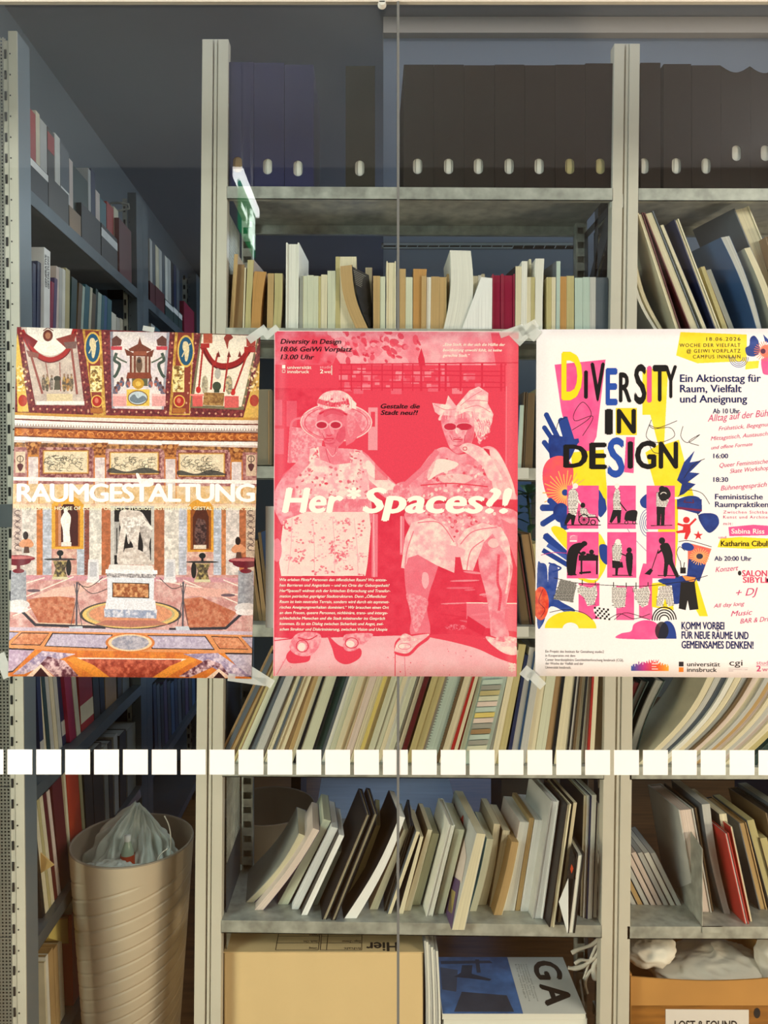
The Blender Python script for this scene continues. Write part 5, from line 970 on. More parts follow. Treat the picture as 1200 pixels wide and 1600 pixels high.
# ---- rows B and C: what shows between the posters
BOX_ = []
for r_ in [ (442,454,442,454,600,'cream',{}), (455,475,455,475,590,'tan',{}), (770,788,770,788,620,'cream',{}), (789,806,789,806,612,'green',{}), (807,814,812,819,633,'mint',{'cl':'blue'}), (814.5,818.5,819.5,824,612,'brown',{'hard':1}), (819,832,824.5,836,614,'brown',{'cl':'black'}), (838,850,842,853,605,'olive',{}), (851,866,854,868,615,'cream',{})]: B('B', *r_[:6], **r_[6])
for r_ in [ (397,404,382,388,850,'brown',{'Y':1.93}), (404.5,410,390,394,862,'kraft',{'Y':1.93}), (410.5,417,396,402,845,'dtan',{'Y':1.93}), (418,424,403,408,832,'brown',{'Y':1.93,'cr':'black'}), (813,831,798,810,838,'brown',{'Y':1.9,'cl':'dark','cr':'maroon','hard':1}), (833,850,812.5,829,834,'dtan',{'Y':1.9,'cl':'black','hard':1,'yaw':-.1}), (852,866,832,846,850,'olive',{'Y':1.9})]: B('C', *r_[:6], **r_[6])
# ---- row D: given at rows 1057 and 1170 of the photograph
def D(x, w_, pc, yt=1014, ytb=1057, **k):
    anc = [(350,.47),(372,.44),(378,.43),(470,.33),(570,.32),(668,.30),(705,.30),(728,.24),(772,.2),(800,.17),(870,.13),(908,.09),(930,.04),(945,.01)]
    for (xa, sa), (xb, sb) in zip(anc, anc[1:]):
        if xa <= x <= xb: s = sa+(sb-sa)*(x-xa)/(xb-xa); break
    else: s = anc[0][1] if x < 350 else .01
    dn = 23; up = 1170-yt
    B('D', x-s*dn, x-s*dn+w_, x+s*up, x+s*up+w_, yt, pc, tilt=.35, **k)
random.seed(21)
dd = [(349,4,'dtan'),(353.5,7.5,'slate'),(361.5,7,'tan'),(369,3.5,'brown'),(373,4,'olive'),(377.5,11,'green',dict(cl='orangered')),(389,3,'black'),(392.3,8,'slate',dict(cr='lgrey')),(401,12.5,'lgrey',dict(cr='black')),(414,4,'lgrey'),(418.5,3,'cream'),(422,4.5,'cream'),(427,4.2,'slate'),(431.5,4,'cream'),(436,10,'cream',dict(cr='dtan')),(446.6,5,'dtan'),(452,7,'tan'),(459.5,6.6,'cream',dict(cr='black')),(466.6,4,'black'),(471,17.6,'green'),(489,4.4,'black'),(494,11,'dgreen',dict(cr='slate')),(505.4,4,'slate'),(509.6,6,'pale'),(516,8,'green'),(524.3,8.5,'cream'),(533,9,'cream',dict(cr='orange')),(542.3,10,'pink'),(552.6,4,'cream',dict(cl='brown')),(557,6,'cream'),(563.4,5.5,'yellow'),(569.2,6.6,'cream'),(576.2,10,'green',dict(cr='black')),(586.6,8,'green'),(595,6.5,'cream'),(602,6,'pale'),(608.3,8.4,'green',dict(cr='dgreen')),(617,4.6,'pale',dict(cl='black')),(622,6.6,'cream',dict(cr='black')),(629,7,'maroon'),(636.3,4,'brown'),(640.6,9,'olive'),(650,12,'olive',dict(cr='dtan')),(662.4,3.8,'grey'),(666.6,20,'mint',dict(note='spiral-bound')),(687,5,'brown',dict(note='spiral-bound')),(692.4,12,'cream'),(704.8,5,'red'),(710.2,5,'cream'),(715.6,3,'red'),(719,7,'green'),(726.4,38,'mint',dict(note='fabric-sample')),(765,5,'grey'),(770.4,9,'cream'),(779.8,11,'olive'),(791.2,3,'black'),(794.6,5.4,'navy'),(800.4,9,'lgrey'),(809.8,3.6,'blue'),(813.8,10,'lgrey'),(824.2,13,'cream'),(837.6,14.5,'green'),(852.6,10,'dtan',dict(cr='brown')),(863,5,'black'),(868.4,17,'cream'),(885.8,3.4,'black'),(889.6,5,'pale'),(895,4,'brown'),(899.4,5.6,'cream'),(905.4,2.8,'black'),(908.6,9.4,'green'),(918.4,3.2,'red'),(922,6.4,'cream'),(928.8,11,'brown'),(940.4,4,'dark')]
DB = {}
for q in dd:
    k = dict(q[3]) if len(q) > 3 else {}
    x, w_, pc = q[:3]; yt = 1014+random.uniform(-9, 16)
    if pc in ('black', 'red', 'blue') and w_ < 5: k.setdefault('hard', False)
    s0 = len(ROWBOOKS.get('D', [])); D(x, w_, pc, yt=yt, Y=1.885+random.uniform(0, .012), **k)
    DB[x] = ROWBOOKS['D'][-1][1]
# coloured fabric tabs on the sample binder
m_ = {}
cols = ['mint','grey','olive','green','pink','mint','yellow','pink','grey','dtan','mint','grey','green','teal']
for i in range(13):
    y0 = 1062+i*8.6; sx = lambda y: 726.4+.235*(1170-y); mb = MB()
    a = [(sx(y0+8)+3, y0+8), (sx(y0+8)+34, y0+8-1.5), (sx(y0)+34, y0-1.5+.6), (sx(y0)+3, y0+.6)]
    mb.hexa([P(x, y, 1.8785) for x, y in a], [P(x, y, 1.884) for x, y in a]); mb.build('fabric_tab', cmat(PG[cols[i]]), DB[726.4])
m = MB()
for i in range(26):      # wire loops of the spiral-bound block
    y0 = 1062+i*4.4; x = 666.6+.30*(1170-y0); m.tube([P(x-.8, y0, 1.881), P(x+.6, y0-.6, 1.877), P(x+1.8, y0, 1.882)], .0008, 4)
    x += 20.5; m.tube([P(x-.8, y0, 1.881), P(x+.6, y0-.6, 1.877), P(x+1.8, y0, 1.882)], .0008, 4)
m.build('wire_spiral', cmat(PG['black']), DB[666.6])
# ---- right bay, shelf D
for i, (xb, xt, w_, pc) in enumerate([(986,1024,16,'grey'),(970,1002,12,'dark'),(962,990,14,'maroon')]):
    B('RD', xb-7, xb+w_-9, xt, xt+w_, 1061+i*2, pc, Y=1.93, bend=-5, hard=True, cl='dark', cr='dgreen', tilt=.5)
for i, (xb, xt, w_, pc) in enumerate([(1000,1108,10,'cream'),(1010.5,1120,9,'lgrey'),(1020,1131,9,'slate'),(1029.5,1142,8,'pale'),(1038,1152,9,'cream'),(1047.5,1163,8,'lgrey'),(1056,1174,5,'brown'),(1061.5,1180,8,'pink'),(1070,1188,9,'cream'),(1080,1199,7,'lgrey'),(1087.5,1206,7,'tan'),(1095,1212,9,'pink'),(1105,1221,8,'cream'),(1113.5,1230,9,'lgrey'),(1123,1239,10,'pink'),(1134,1250,11,'cream'),(1146,1257,12,'olive'),(1158,1264,8,'dgreen'),(1168,1270,18,'dgreen')]):
    B('RD', xb-4, xb+w_-4, xt, xt+w_, 1052, pc, Y=1.89+.004*(i % 3), bend=15, cr='dark' if i % 3 == 2 else None, tilt=.3, note='curved' )
# ---- row E: front foot given by its photo row
for r_ in [ (384,398,466,483,1302,1410,'cream',{'bend':9,'cl':'grey','cr':'purple','yaw':-.12,'ct':.002}), (398,412,489,500,1294,1422,'pink',{'bend':6,'cr':'purple','yaw':-.09}), (434,451,506,518,1280,1413,'green',{'cr':'black','yaw':-.1}), (456,467,518,529,1292,1421,'white',{'cr':'black','yaw':-.1}), (470,480,529,538,1304,1430,'white',{'cl':'dark','yaw':-.1}), (489,496.5,526,533.5,1329,1414,'mint',{'cl':'grey','cr':'lgrey'}),
 (503,511,572,579,1272,1437,'cream',{'cl':'black','cr':'black','hard':1,'yaw':-.13}), (517.5,524.5,584,591,1271,1438,'cream',{'cl':'black','cr':'black','hard':1,'yaw':-.12}), (537,549,587,594.5,1289,1413,'olive',{'cl':'black'}), (537,557,623,633,1275,1435,'white',{'bend':7,'cl':'black','yaw':-.13,'ct':.002}), (577,590,630,638,1296,1421,'green',{'cl':'brown','yaw':-.06}),
 (600,605,641,645,1290,1424,'dark',{'hard':1}), (605.5,611,650,656,1299,1428,'cream',{'cl':'slate','yaw':-.09}), (622,630,656,661.5,1307,1428,'cream',{'cl':'black','yaw':-.08}), (631,641.5,668,675.5,1296,1423,'cream',{'cl':'brown','yaw':-.08}), (643,657,676,687,1302,1414,'green',{'cr':'teal','yaw':-.07}), (665.5,676,702,711,1288,1432,'pale',{'hard':1,'yaw':-.08}), (679.5,693,712,726,1295,1428,'green',{'yaw':-.08}),
 (706,726,744.5,759,1302,1453,'cream',{'cl':'lgrey','cr':'lgrey','yaw':-.09,'d':.26}), (733,744,760,771,1310,1424,'green',{'cl':'teal','bend':2,'yaw':-.05}), (745,760,772,782,1287,1414,'cream',{'cr':'kraft','bend':3,'yaw':-.06}), (764,770.5,785,797,1297,1417,'cream',{'cl':'brown','yaw':-.05}), (771.5,784.5,799.5,811,1315,1430,'tan',{'cr':'cream','bend':2,'yaw':-.06}), (786,804,812,826.5,1284,1423,'pale',{'cl':'pink','yaw':-.08}), (805.5,812,827.5,834.5,1278,1423,'tan',{'yaw':-.08}), (813.5,830.5,836,850,1281,1424,'white',{'yaw':-.07}),
 (832,848,861,873.5,1251,1436,'white',{'hard':1,'cl':'lgrey','yaw':-.13}), (858,866,885.5,892.5,1256,1449,'cream',{'cl':'black','hard':1,'yaw':-.11}), (871,876,895.5,901.5,1254,1441,'cream',{'cl':'black','yaw':-.11}), (906,910.6,911.5,917.5,1243,1432,'cream',{'cl':'black','yaw':-.11}), (911,915.6,918,922,1243,1434,'pale',{'yaw':-.11}), (916.2,917.8,922.5,924.5,1244,1436,'navy',{'yaw':-.11}), (918.4,925,925,932,1242,1436,'pale',{'yaw':-.11,'note':'spiral-bound'}), (926,932,933,936.5,1255,1434,'pale',{'cl':'navy','yaw':-.09})]:
    B('E', *r_[:5], r_[6], yb=r_[5], **r_[7])
# printed figure and colour patches on the big turned cover
cvb = [t for t in ROWBOOKS['E'] if t[0] == 706+726][0][1]
yb_ = F*(CAMZ-zs('E', X_(706,SF)))/(1453-HZ)
def cvp(s_, t_): a = P(706, 1453, yb_); b = P(744.5, 1302, yb_); q = a*(1-t_)+b*t_; return Vector((q.x-.09*.26*s_-.0009, yb_+.26*s_, q.z+.0004))
for pts, c_ in ((((.0,.0),(.35,.0),(.5,.3),(.1,.45)), 'purple'), (((.05,.45),(.45,.35),(.6,.6),(.3,.8),(.1,.7)), 'pink'), (((.3,.55),(.5,.5),(.65,.75),(.5,.95),(.35,.8)), 'red'), (((.45,.1),(.8,.1),(.8,.35),(.5,.4)), 'yellow'), (((.55,.45),(.85,.5),(.9,.9),(.7,.85)), 'slate'), (((.1,.1),(.25,.05),(.3,.25),(.15,.3)), 'yellow')):
    m = MB(); m.add([cvp(*p) for p in pts], [tuple(range(len(pts)))]); m.build('cover_picture', cmat(PG[c_]), cvb)
# small black book standing open in front
sb = thing('small_book', 'small black hardcover standing open like a tent at the right end of the lower row', 'book', P(893, 1458, 1.83))
Ys = F*(CAMZ-zs('E', .5))/(1458-HZ)
m = MB(); hexq(m, [(889,1457),(895.5,1457),(910,1336),(903.5,1337)], Ys+.002, Ys+.14); m.build('page_block', page_mat(PG['pale']), sb)
m = MB(); hexq(m, [(887,1458),(889,1458),(903.5,1334),(900.5,1334)], Ys, Ys+.15); hexq(m, [(895.5,1458),(898.5,1458),(913.5,1334),(910,1334)], Ys, Ys+.15); hexq(m, [(901,1336.5),(913,1336.5),(913.5,1333.5),(900.5,1333.5)], Ys+.1, Ys+.15)
m.hexa([P(886,1371,Ys), P(899.5,1374,Ys), P(897.5,1337,Ys), P(891,1322,Ys+.02)], [P(886,1371,Ys+.003), P(899.5,1374,Ys+.003), P(898.5,1337,Ys+.003), P(891,1322,Ys+.023)]); m.build('cover', cmat(PG['black']), sb)
m = MB(); m.hexa([P(886,1457.5,Ys), P(888,1457.5,Ys), P(888,1372,Ys), P(873,1409,Ys+.01)], [P(886,1457.5,Ys+.002), P(888,1457.5,Ys+.002), P(888,1372,Ys+.002), P(873,1409,Ys+.012)]); m.build('loose_leaf', page_mat(PG['white']), sb)
m = MB(); m.add([P(893,1350,Ys-.0015), P(896,1357,Ys-.0015), P(893,1365,Ys-.0015), P(891,1358,Ys-.0015)], [(0,1,2,3)]); m.build('cover_motif', cmat(PG['orangered']), sb)
# ---- right bay, shelf E
for i in range(10):
    xb = 966+10.1*i; xt = xb-41
    B('RE', xb, xb+8.4, xt, xt+8.4, 1334-.3*(9-i), ['lgrey','pink','lgrey','tan','lgrey','pink','pink','lgrey','pale','lgrey'][i], yb=1413+i*.2, cl='slate', cr='brown' if i % 3 else 'black', d=.15, tilt=.5, note='booklet')
for r_ in [ (1088,1112,1060,1083,1265,1426,'pink',{'hard':1,'cl':'lgrey','cr':'lgrey','yaw':-.12}), (1112,1115,1085,1088,1262,1424,'brown',{'cl':'dark','yaw':-.1}), (1131,1141,1096,1109,1257,1428,'lgrey',{'bend':-4,'cl':'slate','yaw':-.08}), (1148,1158,1123,1135,1272,1428,'cream',{'cl':'dark','yaw':-.08}), (1164,1170.5,1132,1138.5,1302,1444,'white',{'cl':'red','cr':'red','hard':1,'ct':.0025,'yaw':-.1}), (1172,1176,1141,1144.5,1292,1440,'cream',{'cl':'red','cr':'black','yaw':-.08}),
 (1187,1199,1154,1166,1286,1422,'tan',{'hard':1,'cl':'slate','yaw':-.09}), (1205,1217,1166.5,1178,1282,1423,'olive',{'yaw':-.09,'cl':'slate'}), (1218,1230,1187,1198,1310,1425,'olive',{'cl':'brown'}), (1232,1246,1196,1212,1270,1425,'dark',{'cl':'brown','yaw':-.12,'hard':1}), (1248,1262,1212,1226,1262,1425,'grey',{'cl':'slate','yaw':-.12})]:
    B('RE', *r_[:5], r_[6], yb=r_[5], **r_[7])
# ---- bottom shelf: standing magazines beside the carton
for r_ in [(664,667.5,662,665.5,1470,1640,'lgrey',{'cl':'slate'}), (668,672,665.8,669,1472,1642,'pale',{}), (672.4,676,669.4,672.5,1476,1642,'lgrey',{'cr':'slate'}), (676.6,680,673,676.6,1480,1640,'pale',{}), (680.6,684.5,677,680.5,1484,1640,'lgrey',{'cr':'slate'}), (685,688.5,681,684.5,1486,1640,'pale',{'cr':'lgrey'})]: B('F', *r_[:5], r_[6], Y=1.90, bend=2, **r_[7])
# ---- labels, counted along each row
for row, L in ROWBOOKS.items():
    L.sort(key=lambda t: t[0]); post_ = 'post' 
    for i, (x, th, size, pc, cv_, lean, note) in enumerate(L):
        lab = '%s%s %s%s book, %s from left, %s' % ((note+' ') if note else '', size if not note else '', pc, (' and '+cv_) if cv_ and cv_ != pc else '', ordinal(i+1), ROWTXT[row])
        th['label'] = ' '.join(lab.split()); th['group'] = 'books, '+ROWTXT[row]

# ---------------- books along the left aisle: spines face the aisle ----------------
LROW = {}
def lbook(zi, px0, px1, ytop, col, lean=0, inset=.012, d=.16, pages='cream', band=None, ybot=None, name='book', cat='book', kind='book'):
    Y0, Y1 = LY(px0, 892+1200*inset), LY(px1, 892+1200*inset); zb = LZ[zi]+.0005 if ybot is None else Z_(ybot, Y0); zt = Z_(ytop, Y0)
    if Y1-Y0 < .004: Y1 = Y0+.004
    th = thing(name, 'x', cat, (LX(Y0)-inset-d/2, (Y0+Y1)/2, zb)); lo = lean*(zt-zb); ct = min(.002, (Y1-Y0)*.2)
    def sl(mb, ya, yb_, o0, o1, z0, z1, mi=0):
        def q(Y, o, z, l): return (LX(Y)-o, Y+l*(z-zb)/(zt-zb), z)
        v = [q(ya,o1,z0,lo),q(ya,o0,z0,lo),q(yb_,o0,z0,lo),q(yb_,o1,z0,lo),q(ya,o1,z1,lo),q(ya,o0,z1,lo),q(yb_,o0,z1,lo),q(yb_,o1,z1,lo)]
        mb.add(v, [(0,3,2,1),(4,5,6,7),(0,1,5,4),(1,2,6,5),(2,3,7,6),(3,0,4,7)], mi)
    m = MB()
    if kind == 'file':      # open magazine file: front wall, sides, floor
        sl(m, Y0, Y1, inset, inset+.003, zb, zb+(zt-zb)*.45); sl(m, Y0, Y0+.002, inset, inset+d, zb, zb+(zt-zb)*.45); sl(m, Y0, Y0+.002, inset+d*.5, inset+d, zb, zt); sl(m, Y1-.002, Y1, inset, inset+d, zb, zb+(zt-zb)*.45); sl(m, Y1-.002, Y1, inset+d*.5, inset+d, zb, zt); sl(m, Y0, Y1, inset+d, inset+d+.002, zb, zt)
        m.build('case', cmat(PG[col]), th)
    else:
        sl(m, Y0, Y1, inset, inset+ct, zb, zt); sl(m, Y0, Y0+ct, inset+ct, inset+d, zb, zt); sl(m, Y1-ct, Y1, inset+ct, inset+d, zb, zt); m.build('cover', cmat(PG[col]), th)
        p = MB(); sl(p, Y0+ct, Y1-ct, inset+ct, inset+d-.003, zb+.001, zt-.002); p.build('page_block', page_mat(PG[pages]), th)
    if band:
        for (f0, f1, bc) in band: b_ = MB(); sl(b_, Y0+.0006, Y1-.0006, inset-.0006, inset+.0002, zb+(zt-zb)*f0, zb+(zt-zb)*f1); b_.build('spine_label', cmat(PG[bc]), th)
    bay = 1 if Y0 < 2.8 else 2 if Y0 < 3.85 else 3
    LROW.setdefault((zi, bay), []).append((Y0, th, col, cat, (Y1-Y0), lean, band)); return th
R5 = .055
# top shelf, near bay: magazine files with books standing in them
for a in [(47.5,57,168,'red',R5),(57.5,63.5,172,'cream',R5),(64,74.5,184,'lgrey',R5),(75.5,86,197,'dark',R5),(87,95,207,'pale',R5),(95.6,109,222,'slate',R5),(109.5,115,247,'pink',R5)]:
    lbook(0, a[0], a[1], a[2], a[3], inset=.03, pages='lgrey', band=[(.75,.95,'red')] if a[0] == 75.5 else [(.2,.5,'white')] if a[3] == 'slate' else None)
lbook(0, 46.5, 76, 168, 'black', inset=.016, d=.2, kind='file', name='magazine_file', cat='file', band=[(.36,.44,'white')]); lbook(0, 76.5, 108, 200, 'dark', inset=.016, d=.2, kind='file', name='magazine_file', cat='file')
lbook(0, 108.6, 127, 270, 'kraft', inset=.016, d=.2, kind='file', name='magazine_file', cat='file'); lbook(0, 128, 158, 240, 'black', inset=.016, d=.2, kind='file', name='magazine_file', cat='file'); lbook(0, 159, 184, 276, 'black', inset=.016, d=.2, kind='file', name='magazine_file', cat='file', band=[(.3,.4,'white')])
for a in [(115,138,257,'dgreen'),(139,143,262,'lgrey'),(143.5,150,263,'navy'),(150.6,157,296,'pink'),(157.5,167,308,'teal'),(168,178.5,314,'red'),(179,186,322,'cream'),(187,206,340,'maroon')]: lbook(0, *a, inset=.03 if a[0] < 186 else .014, pages='lgrey')
# top shelf, second bay
for a in [(235,239,372,'lgrey'),(239.5,243.5,376,'slate'),(244,249,382,'cream'),(249.5,254,388,'lgrey'),(254.5,258.5,394,'slate'),(259,263,399,'pale'),(263.5,268,403,'lgrey'),(268.5,272,408,'black'),(272.5,276,412,'navy'),(276.5,281,418,'slate')]: lbook(0, *a, inset=.03, pages='lgrey')
for i, (a, b, t) in enumerate([(234.5,243,395),(243.5,257.5,402)]): lbook(0, a, b, t, 'maroon', inset=.012, kind='file', name='magazine_file', cat='file')
for i, (a, b, t) in enumerate([(258.5,271,430),(271.5,279,440),(279.5,285,450)]): lbook(0, a, b, t, 'dgreen', inset=.012, kind='file', name='magazine_file', cat='file', band=[(.3,.42,'white')])
lbook(0, 288, 304, 470, 'crimson', inset=.012)
# second shelf, near bay
for a in [(50,54,410,'navy',.02),(54.5,63,405,'navy',.06),(64,74,385,'pale',.04),(74.5,79,436,'crimson',.1),(79.5,84,430,'purple',.1),(84.5,89,413,'pink',.05),(89.5,94,415,'lgrey',.05),(94.5,99,417,'pale',.05),(99.5,106,416,'olive',.05),(106.5,115,428,'dgreen',.1),(115.5,121,436,'brown',.15),(121.5,125,441,'mint',.15),(125.5,133,438,'teal',.15),(133.5,137,443,'cream',.15),(137.5,143,452,'brown',.15),(143.5,147,446,'dgreen',.12),(147.5,153,452,'mint',.12),(153.5,158,456,'teal',.12),(158.5,163,458,'blue',.1),(163.5,170,462,'teal',.1)]: lbook(1, *a, inset=.02)
t_ = lbook(1, 66, 75.5, 384, 'white', .04, inset=.012)
Yg = LY(66, 892+14.4); zt_ = Z_(384, Yg); m = MB()
for k, s_ in enumerate(('GENERATIVE', 'GESTALTUNG')): lay_text(m, s_, Yg+.020+k*.016, Yg+.020+k*.016+.082, -(zt_-.098), .010, lambda a, b: Vector((LX(a)-.0112, a+.0025, -b)), rot=math.pi/2, bold=.02)
m.build('lettering', cmat(PG['black']), t_)
for a in [(174,181,487,'pale'),(182,187,495,'lgrey'),(188,192,497,'pale'),(193,200,505,'slate'),(201,208,508,'lgrey')]: lbook(1, *a, inset=.05, d=.12)
for a in [(236,242,505,'lgrey'),(242.5,250,510,'teal')]: lbook(1, *a, inset=.03)
# fifth shelf (under the left poster)
for a in [(56,62,1042,'navy',-.1),(63,66,1030,'cream',-.16),(67,72,1024,'dgreen',-.16),(73,78,1026,'lgrey',-.18),(79,84,1018,'cream',-.18),(85,90,1012,'lgrey',-.18),(91,101,1008,'navy',-.2),(102,112,1000,'crimson',-.2),(113,119,990,'cream',-.2),(120,140,985,'red',-.12),(141,150,980,'dark',-.1),(151,158,978,'black',-.1),(159,176,975,'dtan',-.06),(178,184,980,'dark',0),(186,196,990,'slate',0),(198,206,985,'black',0)]:
    lbook(4, *a[:4], a[4], inset=.02+(.02 if a[0] < 100 else .01), band=[(.08,.26,'cream')] if a[3] == 'red' else [(.1,.25,'lgrey')] if a[3] == 'navy' else None)
for i, a in enumerate([(236+6.6*k, 241.6+6.6*k) for k in range(10)]): lbook(4, a[0], a[1], 960+3*i, ['navy','slate','black','dark'][i % 4], -.05, inset=.02)
# sixth shelf
for a in [(56,60,1248,'black',-.2),(61,66,1234,'cream',-.22),(66.5,70,1232,'olive',-.22),(70.5,75,1230,'cream',-.22),(75.5,80,1226,'maroon',-.22),(81,85,1222,'pink',-.22),(86,100,1200,'maroon',-.18),(101,104,1196,'cream',-.15),(105,122,1190,'orangered',-.15),(123,127,1185,'olive',-.15),(128,140,1180,'dark',-.1),(141,156,1170,'dark',-.1),(157,163,1165,'grey',-.06),(164,170,1160,'dark',-.06),(172,178,1150,'lgrey',-.04),(180,190,1150,'dark',0),(192,205,1142,'grey',0)]: lbook(5, *a[:4], a[4], inset=.02, pages='lgrey')
for i in range(13): x = 236+5.4*i; lbook(5, x, x+4.6, 1068-i*1.4+(i % 3)*3, ['navy','slate','black','purple','dark','blue'][i % 6], -.08 if i < 8 else -.04, inset=.018, pages='slate')
# bottom shelf near bay
for a in [(61,63.5,1500,'cream',-.06),(64,68,1490,'pale',-.07),(69,76,1484,'tan',-.08),(77,83,1478,'tan',-.08),(84,90,1468,'cream',-.08),(103,124,1428,'red',-.02)]: lbook(6, *a[:4], a[4], inset=.03 if a[0] < 100 else .02, pages='tan')
ob = thing('open_book', 'yellowed book lying sideways on the bottom shelf beside the red binder', 'book', LP(80,1480))
m = MB(); Ya, Yb = LY(62, 935), LY(101, 935)
m.hexa([(LX(Ya)-.2,Ya,Z_(1468,Ya)),(LX(Ya)-.03,Ya,Z_(1466,Ya)),(LX(Ya)-.03,Ya,Z_(1440,Ya)),(LX(Ya)-.2,Ya,Z_(1440,Ya))], [(LX(Yb)-.2,Yb,Z_(1476,Yb)),(LX(Yb)-.03,Yb,Z_(1476,Yb)),(LX(Yb)-.03,Yb,Z_(1434,Yb)),(LX(Yb)-.2,Yb,Z_(1434,Yb))]); m.build('page_block', page_mat(PG['yellow']), ob)
m = MB(); m.hexa([(LX(Ya)-.2,Ya,Z_(1439.8,Ya)),(LX(Ya)-.028,Ya,Z_(1439.8,Ya)),(LX(Ya)-.028,Ya,Z_(1437,Ya)),(LX(Ya)-.2,Ya,Z_(1437,Ya))], [(LX(Yb)-.2,Yb,Z_(1433.8,Yb)),(LX(Yb)-.028,Yb,Z_(1433.8,Yb)),(LX(Yb)-.028,Yb,Z_(1431,Yb)),(LX(Yb)-.2,Yb,Z_(1431,Yb))]); m.build('cover', cmat(PG['ochre']), ob)
def lean_left_rack():      # the whole aisle rack leans a little: its foot stands 1 cm further out per metre
    for r_ in [lr, ob]+[t[1] for L in LROW.values() for t in L]:
        org = wloc(r_)
        for c_ in r_.children:
            for v in c_.data.vertices: v.co.x += (2.2-(v.co.z+org.z))*.0097
            c_.data.update()
lean_left_rack()
SN = {0:'top', 1:'second', 4:'fifth', 5:'sixth', 6:'bottom'}; BN = {1:'near', 2:'second', 3:'far'}
for (zi, bay), L in LROW.items():
    for cat_ in ('book', 'file'):
        M_ = sorted([t for t in L if t[3] == cat_], key=lambda t: t[0])
        for i, (y, th, col, c_, w_, lean, band) in enumerate(M_):
            th['label'] = '%s %s %s, %s from the front, %s shelf, %s bay, left aisle rack' % ('thin' if w_ < .02 else 'thick' if w_ > .06 else 'slim', wd(col), 'book' if cat_ == 'book' else 'magazine file', ordinal(i+1), SN[zi], BN[bay])
            th['group'] = '%ss on the left aisle rack' % ('book' if cat_ == 'book' else 'magazine file')
# ---------------- archive boxes with finger holes, top shelf ----------------
def archive_box(x0, x1, yt, col, lab, hole=(None, 260), Y=1.885, d=.25, scallop=False, pcol='pale', grp='archive boxes on the top shelf'):
    X0, X1 = X_(x0, Y), X_(x1, Y); zb = zs('top', (X0+X1)/2)+.0005; zt = Z_(yt, Y); d = min(d, SR-Y-.004)
    t = thing('archive_box', lab, 'box', ((X0+X1)/2, Y+d/2, zb), grp); m = MB(); m_c = mat('board_%d_%d_%d' % col, col, .85, noise=.06, nscale=30, spec=.15)
    hx = X_(hole[0] if hole[0] else (x0+x1)/2+1, Y); hz_ = Z_(hole[1], Y); a, b = .0115, .0195; N = 24; w_ = .0022
    inner = []; outer = []; angs = [2*math.pi*k/20 for k in range(20)]+[math.atan2(cz-hz_, cx-hx) % (2*math.pi) for cx, cz in ((X0,zb),(X1,zb),(X1,zt),(X0,zt))]; angs.sort(); N = len(angs)
    if scallop: angs += [math.atan2(zt-hz_, X0+(X1-X0)*q-hx) % (2*math.pi) for q in (.15,.3,.45,.6,.75,.88)]; angs.sort(); N = len(angs)
    for th in angs:
        c, s = math.cos(th), math.sin(th)
        inner.append((hx+a*c, hz_+(b-a)*(1 if s > 1e-6 else -1 if s < -1e-6 else 0)+a*s))
        R = []
        if c > 1e-9: R.append((X1-hx)/c)
        if c < -1e-9: R.append((X0-hx)/c)
        if s > 1e-9: R.append((zt-hz_)/s)
        if s < -1e-9: R.append((zb-hz_)/s)
        r = min(R); outer.append([hx+r*c, hz_+r*s])
    if scallop:
        for o in outer:
            if o[1] > zt-.004: o[1] = zt-.016*math.sin(math.pi*(o[0]-X0)/(X1-X0))
    vs_ = [(x, Y, z) for x, z in inner]+[(x, Y, z) for x, z in outer]+[(x, Y+w_, z) for x, z in inner]+[(x, Y+w_, z) for x, z in outer]
    fs = []
    for k in range(N):
        j = (k+1) % N; fs += [(k, N+k, N+j, j), (2*N+j, 3*N+j, 3*N+k, 2*N+k), (k, j, 2*N+j, 2*N+k), (N+k, 3*N+k, 3*N+j, N+j)]
    m.add(vs_, fs); zt2 = zt-(.014 if scallop else 0)
    m.box(X0, X0+w_, Y+w_, Y+d, zb, zt2); m.box(X1-w_, X1, Y+w_, Y+d, zb, zt2); m.box(X0+w_, X1-w_, Y+d-w_, Y+d, zb, zt2); m.box(X0+w_, X1-w_, Y+w_, Y+d-w_, zb, zb+w_)
    if not scallop: m.box(X0+w_, X1-w_, Y+w_, Y+d-w_, zt-w_, zt)
    m.build('box_shell', m_c, t)
    p = MB(); n = 5; px_ = (X1-X0-.008)/n
    for i in range(n): p.box(X0+.004+i*px_, X0+.004+(i+.96)*px_, Y+.005+.001*(i % 2), Y+d-.02, zb+.004, zt-.05)
    p.build('papers', page_mat(PG[pcol]), t)
NV, OD, DKB = (38, 42, 78), (40, 39, 32), (46, 38, 32)
navy = [(358,396.5,97),(397.2,444,98),(444.8,490,101)]
for i, (a, b, t) in enumerate(navy): archive_box(a, b, t, NV, 'navy blue archive box with oval finger hole, %s of three from the left post' % ordinal(i+1), hole=(371 if i == 0 else 418 if i == 1 else 465.5, 257+i*3), pcol='dtan' if i == 0 else 'pale')
archive_box(540, 586, 103, OD, 'single dark olive archive box standing alone between navy and brown boxes', hole=(562, 262.5))
for i, x in enumerate((631, 678.3, 725.6, 773, 820.3, 867.6, 914.8)): archive_box(x, x+46.6 if i < 6 else 958, (101, 101, 102, 101, 102, 101, 99)[i], (38-1*i, 34-2*i, 29-2*i), 'dark brown archive box, %s of seven in the centre bay counted from the left' % ordinal(i+1), hole=((652.5, 701, 747.5, 795.5, 842.5, 890.5, 938)[i], 259.5), pcol='olive' if i > 4 else 'pale')
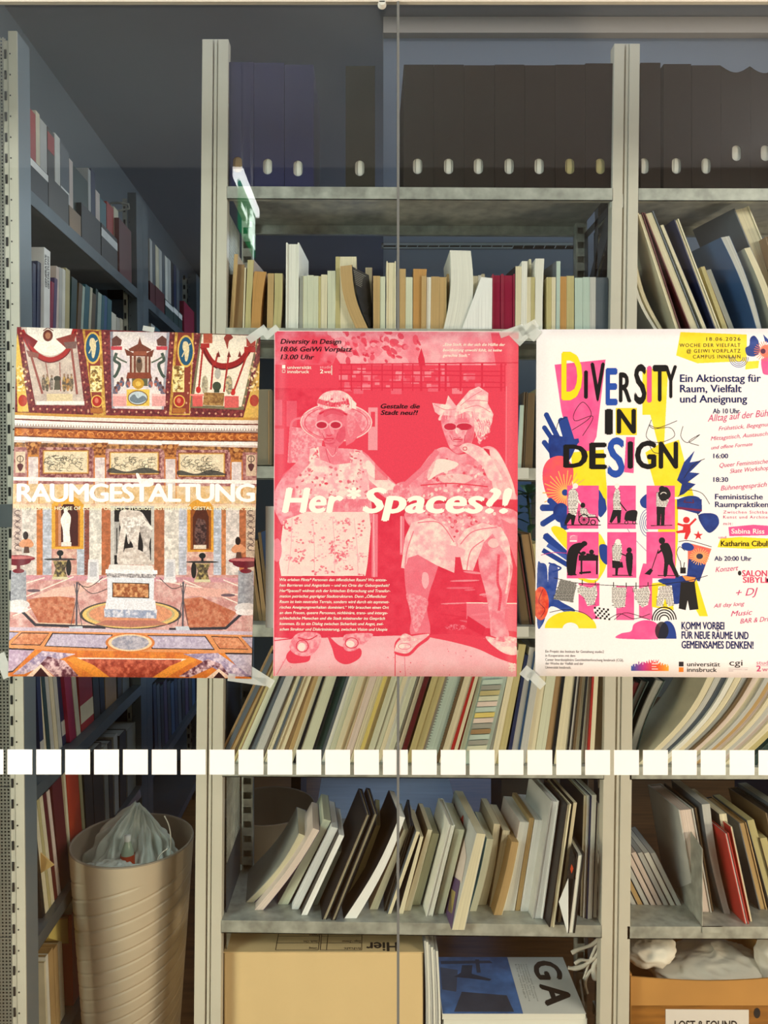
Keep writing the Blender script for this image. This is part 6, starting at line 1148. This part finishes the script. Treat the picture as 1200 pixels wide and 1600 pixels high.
for i, (a, b, t) in enumerate([(1001,1032,98),(1037,1080,100),(1081,1126.4,102),(1127,1172,103),(1172.6,1216,104)]): archive_box(a, b, t, (34, 25, 18), 'dark brown archive box, %s in the right bay counted from the post' % ordinal(i+1), hole=((1006.5, 1057, 1103.5, 1151, 1196)[i], 259 if i < 3 else 239), scallop=i > 2, pcol='pale')
# brown archive box between the left and pink posters
t = thing('cardboard_box', 'dull brown cardboard archive box seen between the left and pink posters', 'box', (X_(400,1.9), 1.98, zs('B', -.28)))
m = MB(); hexq(m, [(372,727),(424,727),(424,608),(372,608)], 1.90, 2.12); bevel(m.build('box_shell', mat('dull_board', (122, 112, 92), .85, noise=.06, bump=.1), t), .002)
m = MB(); hexq(m, [(419,725),(421,725),(421,610),(419,610)], 1.8985, 1.8995); m.build('seam_strip', cmat(PG['kraft']), t)

# ---------------- cartons on the bottom shelf ----------------
CB = mat('carton_board', (226, 196, 144), .8, noise=.05, nscale=5, bump=.08, bscale=300, stretch=(1,1,.3))
ct_ = thing('moving_carton', 'large closed beige carton with upside-down print, bottom shelf under the leaning books', 'box', (X_(505,1.905), 2.0, zs('F', -.1)))
YC = 1.905; Xa, Xb = X_(350, YC), X_(661.5, YC); zt = Z_(1489, YC); zb = zs('F', -.1)+.001
m = MB(); m.box(Xa, Xb, YC, YC+.235, zb, zt); bevel(m.build('carton_body', CB, ct_), .003)
m = MB(); m.hexa([(Xa-.001,YC-.001,zt+.0008),(Xb+.001,YC-.001,zt+.0008),(Xb+.001,YC-.001,zt+.003),(Xa-.001,YC-.001,zt+.003)], [(Xa-.001,YC+.117,zt+.004),(Xb+.001,YC+.117,zt+.004),(Xb+.001,YC+.117,zt+.0065),(Xa-.001,YC+.117,zt+.0065)])
m.hexa([(Xa-.001,YC+.119,zt+.004),(Xb+.001,YC+.119,zt+.004),(Xb+.001,YC+.119,zt+.0065),(Xa-.001,YC+.119,zt+.0065)], [(Xa-.001,YC+.235,zt+.0008),(Xb+.001,YC+.235,zt+.0008),(Xb+.001,YC+.235,zt+.003),(Xa-.001,YC+.235,zt+.003)]); m.build('flap', CB, ct_)
INK = mat('print_black', (40, 34, 28), .7); ip = MB()
def topmap(u, v): # u metres from the left edge, v metres from the front edge, on the flap
    return Vector((Xa+u, YC+v, zt+.0036+v*.03))
def tl(u0, v0, u1, v1, w_=.0008):
    if u0 == u1: ip.add([topmap(u0-w_,v0), topmap(u0+w_,v0), topmap(u0+w_,v1), topmap(u0-w_,v1)], [(0,1,2,3)])
    else: ip.add([topmap(u0,v0-w_), topmap(u1,v0-w_), topmap(u1,v0+w_), topmap(u0,v0+w_)], [(0,1,2,3)])
sc_ = YC/F
for u0, u1 in ((80*sc_, 147*sc_), (150*sc_, 215*sc_)):
    for v in (.006, .034, .062, .09): tl(u0, v, u1, v)
    for u in (u0, u1): tl(u, .006, u, .09)
tl(160*sc_, .006, 160*sc_, .09)
for txt, u0, u1, v, cap in (('Inhalt', 187*sc_, 213*sc_, .016, .008), ('Etage / Zimmer', 183*sc_, 213*sc_, .044, .008), ('Umzug', 132*sc_, 145*sc_, .016, .008), ('Stadt, Ort', 122*sc_, 145*sc_, .044, .008), ('Name', 130*sc_, 145*sc_, .07, .008), ('Hier', 222*sc_, 272*sc_, .036, .034)):
    lay_text(ip, txt, u1, u1+(u1-u0), v, cap, lambda a, b, u1=u1, v=v: topmap(u1-(a-u1), v-(b-v) if False else v+(v-b)*-1+0), bold=.03 if txt == 'Hier' else .01)
ip.build('flap_print', INK, ct_)
# lost-property carton
OC = mat('ochre_carton', (194, 140, 72), .75, noise=.1, nscale=6, bump=.08)
lf = thing('lost_property_carton', 'open ochre carton with white lost and found label in the right bay', 'box', (X_(1100,1.9), 2.0, zs('F', .9)))
Yl = 1.90; zl = Z_(1526, Yl); zf = zs('F', .9)+.001; xa, xb = X_(985.5, Yl), X_(1232, Yl)
m = MB(); NN = 12
pf = [(xa+(xb-xa)*i/NN, zl-.012*math.sin(math.pi*min(1, i/NN*1.0))*.9) for i in range(NN+1)]
for i in range(NN):
    (x0, z0), (x1, z1) = pf[i], pf[i+1]; m.hexa([(x0,Yl,zf),(x1,Yl,zf),(x1,Yl,z1),(x0,Yl,z0)], [(x0,Yl+.004,zf),(x1,Yl+.004,zf),(x1,Yl+.004,z1),(x0,Yl+.004,z0)])
m.box(xa, xa+.004, Yl+.004, Yl+.235, zf, zl+.004); m.box(xb-.004, xb, Yl+.004, Yl+.235, zf, zl); m.box(xa, xb, Yl+.231, Yl+.235, zf, zl); m.box(xa, xb, Yl+.004, Yl+.231, zf, zf+.004); m.build('carton_body', OC, lf)
m = MB(); zz = Z_(1571, Yl); m.box(xa+.002, xb-.002, Yl-.0008, Yl-.0001, zf+.01, zz); m.build('packing_tape', mat('brown_tape', (150, 100, 44), .3, noise=.25, nscale=12, stretch=(1,1,8)), lf)
m = MB(); hexq(m, [(1040,1640),(1170,1640),(1170,1578),(1040,1577)], Yl-.002, Yl-.0012); m.build('paper_label', mat('label_paper', (226, 218, 210), .8), lf)
m = MB(); lay_text(m, 'LOST & FOUND', 1054, 1152, 1609, 14, lambda a, b: P(a, b, Yl-.0026), bold=.02);  m.build('lettering', INK, lf)
m = MB(); c = P(1183, 1583, Yl-.0018); m.add([(c.x+.008*math.cos(k*math.pi/8), c.y, c.z+.013*math.sin(k*math.pi/8)) for k in range(16)], [tuple(range(16))]); m.build('grip_hole', M_slot, lf)
# crumpled white cotton things
from mathutils import noise as mn
def cloth_lump(name, label, cat, ctr, rad, seed, m_, parent=None, amp=.35, nu=72, nv=44, fold=3.0, flat=0):
    vs_ = []; fs = []; cx, cy, cz = ctr
    for j in range(nv+1):
        ph = math.pi*j/nv
        for i in range(nu):
            th = 2*math.pi*i/nu; n = Vector((math.sin(ph)*math.cos(th), math.sin(ph)*math.sin(th), math.cos(ph)))
            q = n*fold+Vector((seed*7.1, seed*3.3, 0)); r = 1+amp*(mn.noise(q*.6)*1.1)+amp*.45*(1-abs(mn.noise(q*1.5))*2.2)+amp*.16*(1-abs(mn.noise(q*3.7))*2)
            p = Vector((n.x*rad[0]*r, n.y*rad[1]*r, n.z*rad[2]*r))
            if p.z < -flat and flat: p.z = -flat
            vs_.append((cx+p.x, cy+p.y, cz+p.z))
    for j in range(nv):
        for i in range(nu): fs.append((j*nu+i, (j+1)*nu+i, (j+1)*nu+(i+1) % nu, j*nu+(i+1) % nu))
    o = mesh(name, vs_, fs, m_, parent, True)
    if label: tag(o, label, cat)
    return o
COT = mat('white_cotton', (232, 224, 208), .9, noise=.05, nscale=10, bump=.2, bscale=60)
c = P(1120, 1512, 2.0); cloth_lump('cloth_bag', 'folded white cotton cloth bulging out of the lost-property carton', 'cloth', (X_(1120,2.0), 2.015, Z_(1522, 2.0)), (.145, .085, .052), 1.3, COT, amp=.22, fold=2.2)
cloth_lump('cloth_bag', 'knotted white cotton bag at the left corner of the lost-property carton', 'bag', (X_(1018,1.96), 1.975, Z_(1488, 1.96)), (.058, .05, .038), 4.1, COT, amp=.26, fold=1.05)
cloth_lump('cloth_bag', 'white cotton bag rising at the right edge of the lost-property carton', 'bag', (X_(1222,1.96), 1.975, Z_(1500, 1.96)), (.055, .05, .066), 6.7, COT, amp=.24, fold=1.05)
# white straps hanging in the centre bay
sp = thing('strap_bundle', 'bundle of white fabric straps hanging behind the stacked magazines', 'straps', P(915, 1550, 1.97))
for pts, r in ((((942,1462),(925,1476),(905,1483),(893,1489)), .0055), (((944,1468),(932,1492),(914,1508),(898,1513),(888,1512)), .006), (((946,1472),(938,1500),(920,1520),(914,1535),(918,1552)), .005), (((943,1465),(928,1498),(908,1500),(898,1506)), .0045), (((950,1466),(940,1488),(928,1510),(930,1530)), .008), (((938,1464),(922,1500),(912,1530)), .004)):
    q = Art.sm([tuple(p) for p in pts], 6, False); m = MB(); m.tube([P(x, y, 1.975) for x, y in q], r, 8, rs=[r*(.85+.15*math.sin(i*.5)) for i in range(len(q))]); m.build('strap', COT, sp, smooth=True)
lb_ = MB(); lb_.hexa([P(928,1690,1.93), P(932,1690,1.93), P(908,1530,1.93), P(905,1531,1.93)], [P(928,1690,2.1), P(932,1690,2.1), P(908,1530,2.1), P(905,1531,2.1)]); lb_ = lb_.build('grey_folder', mat('grey_folder', (84, 82, 80), .5)); tag(lb_, 'dark grey folder leaning beside the stacked magazines, bottom shelf', 'folder')
# stacked magazines
Ym = 1.90; x0, x1 = X_(692, Ym), X_(916, Ym); y1 = 2.128; zt = Z_(1584, Ym); zb = zs('F', .3)+.001; n = 9; hh = (zt-zb)/n
WP = mat('magazine_paper', (232, 230, 222), .5, noise=.02)
for i in range(n):
    z0 = zb+hh*i; o_ = (i*37 % 5-2)*.0012; top = i == n-1
    t = thing('magazine', ('top magazine of the flat stack, blue photo and large black letters' if top else '%s magazine from the bottom of the flat white stack' % ordinal(i+1)), 'magazine', ((x0+x1)/2, 2.0, z0), 'flat stack of magazines on the bottom shelf')
    m = MB(); m.box(x0+o_, x1+o_, Ym+abs(o_), y1, z0+.0004, z0+hh-.0012); m.build('page_block', page_mat(PG['pale']), t)
    m = MB(); m.box(x0+o_-.0008, x1+o_+.0008, Ym+abs(o_)-.0008, y1, z0+hh-.0012, z0+hh-.0002); m.box(x0+o_-.0008, x1+o_+.0008, Ym+abs(o_)-.0008, y1, z0, z0+.0005); m.build('cover', WP, t)
    if top:
        zc = z0+hh
        def cm(u, v, d=0): return Vector((x0+(x1-x0)*u, Ym+(y1-Ym)*v, zc+.0001+d))
        def cq(pts, col, d, nm, noise=0): m = MB(); m.add([cm(u, v, d) for u, v in pts], [tuple(range(len(pts)))]); m.build(nm, mat('cover_print_%s' % nm, col, .4, noise=noise, nscale=25), t)
        cq([(.0,.0),(.56,.0),(.565,1),(.0,1)], (78, 116, 178), .0001, 'photo_sky', .35); cq([(.08,.03),(.50,.03),(.48,.30),(.16,.36)], (66, 70, 84), .0002, 'photo_roof', .2); cq([(.02,.40),(.12,.36),(.16,.75),(.03,.8)], (74, 86, 110), .0002, 'photo_tower', .2)
        cq([(.12,.62),(.22,.60),(.38,.55),(.40,.58),(.26,.68),(.28,.84),(.20,.84),(.18,.70)], (52, 58, 74), .0003, 'photo_crane', .2); cq([(.04,.86),(.44,.88),(.42,.93),(.04,.92)], (60, 70, 92), .0002, 'photo_beam', .2); cq([(.30,.70),(.33,.70),(.34,.95),(.31,.95)], (56, 64, 84), .0003, 'photo_mast')
        m = MB(); lay_text(m, 'G', .74, 1.10, .93, .19, lambda a, b: cm(.745+(.93-b)*1.0, .93-(a-.74)*1.0), bold=.04); lay_text(m, 'A', .74, 1.12, .93, .19, lambda a, b: cm(.745+(.93-b)*1.0, .50-(a-.74)*1.0), bold=.04); m.build('lettering', INK, t)
        m = MB()
        for k, s_ in enumerate(('Houses and Projects', 'Collected Works', 'New Buildings in the City', 'Plans and Sections', 'Drawings')): lay_text(m, s_, 0, .66-.05*(k % 3), 0, .012, lambda a, b, k=k: cm(.70-.02*k-b-.012, .86-a))
        m.build('small_lettering', cmat(PG['grey']), t)

# ---------------- divider and holder in the right bay ----------------
dv = thing('shelf_divider', 'grey metal divider plate between the booklets and the taller books, right bay', 'divider', (X_(1096,SF), 2.0, zs('E', .81)))
xd = X_(1096.5, SF); z0 = zs('E', xd)
m = MB(); m.hexa([(xd,SF-.001,z0),(xd+.0018,SF-.001,z0),(xd+.0018,SF-.001,Z_(1326,SF)),(xd,SF-.001,Z_(1326,SF))], [(xd,SR-.02,z0),(xd+.0018,SR-.02,z0),(xd+.0018,SR-.02,Z_(1226,SR)),(xd,SR-.02,Z_(1226,SR))]); m.build('plate', M_steel, dv)
m = MB(); m.box(xd, xd+.05, SF-.0025, SF-.0005, z0-.014, z0+.002); m.box(xd, xd+.05, SF-.0025, SF+.05, z0+.001, z0+.002); m.build('foot_clip', M_steel, dv)

# ---------------- spiral-ribbed bins ----------------
def bin_(name, lab, cx, cy, rt, rb, h, col, n=220, rows=330, groove=True):
    t = thing(name, lab, 'bin', (cx, cy, 0)); vs_ = []; fs = []
    for j in range(rows+1):
        z = h*j/rows; r0 = rb+(rt-rb)*(j/rows)
        for i in range(n):
            th = 2*math.pi*i/n; ph = (th-math.pi/2) % (2*math.pi); q = z/h
            u = z/.033-(z*z/(2*h))*(1/.033-1/.060)-(2.1-1.15*q)*ph; f_ = u-math.floor(u); k_ = min(1, max(0, (h-.05-z)/.01)) if groove else 0
            r = r0-k_*.0038*max(0, 1-abs(f_-.5)/.09)
            vs_.append((cx+r*math.cos(th), cy+r*math.sin(th), z))
    for j in range(rows):
        for i in range(n): fs.append((j*n+i, j*n+(i+1) % n, (j+1)*n+(i+1) % n, (j+1)*n+i))
    m_ = mat('bin_plastic_%d' % col[0], col, .5, noise=.03)
    mesh('bin_wall', vs_, fs, m_, t, True)
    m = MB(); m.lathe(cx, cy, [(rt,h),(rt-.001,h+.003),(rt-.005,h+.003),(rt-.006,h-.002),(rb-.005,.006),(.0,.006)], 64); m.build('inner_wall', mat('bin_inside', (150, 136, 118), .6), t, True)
    return t
bx_c, by_c, rimz = X_(208, 2.06), 2.055, CAMZ-.95
bin_('waste_bin', 'tall beige waste bin with spiral ribs standing in the left aisle', bx_c, by_c, .160, .118, rimz, (206, 188, 162))
bin_('waste_bin', 'second waste bin behind the leaning books in the next aisle', X_(418,2.75), 2.75, .17, .12, .40, (150, 142, 128), n=64, rows=20, groove=False)
PLW = mat('plastic_film', (206, 214, 206), .3, noise=.08, nscale=9, bump=.3, bscale=30)
def drape(lab, cx, cy, z0, z1, rb, seed, m_, tip=(0, 0), squash=.7):
    n, rows = 150, 60; vs_ = []; fs = []
    for j in range(rows+1):
        t = j/rows; z = z0+(z1-z0)*t
        for i in range(n):
            th = 2*math.pi*i/n; c, s = math.cos(th), math.sin(th)
            pl_ = 1-abs(mn.noise(Vector((c*2.2+seed, s*2.2, t*.9))))*1.9; fine = mn.noise(Vector((c*6+seed, s*6, t*5)))
            r = rb*(1-t**1.9*.93)*(1+.42*(pl_-.5)+.26*fine)
            zz = z+(.02*mn.noise(Vector((c*3+seed, s*3, 9)))+.012*fine)*(1-abs(2*t-1)*.4)
            vs_.append((cx+r*c+tip[0]*t**1.5, cy+r*s*squash+tip[1]*t, zz))
    for j in range(rows):
        for i in range(n): fs.append((j*n+i, j*n+(i+1) % n, (j+1)*n+(i+1) % n, (j+1)*n+i))
    fs.append(tuple(rows*n+i for i in range(n)))
    o = mesh('plastic_bag', vs_, fs, m_, None, True); tag(o, lab, 'bag'); return o
drape('crumpled white plastic bag rising to a point on the left inside the beige bin', bx_c-.035, by_c+.02, rimz-.09, rimz+.085, .088, 2.3, PLW, (.04, .0))
drape('crumpled white plastic bag slumped on the right inside the beige bin', bx_c+.04, by_c+.0, rimz-.09, rimz+.07, .085, 7.9, PLW, (-.02, .02))
cloth_lump('plastic_bag', 'low crumpled plastic sheet at the front of the beige bin', 'bag', (bx_c-.01, by_c-.09, rimz-.055), (.07, .035, .03), 5.2, PLW, amp=.6, fold=2.4)
wd_ = MB(); wd_.lathe(bx_c, by_c, [(0, rimz-.13), (.147, rimz-.13), (.147, rimz-.14)], 48); wd_ = wd_.build('rubbish_layer', mat('rubbish_brown', (70, 50, 26), .8, noise=.3, nscale=20, bump=.4)); tag(wd_, 'brown paper rubbish filling the beige bin', 'rubbish')
bo = thing('plastic_bottle', 'small bottle with red label standing between the bags in the bin', 'bottle', (bx_c+.004, by_c-.055, rimz-.12))
m = MB(); m.lathe(bx_c+.004, by_c-.055, [(0,rimz-.12),(.017,rimz-.12),(.018,rimz-.03),(.016,rimz-.005),(.008,rimz+.018),(.007,rimz+.03)], 20); m.build('body', mat('bottle_plastic', (170, 190, 170), .2), bo, True)
m = MB(); m.lathe(bx_c+.004, by_c-.055, [(.0184,rimz-.045),(.0184,rimz-.012)], 20); m.build('bottle_label', cmat(PG['orangered']), bo, True)
m = MB(); m.lathe(bx_c+.004, by_c-.055, [(.0085,rimz+.022),(.0085,rimz+.036),(0,rimz+.037)], 16); m.build('cap', mat('cap_white', (226, 230, 226), .4), bo, True)
cb = thing('packing_strap', 'thin white plastic strap curling out of the beige bin', 'strap', (bx_c+.06, by_c, rimz-.05))
m = MB(); q = Art.sm([(257,1275),(264,1290),(267,1310),(266,1336)], 6, False); m.tube([P(x, y, 2.02) for x, y in q], .0016, 6); m.build('strap_band', COT, cb, True)
m = MB(); q = Art.sm([(246,1344),(252,1334),(262,1326)], 6, False); m.tube([P(x, y, 1.97) for x, y in q], .0016, 6); m.build('strap_end', COT, cb, True)
# lilac board standing behind the bag
m = MB(); a = [P(182,1282,2.24), P(186,1284,2.24), P(220,1246,2.24), P(218,1234,2.24)]; m.hexa(a, [v+Vector((0,.003,0)) for v in a]); o = m.build('foam_board', mat('lilac_board', (150, 150, 180), .6)); tag(o, 'narrow lilac board sticking up behind the plastic bag', 'board')

# kraft envelope corner on the sixth aisle shelf
m = MB(); a = [P(58,1368,1.87), P(58,1328,1.87), P(84,1352,1.87)]; m.add(a+[v+Vector((0,.004,0)) for v in a], [(0,1,2)[::-1],(3,4,5),(0,1,4,3),(1,2,5,4),(2,0,3,5)]); o = m.build('kraft_envelope', mat('kraft_paper', (214, 176, 110), .8)); tag(o, 'kraft envelope corner poking out from the leaning books, left aisle', 'envelope')

# ---------------- potted plant, seen between the pink and white posters ----------------
pl = thing('potted_plant', 'leafy green plant seen between the pink and white posters', 'plant', P(824, 900, 2.9))
cx, cz = X_(826, 2.9), CAMZ-.38
m = MB(); m.lathe(cx, 2.9, [(0,cz),(.06,cz),(.075,cz+.13),(.068,cz+.13),(.06,cz+.10),(0,cz+.10)], 24); m.build('pot', mat('pot_grey', (70, 74, 78), .6), pl, True)
stz = cz+.10; LFm = mat('leaf_green', (70, 116, 78), .4, noise=.2, nscale=20)
m = MB(); m.tube([(cx,2.9,stz),(cx+.01,2.9,stz+.12),(cx-.005,2.9,stz+.24)], .005, 6); m.build('stem', mat('stem_green', (70, 84, 50), .6), pl, True)
random.seed(5)
for i in range(22):
    a = i*2.4; h = stz+.06+.018*i; L = random.uniform(.10, .15); el = random.uniform(.1, .7); d = Vector((math.cos(a)*math.cos(el), math.sin(a)*math.cos(el), math.sin(el))); s = d.cross(Vector((0,0,1))).normalized(); b0 = Vector((cx, 2.9, min(h, stz+.24)))
    vs_ = []; 
    for k, (t, wv) in enumerate(((0,.003),(.25,.014),(.5,.019),(.75,.013),(1,.001))):
        c = b0+d*L*t+Vector((0,0,-.05*t*t)); vs_ += [c-s*wv+Vector((0,0,.004)), c, c+s*wv+Vector((0,0,.004))]
    fs = []
    for k in range(4):
        for j in (0, 1): q = 3*k+j; fs.append((q, q+1, q+4, q+3))
    mesh('leaf', vs_, fs, LFm, pl, True)
o = bx('plant_stand', cx-.12, cx+.12, 2.8, 3.04, 0, cz-.001, mat('stand_dark', (60, 62, 66), .6)); tag(o, 'dark cupboard carrying the potted plant in the next aisle', 'cupboard')
# added bench, its pale colour standing in for blue-lit floor behind the lower row
tb2 = thing('added_bench', 'low pale blue bench seen over the leaning books of the lower row', 'bench', (.08, 2.95, 0))
bx('bench_top', -.19, .33, 2.76, 3.16, .32, .35, mat('bench_pale', (214, 228, 244), .4, noise=.1, nscale=4, stretch=(1,8,1)), tb2)
for x in (-.17, .28):
    for y in (2.79, 3.10): bx('leg', x, x+.03, y, y+.03, 0, .32, M_blackm, tb2)
# small dark wall box at the far end of the aisle
o = bx('wall_unit', -1.32, -1.0, 5.45, 5.6, Z_(412, 5.45), Z_(398, 5.45), M_blackm); tag(o, 'small dark box on the far wall above the left aisle', 'box')
